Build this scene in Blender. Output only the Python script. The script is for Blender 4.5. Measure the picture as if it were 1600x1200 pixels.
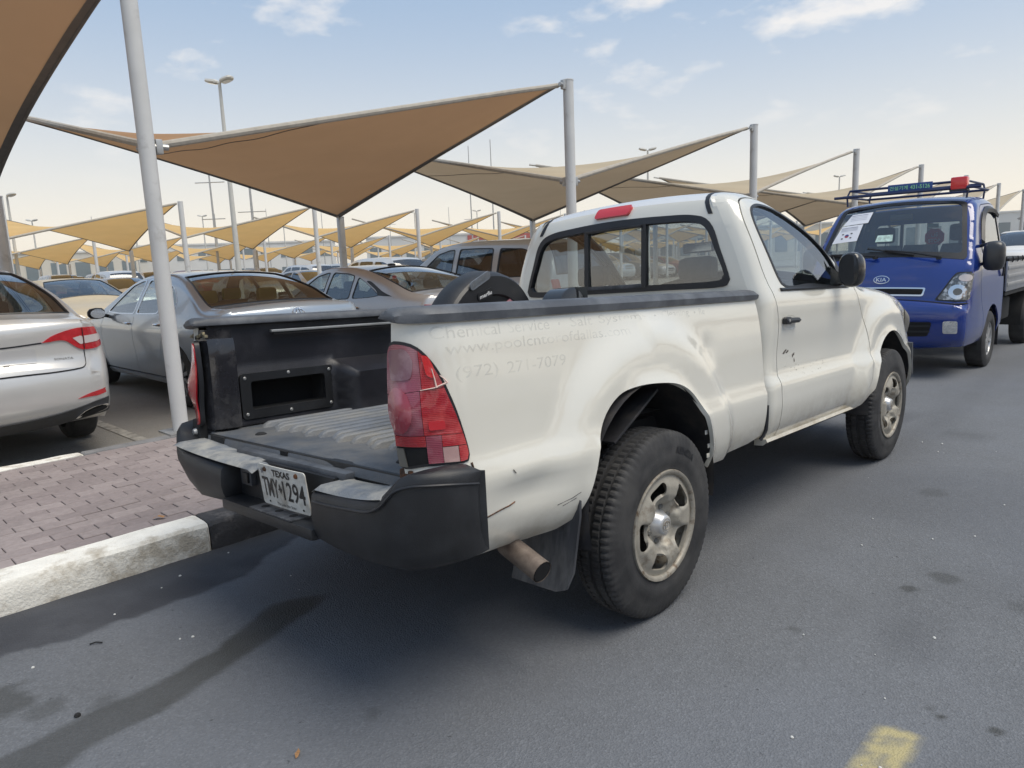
import bpy, bmesh, math, random
import numpy as np
from mathutils import Vector, Matrix
from mathutils.geometry import delaunay_2d_cdt

scene = bpy.context.scene
for o in list(bpy.data.objects):
    bpy.data.objects.remove(o)
C = scene.collection
rnd = random.Random(7)
R_ = math.radians

# ------------------------------------------------------------------ camera
cam_d = bpy.data.cameras.new('camera')
cam = bpy.data.objects.new('camera', cam_d)
C.objects.link(cam)
yaw, pit, rol = R_(44.32), R_(-9.66), R_(-2.37)
fw = Vector((-math.sin(yaw) * math.cos(pit), math.cos(yaw) * math.cos(pit), math.sin(pit)))
rt = Vector((math.cos(yaw), math.sin(yaw), 0))
up = rt.cross(fw)
rt2 = math.cos(rol) * rt + math.sin(rol) * up
up2 = -math.sin(rol) * rt + math.cos(rol) * up
mw = Matrix((rt2, up2, -fw)).transposed().to_4x4()
mw.translation = Vector((2.35, -2.294, 1.403))
cam.matrix_world = mw
cam_d.sensor_width = 36
cam_d.lens = 1111 / 1600 * 36
cam_d.clip_start = 0.05
cam_d.clip_end = 4000
scene.camera = cam

# ------------------------------------------------------------------ world, sun, exposure
SUN_EL, SUN_AZ = 64.0, 74.0          # azimuth clockwise from +Y (sun stands behind and right of the viewer)
world = bpy.data.worlds.new('World')
scene.world = world
world.use_nodes = True
wn, wl = world.node_tree.nodes, world.node_tree.links
wn.clear()
w_out = wn.new('ShaderNodeOutputWorld')
w_bg = wn.new('ShaderNodeBackground')
w_bg.inputs['Strength'].default_value = 0.092
sky = wn.new('ShaderNodeTexSky')
sky.sky_type = 'NISHITA'
sky.sun_disc = False
sky.sun_elevation = R_(SUN_EL)
sky.sun_rotation = R_(SUN_AZ)
sky.air_density = 1.0
sky.dust_density = 2.2
sky.ozone_density = 1.6
sky.altitude = 0
w_tc = wn.new('ShaderNodeTexCoord')
w_sep = wn.new('ShaderNodeSeparateXYZ')
wl.new(w_tc.outputs['Generated'], w_sep.inputs[0])


def wmath(op, a, b=None, clamp=False):
    n = wn.new('ShaderNodeMath')
    n.operation = op
    n.use_clamp = clamp
    for i, v in enumerate((a, b)):
        if v is None:
            continue
        if isinstance(v, (int, float)):
            n.inputs[i].default_value = v
        else:
            wl.new(v, n.inputs[i])
    return n.outputs[0]


def wmix(fac, a, b):
    n = wn.new('ShaderNodeMix')
    n.data_type = 'RGBA'
    if isinstance(fac, float):
        n.inputs[0].default_value = fac
    else:
        wl.new(fac, n.inputs[0])
    for i, v in ((6, a), (7, b)):
        if isinstance(v, tuple):
            n.inputs[i].default_value = (*v, 1)
        else:
            wl.new(v, n.inputs[i])
    return n.outputs[2]


# dusty air near the horizon, the same all round
hz = wmath('SUBTRACT', 1.0, wmath('MULTIPLY', wmath('MAXIMUM', w_sep.outputs[2], 0.0), 2.3), clamp=True)
hz = wmath('MULTIPLY', wmath('POWER', hz, 1.9), 0.95)
col = wmix(0.55, sky.outputs[0], (4.0, 5.7, 7.9))
col = wmix(hz, col, (10.6, 9.4, 7.5))
# thin clouds from noise on the view direction, flattened towards the horizon
w_map = wn.new('ShaderNodeVectorMath')
w_map.operation = 'DIVIDE'
w_comb = wn.new('ShaderNodeCombineXYZ')
zz = wmath('ADD', wmath('MAXIMUM', w_sep.outputs[2], 0.0), 0.22)
for i in range(3):
    wl.new(zz, w_comb.inputs[i])
wl.new(w_tc.outputs['Generated'], w_map.inputs[0])
wl.new(w_comb.outputs[0], w_map.inputs[1])
w_no = wn.new('ShaderNodeTexNoise')
w_no.inputs['Scale'].default_value = 3.4
w_no.inputs['Detail'].default_value = 8
w_no.inputs['Roughness'].default_value = 0.56
w_off = wn.new('ShaderNodeVectorMath')
w_off.operation = 'ADD'
w_off.inputs[1].default_value = (3.7, 1.9, 0.0)
wl.new(w_map.outputs[0], w_off.inputs[0])
wl.new(w_off.outputs[0], w_no.inputs['Vector'])
cl = wmath('MULTIPLY', wmath('SUBTRACT', w_no.outputs[0], 0.56), 7.0, clamp=True)
cl = wmath('MULTIPLY', cl, wmath('MULTIPLY', wmath('SUBTRACT', w_sep.outputs[2], 0.10), 6.0, clamp=True))
cl = wmath('MULTIPLY', cl, 0.62)
col = wmix(cl, col, (9.8, 9.1, 8.3))
wl.new(col, w_bg.inputs['Color'])
wl.new(w_bg.outputs[0], w_out.inputs[0])

sun_d = bpy.data.lights.new('sun', 'SUN')
sun_d.energy = 2.2
sun_d.angle = R_(40)
sun_d.color = (1.0, 0.92, 0.78)
sun = bpy.data.objects.new('sun', sun_d)
C.objects.link(sun)
sd = Vector((math.sin(R_(SUN_AZ)) * math.cos(R_(SUN_EL)), math.cos(R_(SUN_AZ)) * math.cos(R_(SUN_EL)), math.sin(R_(SUN_EL))))
sun.rotation_euler = (-sd).to_track_quat('-Z', 'Y').to_euler()
scene.view_settings.view_transform = 'Standard'
scene.view_settings.look = 'None'
scene.view_settings.gamma = 1
scene.view_settings.use_curve_mapping = False
scene.view_settings.exposure = 0.35
# ------------------------------------------------------------------ materials
def nodes_of(m):
    m.use_nodes = True
    return m.node_tree.nodes, m.node_tree.links


def pm(name, base, rough=0.5, metal=0.0, coat=0.0, var=0.0, vscale=6.0, bump=0.0, bscale=60.0, spec=0.5,
       second=None, sthr=0.5, swidth=0.1, sscale=3.0, rvar=0.0, subs=0.0, zdirt=None, flakes=False, stretch=None):
    """Principled paint with noise-driven tint, an optional second colour in patches, bump and dirt that thins with height."""
    m = bpy.data.materials.new(name)
    n, l = nodes_of(m)
    p = n['Principled BSDF']
    p.inputs['Roughness'].default_value = rough
    p.inputs['Metallic'].default_value = metal
    p.inputs['Coat Weight'].default_value = coat
    p.inputs['Coat Roughness'].default_value = 0.06
    p.inputs['Specular IOR Level'].default_value = spec
    p.inputs['Base Color'].default_value = (*base, 1)
    tc = n.new('ShaderNodeTexCoord')
    vec = tc.outputs['Object']
    if stretch:
        mp = n.new('ShaderNodeMapping')
        mp.inputs['Scale'].default_value = stretch
        l.new(vec, mp.inputs[0])
        vec = mp.outputs[0]

    def noise(scale, detail=5, rough_=0.6):
        t = n.new('ShaderNodeTexNoise')
        t.inputs['Scale'].default_value = scale
        t.inputs['Detail'].default_value = detail
        t.inputs['Roughness'].default_value = rough_
        l.new(vec, t.inputs['Vector'])
        return t.outputs[0]

    def mapr(v, a, b, c, d):
        t = n.new('ShaderNodeMapRange')
        t.inputs[1].default_value = a
        t.inputs[2].default_value = b
        t.inputs[3].default_value = c
        t.inputs[4].default_value = d
        l.new(v, t.inputs[0])
        return t.outputs[0]

    def mix(f, a, b):
        t = n.new('ShaderNodeMix')
        t.data_type = 'RGBA'
        l.new(f, t.inputs[0])
        for i, v in ((6, a), (7, b)):
            if isinstance(v, tuple):
                t.inputs[i].default_value = (*v, 1)
            else:
                l.new(v, t.inputs[i])
        return t.outputs[2]
    cur = tuple(base)
    if var > 0:
        f = mapr(noise(vscale), 0.3, 0.7, 0, 1)
        cur = mix(f, tuple(max(0, c * (1 - var)) for c in base), tuple(min(1, c * (1 + var)) for c in base))
    if second is not None:
        f = mapr(noise(sscale, 8, 0.65), sthr - swidth, sthr + swidth, 0, 1)
        cur = mix(f, cur, tuple(second))
    if zdirt is not None:
        colr, z0, z1, amt = zdirt
        sp = n.new('ShaderNodeSeparateXYZ')
        l.new(tc.outputs['Object'], sp.inputs[0])
        f = mapr(sp.outputs[2], z0, z1, 1, 0)
        mm = n.new('ShaderNodeMath')
        mm.operation = 'MULTIPLY'
        l.new(f, mm.inputs[0])
        l.new(mapr(noise(9.0, 8, 0.7), 0.3, 0.65, 0.15 * amt, amt), mm.inputs[1])
        cur = mix(mm.outputs[0], cur, tuple(colr))
    if not isinstance(cur, tuple):
        l.new(cur, p.inputs['Base Color'])
    if rvar > 0:
        l.new(mapr(noise(vscale * 1.7), 0.3, 0.7, max(0.02, rough - rvar), min(1, rough + rvar)), p.inputs['Roughness'])
    if bump > 0:
        b = n.new('ShaderNodeBump')
        b.inputs['Strength'].default_value = bump
        b.inputs['Distance'].default_value = 0.01
        l.new(noise(bscale, 3, 0.6), b.inputs['Height'])
        l.new(b.outputs[0], p.inputs['Normal'])
    return m


def glass(name, tint, refl=1.0, rough=0.015):
    m = bpy.data.materials.new(name)
    n, l = nodes_of(m)
    n.clear()
    o = n.new('ShaderNodeOutputMaterial')
    t = n.new('ShaderNodeBsdfTransparent')
    t.inputs[0].default_value = (*tint, 1)
    g = n.new('ShaderNodeBsdfGlossy')
    g.inputs['Roughness'].default_value = rough
    g.inputs[0].default_value = (0.95, 0.97, 1, 1)
    fr = n.new('ShaderNodeFresnel')
    ge = n.new('ShaderNodeNewGeometry')
    io = n.new('ShaderNodeMath')                 # the same pane seen from inside: cancel the solid-glass inversion
    io.operation = 'MULTIPLY_ADD'
    io.inputs[1].default_value = 1 / 1.55 - 1.55
    io.inputs[2].default_value = 1.55
    l.new(ge.outputs['Backfacing'], io.inputs[0])
    l.new(io.outputs[0], fr.inputs[0])
    mu = n.new('ShaderNodeMath')
    mu.operation = 'MULTIPLY_ADD'
    mu.inputs[1].default_value = 1.5 * refl
    mu.inputs[2].default_value = 0.05 * refl
    mu.use_clamp = True
    l.new(fr.outputs[0], mu.inputs[0])
    mx = n.new('ShaderNodeMixShader')
    l.new(mu.outputs[0], mx.inputs[0])
    l.new(t.outputs[0], mx.inputs[1])
    l.new(g.outputs[0], mx.inputs[2])
    l.new(mx.outputs[0], o.inputs[0])
    return m


def fabric(name, colr, trans, var=0.24, stripe=True):
    m = bpy.data.materials.new(name)
    n, l = nodes_of(m)
    n.clear()
    o = n.new('ShaderNodeOutputMaterial')
    d = n.new('ShaderNodeBsdfDiffuse')
    t = n.new('ShaderNodeBsdfTranslucent')
    t.inputs[0].default_value = (*trans, 1)
    tc = n.new('ShaderNodeTexCoord')
    no = n.new('ShaderNodeTexNoise')
    no.inputs['Scale'].default_value = 0.9
    no.inputs['Detail'].default_value = 7
    mp = n.new('ShaderNodeMapping')
    mp.inputs['Scale'].default_value = (0.5, 1, 5)
    l.new(tc.outputs['Object'], mp.inputs[0])
    l.new(mp.outputs[0], no.inputs[0])
    r = n.new('ShaderNodeMix')
    r.data_type = 'RGBA'
    r.inputs[6].default_value = (*[c * (1 - var) for c in colr], 1)
    r.inputs[7].default_value = (*[min(1, c * (1 + var)) for c in colr], 1)
    l.new(no.outputs[0], r.inputs[0])
    l.new(r.outputs[2], d.inputs[0])
    w = n.new('ShaderNodeTexNoise')
    w.inputs['Scale'].default_value = 260
    l.new(tc.outputs['Object'], w.inputs[0])
    b = n.new('ShaderNodeBump')
    b.inputs['Strength'].default_value = 0.25
    b.inputs['Distance'].default_value = 0.004
    l.new(w.outputs[0], b.inputs['Height'])
    l.new(b.outputs[0], d.inputs['Normal'])
    a = n.new('ShaderNodeAddShader')
    l.new(d.outputs[0], a.inputs[0])
    l.new(t.outputs[0], a.inputs[1])
    l.new(a.outputs[0], o.inputs[0])
    return m


# ------------------------------------------------------------------ mesh helpers
def obj(name, verts, faces, mat, parent=None, smooth=True, sharp=38, xf=None, normals=None):
    V = np.asarray(verts, float).reshape(-1, 3)
    if xf is not None:
        V = xf(V)
    me = bpy.data.meshes.new(name)
    me.from_pydata(V.tolist(), [], [tuple(int(i) for i in f) for f in faces])
    if mat is not None:
        for mm in (mat if isinstance(mat, (list, tuple)) else [mat]):
            me.materials.append(mm)
    if smooth:
        me.polygons.foreach_set('use_smooth', [True] * len(me.polygons))
        if sharp:
            me.set_sharp_from_angle(angle=R_(sharp))
    me.update()
    o = bpy.data.objects.new(name, me)
    C.objects.link(o)
    if parent is not None:
        o.parent = parent
    return o


def tag(o, label=None, cat=None, group=None, kind=None):
    if label:
        o['label'] = label
    if cat:
        o['category'] = cat
    if group:
        o['group'] = group
    if kind:
        o['kind'] = kind
    return o


def empty(name, loc=(0, 0, 0), rz=0.0):
    o = bpy.data.objects.new(name, None)
    o.empty_display_size = 0.2
    C.objects.link(o)
    o.location = loc
    o.rotation_euler = (0, 0, rz)
    return o


def kids(o):
    return [c for c in bpy.data.objects if c.parent == o]


def copy_tree(o, parent=None, swap=None, table=None):
    if table is None:
        table = {}
        for c in bpy.data.objects:
            if c.parent is not None:
                table.setdefault(c.parent.name, []).append(c)
    c = o.copy()
    C.objects.link(c)
    c.parent = parent
    if swap and c.data is not None:
        for s in c.material_slots:
            if s.material and s.material.name in swap:
                nm = swap[s.material.name]
                s.link = 'OBJECT'
                s.material = nm
    for ch in table.get(o.name, []):
        copy_tree(ch, c, swap, table)
    return c


class MB:
    def __init__(s):
        s.v = []
        s.f = []

    def add(s, verts, faces):
        k = len(s.v)
        s.v += [tuple(map(float, p)) for p in verts]
        s.f += [tuple(int(i) + k for i in f) for f in faces]
        return s

    def box(s, c, d, rot=None, bev=0.0):
        hx, hy, hz = d[0] / 2, d[1] / 2, d[2] / 2
        if bev <= 0:
            P = [(x, y, z) for x in (-hx, hx) for y in (-hy, hy) for z in (-hz, hz)]
            F = [(0, 1, 3, 2), (4, 6, 7, 5), (0, 4, 5, 1), (2, 3, 7, 6), (0, 2, 6, 4), (1, 5, 7, 3)]
        else:
            bm = bmesh.new()
            bmesh.ops.create_cube(bm, size=1)
            for v in bm.verts:
                v.co = Vector((v.co.x * d[0], v.co.y * d[1], v.co.z * d[2]))
            bmesh.ops.bevel(bm, geom=list(bm.edges), offset=bev, segments=2, profile=0.6, affect='EDGES')
            bm.verts.ensure_lookup_table()
            P = [v.co[:] for v in bm.verts]
            F = [[v.index for v in f.verts] for f in bm.faces]
            bm.free()
        if rot is not None:
            P = [tuple(rot @ Vector(p)) for p in P]
        return s.add([(p[0] + c[0], p[1] + c[1], p[2] + c[2]) for p in P], F)

    def tube(s, path, r, n=8, cap=True, closed=False):
        path = [Vector(p) for p in path]
        m = len(path)
        rs = r if isinstance(r, (list, tuple)) else [r] * m
        tan = []
        for i in range(m):
            a = path[(i - 1) % m] if (closed or i > 0) else path[i]
            b = path[(i + 1) % m] if (closed or i < m - 1) else path[i]
            tan.append((b - a).normalized())
        u = tan[0].cross(Vector((0, 0, 1)))
        if u.length < 1e-3:
            u = tan[0].cross(Vector((0, 1, 0)))
        u.normalize()
        V = []
        for i in range(m):
            u = (u - tan[i] * u.dot(tan[i])).normalized()
            w = tan[i].cross(u)
            for k in range(n):
                a = 2 * math.pi * k / n
                V.append(path[i] + (u * math.cos(a) + w * math.sin(a)) * rs[i])
        F = []
        for i in range(m if closed else m - 1):
            for k in range(n):
                j = (i + 1) % m
                F.append((i * n + k, i * n + (k + 1) % n, j * n + (k + 1) % n, j * n + k))
        if cap and not closed:
            F.append(tuple(range(n))[::-1])
            F.append(tuple((m - 1) * n + k for k in range(n)))
        return s.add(V, F)

    def lathe(s, prof, n=32, origin=(0, 0, 0), axis='X', closed=False, mod=None):
        """prof: (radius, axial) pairs, turned about the axis."""
        V = []
        m = len(prof)
        for k in range(n):
            a = 2 * math.pi * k / n
            for i, (r, h) in enumerate(prof):
                if mod:
                    r = mod(i, k, r)
                c_, s_ = r * math.cos(a), r * math.sin(a)
                p = (h, c_, s_) if axis == 'X' else ((c_, h, s_) if axis == 'Y' else (c_, s_, h))
                V.append((p[0] + origin[0], p[1] + origin[1], p[2] + origin[2]))
        F = []
        for k in range(n):
            k2 = (k + 1) % n
            for i in range(m - 1 + (1 if closed else 0)):
                i2 = (i + 1) % m
                F.append((k * m + i, k * m + i2, k2 * m + i2, k2 * m + i))
        return s.add(V, F)

    def grid(s, P):
        P = np.asarray(P, float)
        a, b = P.shape[:2]
        F = [(i * b + j, (i + 1) * b + j, (i + 1) * b + j + 1, i * b + j + 1) for i in range(a - 1) for j in range(b - 1)]
        return s.add(P.reshape(-1, 3), F)

    def loft(s, rings, closed=True, caps=True):
        n = len(rings[0])
        V = [p for r in rings for p in r]
        F = []
        for i in range(len(rings) - 1):
            for k in range(n if closed else n - 1):
                k2 = (k + 1) % n
                F.append((i * n + k, i * n + k2, (i + 1) * n + k2, (i + 1) * n + k))
        if caps and closed:
            F.append(tuple(range(n))[::-1])
            F.append(tuple((len(rings) - 1) * n + k for k in range(n)))
        return s.add(V, F)

    def build(s, name, mat, parent=None, smooth=True, sharp=38, xf=None):
        return obj(name, s.v, s.f, mat, parent, smooth, sharp, xf)


def crom(pts, step=0.02, closed=False):
    """Catmull-Rom through the given rows, resampled; every column is interpolated."""
    P = np.asarray(pts, float)
    n = len(P)
    out = []
    for i in range(n if closed else n - 1):
        if closed:
            p0, p1, p2, p3 = P[(i - 1) % n], P[i], P[(i + 1) % n], P[(i + 2) % n]
        else:
            p0 = P[i - 1] if i > 0 else 2 * P[0] - P[1]
            p1, p2 = P[i], P[i + 1]
            p3 = P[i + 2] if i + 2 < n else 2 * P[-1] - P[-2]
        d = np.linalg.norm(p2[:2] - p1[:2])
        k = max(1, int(round(d / step)))
        # centripetal parameterisation
        t0 = 0.0
        t1 = t0 + max(1e-4, np.linalg.norm(p1[:2] - p0[:2])) ** 0.5
        t2 = t1 + max(1e-4, d) ** 0.5
        t3 = t2 + max(1e-4, np.linalg.norm(p3[:2] - p2[:2])) ** 0.5
        for q in range(k):
            t = t1 + (t2 - t1) * q / k
            a1 = (t1 - t) / (t1 - t0) * p0 + (t - t0) / (t1 - t0) * p1
            a2 = (t2 - t) / (t2 - t1) * p1 + (t - t1) / (t2 - t1) * p2
            a3 = (t3 - t) / (t3 - t2) * p2 + (t - t2) / (t3 - t2) * p3
            b1 = (t2 - t) / (t2 - t0) * a1 + (t - t0) / (t2 - t0) * a2
            b2 = (t3 - t) / (t3 - t1) * a2 + (t - t1) / (t3 - t1) * a3
            out.append((t2 - t) / (t2 - t1) * b1 + (t - t1) / (t2 - t1) * b2)
    if not closed:
        out.append(P[-1])
    return np.array(out)


def smooth_interp(xs, ys):
    """Monotone cubic interpolation."""
    xs, ys = np.asarray(xs, float), np.asarray(ys, float)
    h = np.diff(xs)
    d = np.diff(ys) / h
    m = np.zeros_like(ys)
    m[0], m[-1] = d[0], d[-1]
    for i in range(1, len(xs) - 1):
        m[i] = 0 if d[i - 1] * d[i] <= 0 else 2 * d[i - 1] * d[i] / (d[i - 1] + d[i])

    def f(x):
        x = np.clip(np.asarray(x, float), xs[0], xs[-1])
        i = np.clip(np.searchsorted(xs, x) - 1, 0, len(xs) - 2)
        t = (x - xs[i]) / h[i]
        return (ys[i] * (1 + 2 * t) * (1 - t) ** 2 + m[i] * h[i] * t * (1 - t) ** 2
                + ys[i + 1] * t * t * (3 - 2 * t) + m[i + 1] * h[i] * t * t * (t - 1))
    return f


def sstep(a, b, x):
    t = np.clip((np.asarray(x, float) - a) / (b - a), 0, 1)
    return t * t * (3 - 2 * t)


def resample(poly, step, closed=True):
    P = np.asarray(poly, float)
    out = []
    n = len(P)
    for i in range(n if closed else n - 1):
        a, b = P[i], P[(i + 1) % n]
        k = max(1, int(math.ceil(np.linalg.norm(b - a) / step - 1e-6)))
        for q in range(k):
            out.append(a + (b - a) * q / k)
    if not closed:
        out.append(P[-1])
    return np.array(out)


def inside(P, poly):
    x, y = P[:, 0], P[:, 1]
    r = np.zeros(len(P), bool)
    n = len(poly)
    for i in range(n):
        x1, y1 = poly[i]
        x2, y2 = poly[(i + 1) % n]
        c = ((y1 > y) != (y2 > y))
        if c.any():
            xi = (x2 - x1) * (y - y1) / ((y2 - y1) if y2 != y1 else 1e-12) + x1
            r ^= c & (x < xi)
    return r


def poly_dist(P, A, B):
    """Distance of points to segments A->B; returns (distance, segment index, parameter)."""
    best = np.full(len(P), 1e9)
    bi = np.zeros(len(P), int)
    bt = np.zeros(len(P))
    for i in range(len(A)):
        d = B[i] - A[i]
        L = d @ d
        t = np.clip(((P - A[i]) @ d) / (L if L > 0 else 1), 0, 1)
        q = P - (A[i] + t[:, None] * d)
        dd = np.sqrt((q * q).sum(1))
        k = dd < best
        best[k] = dd[k]
        bi[k] = i
        bt[k] = t[k]
    return best, bi, bt


def buffer_line(pts, w):
    P = np.asarray(pts, float)
    t = np.gradient(P, axis=0)
    t /= np.maximum(np.linalg.norm(t, axis=1)[:, None], 1e-9)
    n = np.stack([-t[:, 1], t[:, 0]], 1) * w / 2
    return np.vstack([P + n, (P - n)[::-1]])


def rrect(cx, cy, w, h, r, n=4, skew=0.0):
    out = []
    for sx, sy, a0 in ((1, 1, 0), (-1, 1, 90), (-1, -1, 180), (1, -1, 270)):
        for k in range(n + 1):
            a = R_(a0 + 90 * k / n)
            out.append((cx + sx * (w / 2 - r) + r * math.cos(a), cy + sy * (h / 2 - r) + r * math.sin(a)))
    return [(x + skew * (y - cy), y) for x, y in out]


def rpoly(pts, r=0.03, n=4):
    """Polygon with rounded corners."""
    P = [np.array(q, float) for q in pts]
    out = []
    m = len(P)
    for i in range(m):
        a, b, c = P[i - 1], P[i], P[(i + 1) % m]
        u, v = a - b, c - b
        lu, lv = np.linalg.norm(u), np.linalg.norm(v)
        u, v = u / lu, v / lv
        d = min(r, lu * 0.42, lv * 0.42)
        if np.dot(u, v) < -0.985:
            out.append(tuple(b))
            continue
        for k in range(n + 1):
            t = k / n
            out.append(tuple((1 - t) ** 2 * (b + u * d) + 2 * t * (1 - t) * b + t * t * (b + v * d)))
    return out


def ellipse(cx, cy, rx, ry, n=24):
    return [(cx + rx * math.cos(2 * math.pi * k / n), cy + ry * math.sin(2 * math.pi * k / n)) for k in range(n)]


def cdt(outline, holes=(), step=0.04, bstep=None, shell=None):
    """Triangulate an outline minus holes with a grid of inner points. Returns points and triangles."""
    bstep = bstep or step
    loops = [resample(outline, bstep)] + [resample(h, bstep) for h in holes]
    pts = np.vstack(loops)
    A, B = [], []
    edges = []
    k = 0
    for L in loops:
        n = len(L)
        for i in range(n):
            edges.append((k + i, k + (i + 1) % n))
            A.append(L[i])
            B.append(L[(i + 1) % n])
        k += n
    lo, hi = loops[0].min(0), loops[0].max(0)
    gx = np.arange(lo[0] + step / 2, hi[0], step)
    gy = np.arange(lo[1] + step / 2, hi[1], step)
    if len(gx) and len(gy):
        G = np.stack(np.meshgrid(gx, gy), -1).reshape(-1, 2)
        G[:, 0] += (np.round((G[:, 1] - lo[1]) / step).astype(int) % 2) * step * 0.25
        keep = inside(G, loops[0])
        for h in loops[1:]:
            keep &= ~inside(G, h)
        G = G[keep]
        if len(G):
            d, _, _ = poly_dist(G, A, B)
            G = G[d > step * 0.42]
        if len(G) and shell is not None:
            # follow the rounded rim of a Shell with rows of points parallel to its silhouette
            d, _, _ = poly_dist(G, shell.A, shell.B)
            G = G[d > 0.125]
            rows_ = []
            kk = max(1, int(round(0.035 / max(1e-3, np.median(np.linalg.norm(shell.B - shell.A, axis=1))))))
            for f_ in (0.010, 0.024, 0.042, 0.065, 0.092):
                rows_.append(shell.S[::kk, :2] - shell.N[::kk] * f_)
            E_ = np.vstack(rows_)
            k2 = inside(E_, loops[0])
            for h in loops[1:]:
                k2 &= ~inside(E_, h)
            E_ = E_[k2]
            if len(E_):
                d, _, _ = poly_dist(E_, A, B)
                E_ = E_[d > 0.0085]
                G = np.vstack([G, E_])
        if len(G):
            pts = np.vstack([pts, G])
    r = delaunay_2d_cdt([Vector(p) for p in pts], edges, [], 0, 1e-6)
    V = np.array([v[:] for v in r[0]])
    T = np.array([f[:] for f in r[2] if len(f) == 3], int)
    cen = V[T].mean(1)
    keep = inside(cen, loops[0])
    for h in loops[1:]:
        keep &= ~inside(cen, h)
    T = T[keep]
    e1, e2 = V[T[:, 1]] - V[T[:, 0]], V[T[:, 2]] - V[T[:, 0]]
    T = T[np.abs(e1[:, 0] * e2[:, 1] - e1[:, 1] * e2[:, 0]) > 1e-9]
    return V, T


def components(T, nv):
    par = list(range(nv))

    def find(a):
        while par[a] != a:
            par[a] = par[par[a]]
            a = par[a]
        return a
    for a, b, c in T:
        ra, rb, rc = find(a), find(b), find(c)
        par[rb] = ra
        par[find(rc)] = find(ra)
    root = np.array([find(t[0]) for t in T])
    return [T[root == r] for r in np.unique(root)]


def patch_mesh(V, T, surf, thick=0.0, flip=False, off=0.0):
    """Lift 2D triangles on to surf(u,v); returns verts, faces, with a rim of depth `thick` behind the edge."""
    used, inv = np.unique(T.ravel(), return_inverse=True)
    V = V[used]
    T = inv.reshape(-1, 3)
    P = surf(V[:, 0], V[:, 1])
    h = 2e-3
    N = np.cross(surf(V[:, 0] + h, V[:, 1]) - surf(V[:, 0] - h, V[:, 1]), surf(V[:, 0], V[:, 1] + h) - surf(V[:, 0], V[:, 1] - h))
    N /= np.maximum(np.linalg.norm(N, axis=1)[:, None], 1e-12)
    if flip:
        N = -N
    P = P + N * off
    # orient triangles with N
    fn = np.cross(P[T[:, 1]] - P[T[:, 0]], P[T[:, 2]] - P[T[:, 0]])
    bad = (fn * N[T[:, 0]]).sum(1) < 0
    T[bad] = T[bad][:, ::-1]
    verts = P.tolist()
    faces = [tuple(t) for t in T.tolist()]
    if thick > 0:
        cnt = {}
        for t in T.tolist():
            for a, b in ((t[0], t[1]), (t[1], t[2]), (t[2], t[0])):
                cnt[(a, b)] = cnt.get((a, b), 0) + 1
        bd = [(a, b) for (a, b) in cnt if (b, a) not in cnt]
        idx = {}
        for a, b in bd:
            for q in (a, b):
                if q not in idx:
                    idx[q] = len(verts)
                    verts.append(P[q].tolist())
                    verts.append((P[q] - N[q] * thick).tolist())
        for a, b in bd:
            faces.append((idx[b], idx[a], idx[a] + 1, idx[b] + 1))
    return verts, faces


def panel(name, outline, surf, mat, parent, holes=(), step=0.04, bstep=None, thick=0.012, flip=False, off=0.0, xf=None, mirror=False, sharp=45):
    V, T = cdt(outline, holes, step, bstep)
    v, f = patch_mesh(V, T, surf, thick, flip, off)
    v = np.array(v)
    if mirror:
        v[:, 0] *= -1
        f = [t[::-1] for t in f]
    return obj(name, v, f, mat, parent, True, sharp, xf)


FONTS = {}


def text_mesh(body, size=1.0, bold=0.0, shear=0.0, spacing=1.0, res=4):
    """Lettering as flat triangles: returns points (n,2), centred, and faces."""
    cu = bpy.data.curves.new('lettering', 'FONT')
    cu.body = body
    cu.size = size
    cu.align_x = 'CENTER'
    cu.align_y = 'CENTER'
    cu.offset = bold
    cu.shear = shear
    cu.space_character = spacing
    cu.resolution_u = res
    cu.fill_mode = 'FRONT'
    o = bpy.data.objects.new('lettering', cu)
    C.objects.link(o)
    bpy.context.view_layer.update()
    dg = bpy.context.evaluated_depsgraph_get()
    me = o.evaluated_get(dg).to_mesh()
    V = np.array([v.co[:2] for v in me.vertices]) if len(me.vertices) else np.zeros((0, 2))
    F = [tuple(p.vertices) for p in me.polygons]
    o.evaluated_get(dg).to_mesh_clear()
    bpy.data.objects.remove(o)
    bpy.data.curves.remove(cu)
    if len(V):
        c = (V.max(0) + V.min(0)) / 2
        V = V - c
    return V, F


def lettering(name, body, surf, mat, parent, width, height, center, bold=0.0, shear=0.0, spacing=1.0, rot=0.0, off=0.0008, xf=None, mirror_u=False, flip=False):
    """Lay lettering of the given width and height on surf(u,v) around center."""
    V, F = text_mesh(body, 1.0, bold, shear, spacing)
    if not len(V):
        return None
    ext = V.max(0) - V.min(0)
    V = V * [width / ext[0], height / ext[1]]
    if mirror_u:
        V = V * [-1, 1]
    ca, sa = math.cos(rot), math.sin(rot)
    V = np.stack([V[:, 0] * ca - V[:, 1] * sa, V[:, 0] * sa + V[:, 1] * ca], 1) + np.asarray(center)
    P = surf(V[:, 0], V[:, 1])
    h = 2e-3
    N = np.cross(surf(V[:, 0] + h, V[:, 1]) - surf(V[:, 0] - h, V[:, 1]), surf(V[:, 0], V[:, 1] + h) - surf(V[:, 0], V[:, 1] - h))
    N /= np.maximum(np.linalg.norm(N, axis=1)[:, None], 1e-12)
    if flip:
        N = -N
    P = P + N * off
    return obj(name, P, F, mat, parent, False, None, xf)


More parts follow.
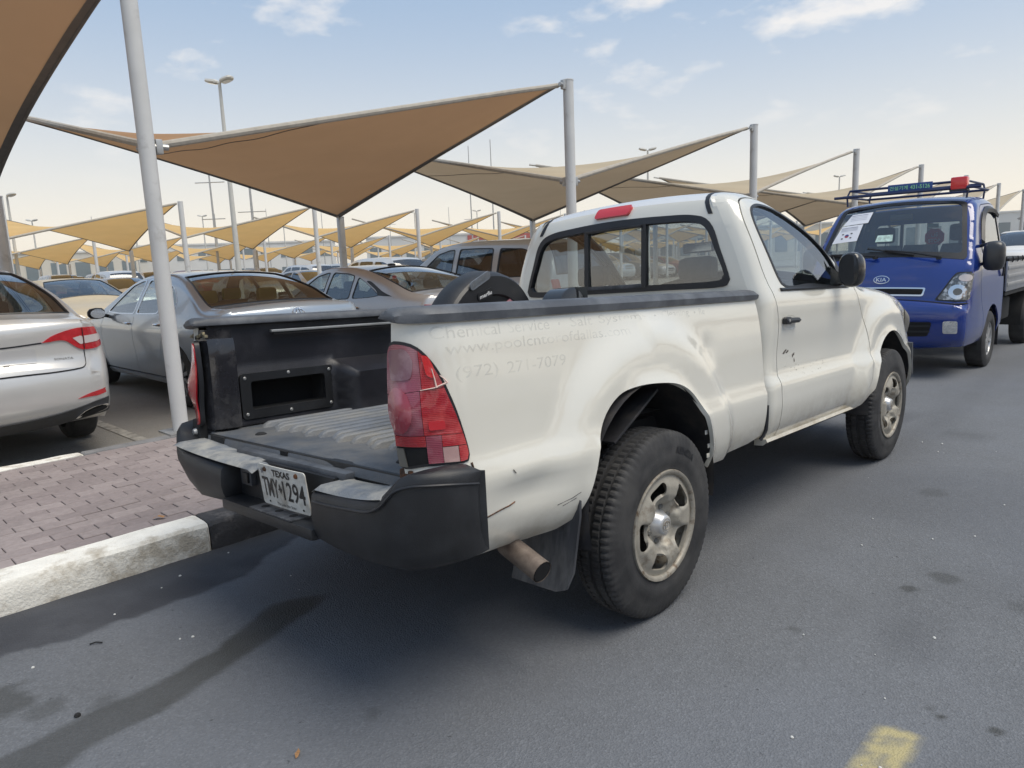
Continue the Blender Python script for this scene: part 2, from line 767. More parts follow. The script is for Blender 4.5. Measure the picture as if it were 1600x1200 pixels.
class Shell:
    """A vehicle body blown up from its side silhouette: rounded where side meets top, crowned across."""

    def __init__(s, sil, wprof, plan, extra=None, step=0.03):
        s.S = crom(sil, step)                       # columns y, z, r, crown
        s.A, s.B = s.S[:-1, :2], s.S[1:, :2]
        s.w = smooth_interp(*zip(*wprof))
        s.p = smooth_interp(*zip(*plan))
        s.extra = extra
        t = np.gradient(s.S[:, :2], axis=0)
        t /= np.maximum(np.linalg.norm(t, axis=1)[:, None], 1e-9)
        s.N = np.stack([-t[:, 1], t[:, 0]], 1)      # silhouette listed rear-bottom, over the top, to front-bottom: outward normal
        s.arc = np.r_[0, np.cumsum(np.linalg.norm(np.diff(s.S[:, :2], axis=0), axis=1))]
        s.xe = s.base(s.S[:, 0], s.S[:, 1]) - s.S[:, 2]

    def base(s, y, z):
        x = s.w(z) * s.p(y)
        return x + s.extra(y, z) if s.extra else x

    def X(s, y, z):
        y, z = np.asarray(y, float), np.asarray(z, float)
        P = np.stack([y, z], -1).reshape(-1, 2)
        d, i, t = poly_dist(P, s.A, s.B)
        r = s.S[i, 2] * (1 - t) + s.S[i + 1, 2] * t
        q = np.clip(d / np.maximum(r, 1e-6), 0, 1)
        return (s.base(P[:, 0], P[:, 1]) - r * (1 - np.sqrt(np.maximum(0, 1 - (1 - q) ** 2)))).reshape(y.shape)

    def side(s, y, z):
        y, z = np.asarray(y, float), np.asarray(z, float)
        return np.stack([s.X(y, z), y, z], -1)

    def inner(s, y, z, d=0.03):
        q = s.side(y, z)
        q[..., 0] -= d
        return q

    def top(s, x, a):
        """Point over the silhouette at arc length a and lateral position x."""
        x, a = np.asarray(x, float), np.asarray(a, float)
        g = lambda c: np.interp(a, s.arc, c)
        xe = g(s.xe)
        k = g(s.S[:, 3]) * (1 - np.clip(x / xe, -1.2, 1.2) ** 2)
        return np.stack([x, g(s.S[:, 0]) + g(s.N[:, 0]) * k, g(s.S[:, 1]) + g(s.N[:, 1]) * k], -1)

    def edge_x(s, a):
        return np.interp(a, s.arc, s.xe)

    def arc_at(s, y, z):
        d, i, t = poly_dist(np.array([[y, z]], float), s.A, s.B)
        return float(s.arc[i[0]] * (1 - t[0]) + s.arc[i[0] + 1] * t[0])

    def strip(s, a0, a1, nx=14, na=None, shrink=0.0, off=0.0):
        na = na or max(2, int((a1 - a0) / 0.04) + 1)
        a = np.linspace(a0, a1, na)
        u = np.linspace(-1, 1, nx + 1)
        xx = u[None, :] * (s.edge_x(a) - shrink)[:, None]
        P = s.top(xx, np.repeat(a[:, None], nx + 1, 1))
        if off:
            P[..., 1] += np.interp(a, s.arc, s.N[:, 0])[:, None] * off
            P[..., 2] += np.interp(a, s.arc, s.N[:, 1])[:, None] * off
        return P

    def sil_between(s, a0, a1):
        k = (s.arc > a0 + 1e-6) & (s.arc < a1 - 1e-6)
        f = lambda a: np.array([np.interp(a, s.arc, s.S[:, 0]), np.interp(a, s.arc, s.S[:, 1])])
        return np.vstack([f(a0), s.S[k, :2], f(a1)])


def arch_pts(cy, cz, rx, rz, z0, n=20, rev=False):
    """Arc over a wheel from front foot to rear foot (or reverse) at height z0."""
    a0 = math.asin(max(-0.98, min(0.98, (z0 - cz) / rz)))
    A = np.linspace(a0, math.pi - a0, n)
    P = [(cy + rx * math.cos(a), cz + rz * math.sin(a)) for a in A]
    return P[::-1] if rev else P
# ------------------------------------------------------------------ shared materials
M = {}
M['conc_white'] = pm('kerb_white_paint', (0.80, 0.78, 0.72), 0.85, var=0.1, vscale=9, second=(0.50, 0.46, 0.39), sthr=0.57, swidth=0.07, sscale=7, bump=0.5, bscale=70)
M['conc_black'] = pm('kerb_black_paint', (0.045, 0.045, 0.05), 0.75, var=0.3, vscale=9, second=(0.16, 0.15, 0.145), sthr=0.60, swidth=0.08, sscale=8, bump=0.5, bscale=70)
M['conc_grey'] = pm('edging_concrete', (0.20, 0.20, 0.205), 0.85, var=0.15, vscale=9, bump=0.4, bscale=80)
M['sand'] = pm('joint_sand', (0.17, 0.15, 0.145), 0.95, var=0.2, vscale=20, bump=0.4, bscale=120)
M['post'] = pm('post_white_paint', (0.60, 0.60, 0.59), 0.5, var=0.05, vscale=4, second=(0.42, 0.41, 0.39), sthr=0.66, swidth=0.08, sscale=5, bump=0.08, bscale=40)
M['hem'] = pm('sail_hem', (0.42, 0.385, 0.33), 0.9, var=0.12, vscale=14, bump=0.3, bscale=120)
M['hem_dark'] = pm('sail_hem_shade', (0.17, 0.155, 0.14), 0.9, var=0.12, vscale=10, bump=0.3, bscale=120)  # darker grey webbing and seams of the sails
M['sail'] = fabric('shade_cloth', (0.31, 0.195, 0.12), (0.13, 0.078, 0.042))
M['sail_far'] = fabric('shade_cloth_sunlit', (0.50, 0.35, 0.17), (0.30, 0.195, 0.08))  # paler, yellower copy: sunlight through the cloth put into the colour
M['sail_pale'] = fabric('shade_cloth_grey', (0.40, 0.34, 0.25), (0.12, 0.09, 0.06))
M['galv'] = pm('galvanised_steel', (0.45, 0.45, 0.44), 0.45, metal=0.7, var=0.15, vscale=9)
M['lamp_head'] = pm('lamp_housing', (0.55, 0.54, 0.50), 0.5, var=0.05)
M['lamp_glass'] = pm('lamp_glass', (0.6, 0.62, 0.6), 0.15, coat=0.6)


def asphalt(name, base, stains=False):
    m = bpy.data.materials.new(name)
    n, l = nodes_of(m)
    p = n['Principled BSDF']
    tc = n.new('ShaderNodeTexCoord')

    def noise(s, d=6, r=0.6):
        t = n.new('ShaderNodeTexNoise')
        t.inputs['Scale'].default_value = s
        t.inputs['Detail'].default_value = d
        t.inputs['Roughness'].default_value = r
        l.new(tc.outputs['Object'], t.inputs[0])
        return t.outputs[0]

    def mapr(v, a, b, c, d):
        t = n.new('ShaderNodeMapRange')
        for i, q in enumerate((a, b, c, d)):
            t.inputs[i + 1].default_value = q
        l.new(v, t.inputs[0])
        return t.outputs[0]

    def mix(f, a, b, mode='MIX'):
        t = n.new('ShaderNodeMix')
        t.data_type = 'RGBA'
        t.blend_type = mode
        if isinstance(f, float):
            t.inputs[0].default_value = f
        else:
            l.new(f, t.inputs[0])
        for i, v in ((6, a), (7, b)):
            if isinstance(v, tuple):
                t.inputs[i].default_value = (*v, 1)
            else:
                l.new(v, t.inputs[i])
        return t.outputs[2]
    c = mix(mapr(noise(0.9, 8, 0.65), 0.3, 0.7, 0, 1), tuple(x * 0.86 for x in base), tuple(x * 1.14 for x in base))
    c = mix(mapr(noise(5.0, 6, 0.7), 0.35, 0.7, 0, 0.35), c, tuple(x * 0.72 for x in base))
    vo = n.new('ShaderNodeTexVoronoi')
    vo.inputs['Scale'].default_value = 150
    l.new(tc.outputs['Object'], vo.inputs['Vector'])
    sp = n.new('ShaderNodeSeparateColor')
    l.new(vo.outputs['Color'], sp.inputs[0])
    c = mix(mapr(sp.outputs[0], 0, 1, 0.0, 0.55), c, mix(sp.outputs[1], tuple(x * 0.55 for x in base), tuple(x * 1.6 for x in base)))
    c = mix(mapr(noise(0.45, 4, 0.5), 0.42, 0.6, 0, 0.30), c, (base[0] * 0.95, base[1] * 1.0, base[2] * 1.12))
    c = mix(mapr(noise(26.0, 3, 0.6), 0.69, 0.74, 0, 0.8), c, tuple(x * 0.35 for x in base))
    rough = 0.86
    if stains:
        at = n.new('ShaderNodeAttribute')
        at.attribute_name = 'stain'
        s2 = n.new('ShaderNodeSeparateColor')
        l.new(at.outputs['Color'], s2.inputs[0])
        c = mix(s2.outputs[0], c, (base[0] * 0.30, base[1] * 0.30, base[2] * 0.33))
        c = mix(s2.outputs[1], c, (base[0] * 0.24, base[1] * 0.235, base[2] * 0.20))
        c = mix(s2.outputs[2], c, (0.55, 0.46, 0.20))
        r = n.new('ShaderNodeMath')
        r.operation = 'MULTIPLY_ADD'
        r.inputs[1].default_value = -0.18
        r.inputs[2].default_value = rough
        l.new(s2.outputs[1], r.inputs[0])
        l.new(r.outputs[0], p.inputs['Roughness'])
    else:
        p.inputs['Roughness'].default_value = rough
    l.new(c, p.inputs['Base Color'])
    b = n.new('ShaderNodeBump')
    b.inputs['Strength'].default_value = 0.5
    b.inputs['Distance'].default_value = 0.006
    ad = n.new('ShaderNodeMath')
    ad.operation = 'ADD'
    l.new(vo.outputs['Distance'], ad.inputs[0])
    l.new(noise(40, 4, 0.7), ad.inputs[1])
    l.new(ad.outputs[0], b.inputs['Height'])
    l.new(b.outputs[0], p.inputs['Normal'])
    return m


M['asphalt'] = asphalt('road_asphalt', (0.142, 0.149, 0.161), True)
M['lot'] = asphalt('parking_lot_surface', (0.26, 0.245, 0.22))

# ------------------------------------------------------------------ ground, road
g = 700.0
o = obj('ground', [(-g, -g, -0.012), (g, -g, -0.012), (g, g, -0.012), (-g, g, -0.012)], [(0, 1, 2, 3)], M['lot'], smooth=False)
tag(o, kind='structure')


def vnoise(X, Y, s, seed):
    r = np.random.RandomState(seed)
    T = r.rand(64, 64)
    x, y = X * s + 1000.3, Y * s + 1000.7
    i, j = np.floor(x).astype(int), np.floor(y).astype(int)
    fx, fy = x - i, y - j
    fx, fy = fx * fx * (3 - 2 * fx), fy * fy * (3 - 2 * fy)
    q = lambda a, b: T[a % 64, b % 64]
    return (q(i, j) * (1 - fx) + q(i + 1, j) * fx) * (1 - fy) + (q(i, j + 1) * (1 - fx) + q(i + 1, j + 1) * fx) * fy


def fnoise(X, Y, s, seed, octv=4):
    t = 0
    a = 1
    tot = 0
    for k in range(octv):
        t = t + a * vnoise(X, Y, s * 2 ** k, seed + k)
        tot += a
        a *= 0.55
    return t / tot


def road():
    xs = np.unique(np.concatenate([np.arange(-1.24, 2.6, 0.018), np.arange(2.6, 9.01, 0.8)]))
    ys = np.unique(np.concatenate([np.arange(-60, -3, 6.0), [-3.0], np.arange(-2.6, 1.6, 0.018), np.arange(1.6, 3.0, 0.05), np.arange(3.0, 14, 0.25), np.arange(14, 160, 6.0)]))
    X, Y = np.meshgrid(xs, ys, indexing='ij')
    Z = 0.004 * fnoise(X, Y, 1.3, 3) - 0.004
    w = fnoise(X, Y, 3.0, 11) - 0.5
    w2 = fnoise(X, Y, 9.0, 19) - 0.5
    # washed-in dark band along the kerb
    edge = -0.82 + 0.14 * w + 0.05 * w2 + 0.03 * np.sin(Y * 3.1) - 0.22 * sstep(-0.95, -0.45, Y)
    gut = sstep(0.016, -0.016, X - edge) * (0.72 + 0.45 * fnoise(X, Y, 6, 31))
    # trickle of old oil from under the tailgate
    ox = np.array([-0.30, -0.30, -0.22, -0.16, -0.09, -0.06, -0.02, 0.02])
    oy = np.array([-0.78, -0.99, -1.18, -1.32, -1.56, -1.77, -1.95, -2.4])
    cx = np.interp(-Y, -oy, ox)
    wid = np.interp(-Y, -oy, [0.03, 0.115, 0.085, 0.075, 0.085, 0.10, 0.11, 0.12])
    oil = sstep(0.018, -0.018, np.abs(X - cx + 0.07 * w) - wid - 0.05 * w2) * sstep(-0.74, -0.86, Y + 0.1 * w) * (0.62 + 0.45 * fnoise(X, Y, 5, 41)) * (1 - 0.25 * sstep(-1.2, -1.9, Y))
    for bx, by, br, ba in ((-0.47, -1.93, 0.10, 0.6), (-0.20, -1.72, 0.06, 0.35), (-0.30, -1.86, 0.07, 0.4), (1.89, -0.03, 0.022, 1.0), (1.86, 0.0, 0.012, 0.9),
                           (1.58, 0.82, 0.035, 0.7), (1.66, 1.02, 0.05, 0.5), (1.35, 0.2, 0.03, 0.4), (1.99, 0.9, 0.09, 0.45), (2.02, 0.0, 0.02, 0.8), (0.9, -1.2, 0.03, 0.4),
                           (1.35, 2.2, 0.08, 0.35), (1.15, 3.8, 0.2, 0.3), (0.55, -1.15, 0.05, 0.3)):
        d = np.hypot(X - bx, Y - by) / br + 1.6 * w2 + 0.8 * w
        oil = np.maximum(oil, ba * sstep(1.1, 0.6, d))
    # broad drive-lane darkening, patchy
    lane = 0.22 * sstep(0.45, 0.75, fnoise(X, Y, 0.55, 77))
    lane = np.maximum(lane, 0.34 * sstep(0.62, 0.74, fnoise(X * 1.0, Y * 0.35, 1.1, 123)))
    # polished wheel tracks and a wandering crack or two
    for cx_ in (0.86, -0.80):
        lane = np.maximum(lane, 0.20 * np.exp(-((X - cx_ - 0.05 * np.sin(Y * 0.6)) / 0.16) ** 2) * (0.4 + 0.9 * fnoise(X, Y, 2.0, 201)))
    for x0_, sl_, y0_, y1_, sd_ in ((1.72, 0.10, -2.0, 1.6, 5), (1.22, -0.22, -1.0, 3.0, 6), (0.25, 0.35, -2.2, -1.0, 8)):
        xx_ = x0_ + sl_ * Y + 0.12 * (fnoise(Y * 0 + 3.3, Y, 2.2, 300 + sd_) - 0.5) + 0.04 * (fnoise(Y * 0 + 7.7, Y, 11, 320 + sd_) - 0.5)
        lane = np.maximum(lane, 0.0 * (np.abs(X - xx_) < 0.013) * (Y > y0_) * (Y < y1_))
    gut = np.clip(np.maximum(gut, lane), 0, 1)
    # worn yellow dash
    u = (X - 1.82) - 0.02 * (Y + 0.2)
    yel = sstep(0.012, -0.012, np.abs(u) - 0.054 + 0.012 * w2) * sstep(-0.158, -0.178, Y - 0.2 * (X - 1.82) + 0.02 * w2)
    yel = yel * (0.42 + 0.58 * sstep(0.34, 0.56, fnoise(X, Y, 40, 91))) * 0.66
    me_v = np.stack([X, Y, Z], -1).reshape(-1, 3)
    a, b = X.shape
    I = np.arange(a * b).reshape(a, b)
    F = np.stack([I[:-1, :-1], I[1:, :-1], I[1:, 1:], I[:-1, 1:]], -1).reshape(-1, 4)
    me = bpy.data.meshes.new('road')
    me.from_pydata(me_v.tolist(), [], F.tolist())
    at = me.color_attributes.new('stain', 'FLOAT_COLOR', 'POINT')
    cols = np.stack([gut, oil, yel, np.ones_like(gut)], -1).reshape(-1)
    at.data.foreach_set('color', np.clip(cols, 0, 1).astype(np.float32))
    me.polygons.foreach_set('use_smooth', [True] * len(me.polygons))
    me.materials.append(M['asphalt'])
    o = bpy.data.objects.new('road', me)
    C.objects.link(o)
    tag(o, kind='structure')


road()

# ------------------------------------------------------------------ pavement strip with kerb stones, bricks and edging
kerb = MB().box((-1.47, 30, 0.02), (0.10, 140, 0.16)).build('kerb', M['conc_grey'], smooth=False)
tag(kerb, kind='structure')


def stone_mesh(name, L, mat, prof):
    """A kerb stone: profile (x,z) run along y with softened, chipped ends."""
    r = random.Random(hash(name) % 1000)
    ys = [0, 0.012] + [L * k / 8 for k in range(1, 8)] + [L - 0.012, L]
    rings = []
    for i, y in enumerate(ys):
        e = 0.006 if i in (0, len(ys) - 1) else 0.0
        rings.append([(x + (e if x > -1.3 else 0) * -1 + r.uniform(-0.003, 0.003), y, z - e * (z > 0.05) + r.uniform(-0.0025, 0.0025)) for x, z in prof])
    return MB().loft(rings)


prof = [(-1.235, -0.02), (-1.232, 0.06), (-1.238, 0.128), (-1.252, 0.145), (-1.285, 0.152), (-1.405, 0.152), (-1.415, 0.14), (-1.415, -0.02)]
KL = 1.0
protos = {}
for nm in ('white', 'black'):
    protos[nm] = stone_mesh(nm, KL - 0.006, None, prof)
first = {}
for k in range(-3, 30):
    y0 = -0.895 + k * KL
    nm = 'white' if k % 2 else 'black'
    if nm not in first:
        o = protos[nm].build('kerb_stone', M['conc_' + nm], kerb, sharp=30)
        first[nm] = o
    else:
        o = first[nm].copy()
        C.objects.link(o)
        o.parent = kerb
    o.location.y = y0

pav = MB().box((-2.42, 30, 0.06), (2.0, 140, 0.16)).build('pavement', M['sand'], smooth=False)
tag(pav, kind='structure')
# bricks in running bond, long side along the road
brick_m = bpy.data.materials.new('paving_brick')
n, l = nodes_of(brick_m)
p = n['Principled BSDF']
p.inputs['Roughness'].default_value = 0.9
oi = n.new('ShaderNodeObjectInfo')
tc = n.new('ShaderNodeTexCoord')
geo = n.new('ShaderNodeNewGeometry')
no = n.new('ShaderNodeTexNoise')
no.inputs['Scale'].default_value = 35
no.inputs['Detail'].default_value = 6
l.new(geo.outputs['Position'], no.inputs[0])
no2 = n.new('ShaderNodeTexNoise')
no2.inputs['Scale'].default_value = 1.7
no2.inputs['Detail'].default_value = 6
l.new(geo.outputs['Position'], no2.inputs[0])
rp = n.new('ShaderNodeValToRGB')
rp.color_ramp.elements[0].color = (0.25, 0.212, 0.212, 1)
rp.color_ramp.elements[1].color = (0.325, 0.28, 0.277, 1)
l.new(oi.outputs['Random'], rp.inputs[0])
mx = n.new('ShaderNodeMix')
mx.data_type = 'RGBA'
mx.blend_type = 'MULTIPLY'
mx.inputs[0].default_value = 0.55
l.new(rp.outputs[0], mx.inputs[6])
rp2 = n.new('ShaderNodeValToRGB')
rp2.color_ramp.elements[0].position = 0.3
rp2.color_ramp.elements[0].color = (0.55, 0.54, 0.52, 1)
rp2.color_ramp.elements[1].position = 0.7
rp2.color_ramp.elements[1].color = (1.2, 1.18, 1.16, 1)
ad = n.new('ShaderNodeMath')
ad.operation = 'MULTIPLY_ADD'
ad.inputs[1].default_value = 0.5
l.new(no.outputs[0], ad.inputs[0])
hm = n.new('ShaderNodeMath')
hm.operation = 'MULTIPLY'
hm.inputs[1].default_value = 0.5
l.new(no2.outputs[0], hm.inputs[0])
l.new(hm.outputs[0], ad.inputs[2])
l.new(ad.outputs[0], rp2.inputs[0])
l.new(rp2.outputs[0], mx.inputs[7])
l.new(mx.outputs[2], p.inputs['Base Color'])
bp = n.new('ShaderNodeBump')
bp.inputs['Strength'].default_value = 0.35
bp.inputs['Distance'].default_value = 0.004
l.new(no.outputs[0], bp.inputs['Height'])
l.new(bp.outputs[0], p.inputs['Normal'])


def brick_geo(cx, cy, cz, w, h, e=0.004):
    x, y = w / 2, h / 2
    P = [(-x, -y, -0.03), (x, -y, -0.03), (x, y, -0.03), (-x, y, -0.03), (-x, -y, -e), (x, -y, -e), (x, y, -e), (-x, y, -e),
         (-x + e, -y + e, 0), (x - e, -y + e, 0), (x - e, y - e, 0), (-x + e, y - e, 0)]
    F = [(8, 9, 10, 11)]
    for a in (0, 4):
        for i in range(4):
            j = (i + 1) % 4
            F.append((a + i, a + j, a + 4 + j, a + 4 + i))
    return [(p[0] + cx, p[1] + cy, p[2] + cz) for p in P], F


BW, BL = 0.1, 0.2
bm_ = None
cnt = 0
rest = MB()
near = []
for i in range(20):
    x = -1.468 - i * BW
    for j in range(-16, 420):
        y = j * BL + (BL / 2 if i % 2 else 0)
        near.append((math.hypot(x - 2.35, y + 2.29) + (3.0 if y > 1.35 else 0) + (4 if y < -1.95 else 0), x, y))
near.sort()
for q, (d, x, y) in enumerate(near):
    z = 0.150 + rnd.uniform(-0.0025, 0.0025)
    if q < 296:
        if bm_ is None:
            v, f = brick_geo(0, 0, 0, BW - 0.004, BL - 0.004, 0.003)
            bm_ = obj('brick', v, f, brick_m, pav, smooth=False)
            o = bm_
        else:
            o = bm_.copy()
            C.objects.link(o)
            o.parent = pav
        o.location = (x, y, z)
        o.rotation_euler = (rnd.uniform(-0.008, 0.008), rnd.uniform(-0.012, 0.012), rnd.uniform(-0.008, 0.008))
    elif y < 40:
        rest.add(*brick_geo(x, y, z, BW - 0.004, BL - 0.004, 0.003))
tag(rest.build('brick_field', brick_m, pav, smooth=False), kind='stuff')
# edging towards the parking lot, painted white at the near end
edg = MB().box((-3.50, 30, 0.02), (0.06, 140, 0.14)).build('edging', M['conc_grey'], smooth=False)
tag(edg, kind='structure')
pr = [(-3.425, 0.0), (-3.425, 0.15), (-3.43, 0.156), (-3.53, 0.156), (-3.54, 0.148), (-3.54, 0.0)]
eo = {}
for k in range(-3, 40):
    y0 = -0.872 + k * 1.0
    wh = (k % 2 != 0) and k < 2
    if wh not in eo:
        eo[wh] = stone_mesh('edge%d' % wh, 0.992, None, pr).build('edging_stone', M['conc_white'] if wh else M['conc_grey'], edg, sharp=30)
        o = eo[wh]
    else:
        o = eo[wh].copy()
        C.objects.link(o)
        o.parent = edg
    o.location.y = y0
# painted bay lines of the lot
lm = pm('faded_bay_paint', (0.42, 0.40, 0.36), 0.9, var=0.1, second=(0.22, 0.21, 0.19), sthr=0.5, swidth=0.1, sscale=9)
bl = None
for k in range(-2, 12):
    y = -0.2 + k * 2.56
    if bl is None:
        bl = obj('bay_line', [(-8.9, -0.05, -0.006), (-3.56, -0.05, -0.006), (-3.56, 0.05, -0.006), (-8.9, 0.05, -0.006)], [(0, 1, 2, 3)], lm, smooth=False)
        o = bl
    else:
        o = bl.copy()
        C.objects.link(o)
    o.location.y = y
    tag(o, kind='structure')

# ------------------------------------------------------------------ shade sails and their posts
ZH, ZL = 3.58, 2.40


def post(x, y, ztop, r, label, group, lean=0.0, mat='post', name='sail_post', fittings=()):
    e = empty(name, (x, y, 0))
    tag(e, label, 'post', group)
    MB().tube([(0, 0, 0.0), (0, 0, ztop * 0.5), (0, 0, ztop)], [r, r, r], 20).build('shaft', M[mat], e)
    MB().lathe([(0.001, ztop + 0.006), (r * 0.9, ztop + 0.006), (r + 0.004, ztop), (r + 0.004, ztop - 0.012), (r, ztop - 0.012)], 20, axis='Z').build('cap', M[mat], e)
    b = MB().box((0, 0, 0.162), (r * 4.4, r * 4.4, 0.016), bev=0.003)
    b.build('base_plate', M['galv'], e)
    for z, dx, dy in fittings:
        f = MB()
        f.tube([(dx * r * 0.6, dy * r * 0.6, z), (dx * (r + 0.10), dy * (r + 0.10), z)], 0.024, 8)
        f.box((dx * (r + 0.03), dy * (r + 0.03), z), (0.05, 0.05, 0.11), bev=0.006)
        f.build('clamp', M['galv'], e)
    return e


def sail(c, label, group, mat, pipes=True, pull=(0.0, 0.0, 0.0, 0.0), seam=True, n=40, hem=0.028, cat='shade sail', shrink=0.035):
    """c: four corners in order low front, high front, low back, high back (round the rim). Hypar cloth with hemmed rim."""
    c = [Vector(q) for q in c]
    org = Vector((sum(q.x for q in c) / 4, sum(q.y for q in c) / 4, 0))
    mid = sum(c, Vector()) / 4
    c = [q + (mid - q) * shrink for q in c]
    e = empty('shade_sail', org)
    tag(e, label, cat, group)
    u = np.linspace(0, 1, n + 1)
    U, V = np.meshgrid(u, u, indexing='ij')
    cc = [np.array(q - org) for q in c]
    Q = (cc[0] * ((1 - U) * (1 - V))[..., None] + cc[1] * (U * (1 - V))[..., None] + cc[2] * (U * V)[..., None] + cc[3] * ((1 - U) * V)[..., None])
    # draw each rim edge inwards like a cable under tension
    b = lambda t: 4 * t * (1 - t)
    Q += ((cc[3] - cc[0])[None, None] * (b(U) * pull[0] * (1 - V))[..., None] + (cc[0] - cc[1])[None, None] * (b(V) * pull[1] * U)[..., None]
          + (cc[1] - cc[2])[None, None] * (b(U) * pull[2] * V)[..., None] + (cc[1] - cc[0])[None, None] * (b(V) * pull[3] * (1 - U))[..., None])
    Q[..., 2] -= 0.05 * b(U) * b(V) + 0.010 * b(U) * np.sin(7 * V * math.pi + 2 * U) * b(V)
    wr_ = np.exp(-((U - 1) ** 2 + V ** 2) / 0.10) + np.exp(-(U ** 2 + (V - 1) ** 2) / 0.10)
    Q[..., 2] += 0.012 * wr_ * np.sin(np.arctan2(V + 0.02, 1.02 - U) * 16) * (b(U) + b(V)) * 0.6
    MB().grid(Q).build('cloth', mat, e)
    # the rim: thick rolled hem along the two upper edges, webbing along the lower two
    rim = [Q[:, 0], Q[-1, :], Q[::-1, -1], Q[0, ::-1]]
    for k, P in enumerate(rim):
        up_ = k in (0, 3)
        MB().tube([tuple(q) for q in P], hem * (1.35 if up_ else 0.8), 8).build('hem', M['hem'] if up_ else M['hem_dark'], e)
    if not pipes:
        return e
    # webbing bands sewn under the two cable edges
    for E0, E1 in ((Q[-1, :], Q[-2, :]), (Q[:, -1], Q[:, -2])):
        d_ = E1 - E0
        d_ = d_ / np.maximum(np.linalg.norm(d_, axis=1)[:, None], 1e-6) * 0.085
        P_ = np.stack([E0, E0 + d_], 1) - np.array([0, 0, 0.007])
        MB().grid(P_).build('edge_webbing', M['hem_dark'], e)
    for q in (cc[0], cc[1], cc[2], cc[3]):
        d = Vector(q) - (mid - org)
        d.normalize()
        MB().tube([Vector(q) - d * 0.10, Vector(q) + d * 0.16], 0.022, 8).build('corner_shackle', M['galv'], e)
    if seam:
        for f_ in (0.36,):
            P = np.array([[np.interp(f_, u, Q[:, j, a]) for a in range(3)] for j in range(n + 1)])
            MB().tube([tuple(q - np.array([0, 0, 0.006])) for q in P], 0.005, 5).build('seam', M['hem_dark'], e)
    return e


XP, XL = -3.58, -8.90
near_posts = {}
words = ['nearest tall post on the brick strip, close beside the pickup tailgate', 'tall post behind the pickup cab roof', 'tall post rising behind the pickup door pillar',
         'post rising behind the blue truck roof rack on its left', 'post rising behind the middle of the blue truck roof', 'post showing behind the right end of the blue truck rack',
         'small far post at the right edge past the blue truck']
for k in range(-1, 8):
    y = -0.12 + 5.12 * k
    lab = ('white painted ' + words[k]) if 0 <= k < 7 else 'white painted sail post along the brick strip, outside the view'
    near_posts[k] = post(XP, y, 3.62, 0.066 if k else 0.060, lab, 'posts along the brick strip', fittings=((ZL, -1, 0), (ZH - 0.03, 0, -1), (ZL, 0, 1)))
for k in range(-1, 8):
    y = -0.12 + 5.12 * k
    lab = {0: 'short leaning white post at the left picture edge under the overhead sail', 1: 'short white post under the low corner of the big brown sail',
           }.get(k, 'short white post of the near sails, mostly hidden behind the pickup and trucks')
    post(XL + (0.10 if k == 0 else 0), y, 2.50 if k == 0 else 2.34, 0.066, lab, 'low posts of the near sails')
slab = {-1: 'brown shade sail overhead in the top left corner, its edge curving down', 0: 'big brown shade sail between the nearest post and the cab',
        1: 'olive brown shade sail right behind the pickup cab roof', 2: 'shade sail with grey upper side rising to the post above the pickup door',
        3: 'grey and brown shade sail rising left of the blue truck', 4: 'far grey shade sail above the blue truck roof rack', 5: 'small far shade sail past the blue truck cab'}
for k in range(-1, 7):
    y0, y1 = -0.12 + 5.12 * k, -0.12 + 5.12 * (k + 1)
    if k == -1:
        pl = (0.0, 0.0, 0.0, 0.0)
    else:
        pl = (0.01, 0.012, 0.02, 0.0)
    cs = [(XP - 0.02, y0, ZL), (XP, y1, ZH), (XL, y1, 2.30), (XL, y0, ZH)]
    if k == -1:
        pl = (0.0, 0.022, 0.02, 0.0)
        cs[2] = (-8.80, y1, 2.36)
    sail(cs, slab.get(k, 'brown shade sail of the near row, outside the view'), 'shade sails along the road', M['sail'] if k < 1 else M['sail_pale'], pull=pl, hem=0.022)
# the further rows, cloth coloured as if the sun shone through; each row has its own offset along the lot
rows = [(-23.0, 2.75, 0.30, range(-1, 13)), (-43.0, 0.6, 0.25, range(-1, 19)), (-63.0, 3.6, 0.3, range(0, 24))]
bays = [(-12.8, None)]
far_sail = None
for ri, (xr, yoff, dz, ks) in enumerate(rows):
    grp = 'shade sails in the %s row of the lot' % ('second', 'third', 'fourth')[ri]
    sp = None
    sl = None
    pp = None
    lp_ = None
    for k in ks:
        y0 = yoff + 5.12 * k
        if sl is None:
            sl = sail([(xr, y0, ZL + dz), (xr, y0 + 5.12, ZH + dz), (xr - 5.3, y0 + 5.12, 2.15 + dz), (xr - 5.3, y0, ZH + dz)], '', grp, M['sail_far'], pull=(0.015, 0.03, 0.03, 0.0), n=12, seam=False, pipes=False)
            base_y = sl.location.y
            base_k = k
            s_ = sl
            q = post(xr, y0, 3.62 + dz, 0.085, '', grp.replace('shade sails', 'posts'))
            pp = q
            q2 = post(xr - 5.3, y0, 2.2 + dz, 0.075, '', grp.replace('shade sails', 'low posts'))
            lp_ = q2
        else:
            s_ = copy_tree(sl)
            s_.location.y = base_y + 5.12 * (k - base_k)
            q = copy_tree(pp)
            q.location.y = y0
            q2 = copy_tree(lp_)
            q2.location.y = y0
        nth = ('second', 'third', 'fourth')[ri]
        s_['label'] = {(0, 0): 'golden shade sail above the beige sedan, left of the nearest post', (0, 1): 'golden shade sail between the nearest post and the short post',
                       (0, 2): 'golden shade sail just right of the short post of the big brown sail', (0, 3): 'golden shade sail right above the grey hatch-backed sedan'}.get((ri, k), 'golden shade sail in the %s row of the parking lot' % nth)
        q['label'] = {(0, 1): 'white post holding the golden sail, right of the nearest post'}.get((ri, k), 'white tall post of the %s sail row in the lot' % nth)
        q2['label'] = 'white short post of the %s sail row in the lot' % nth
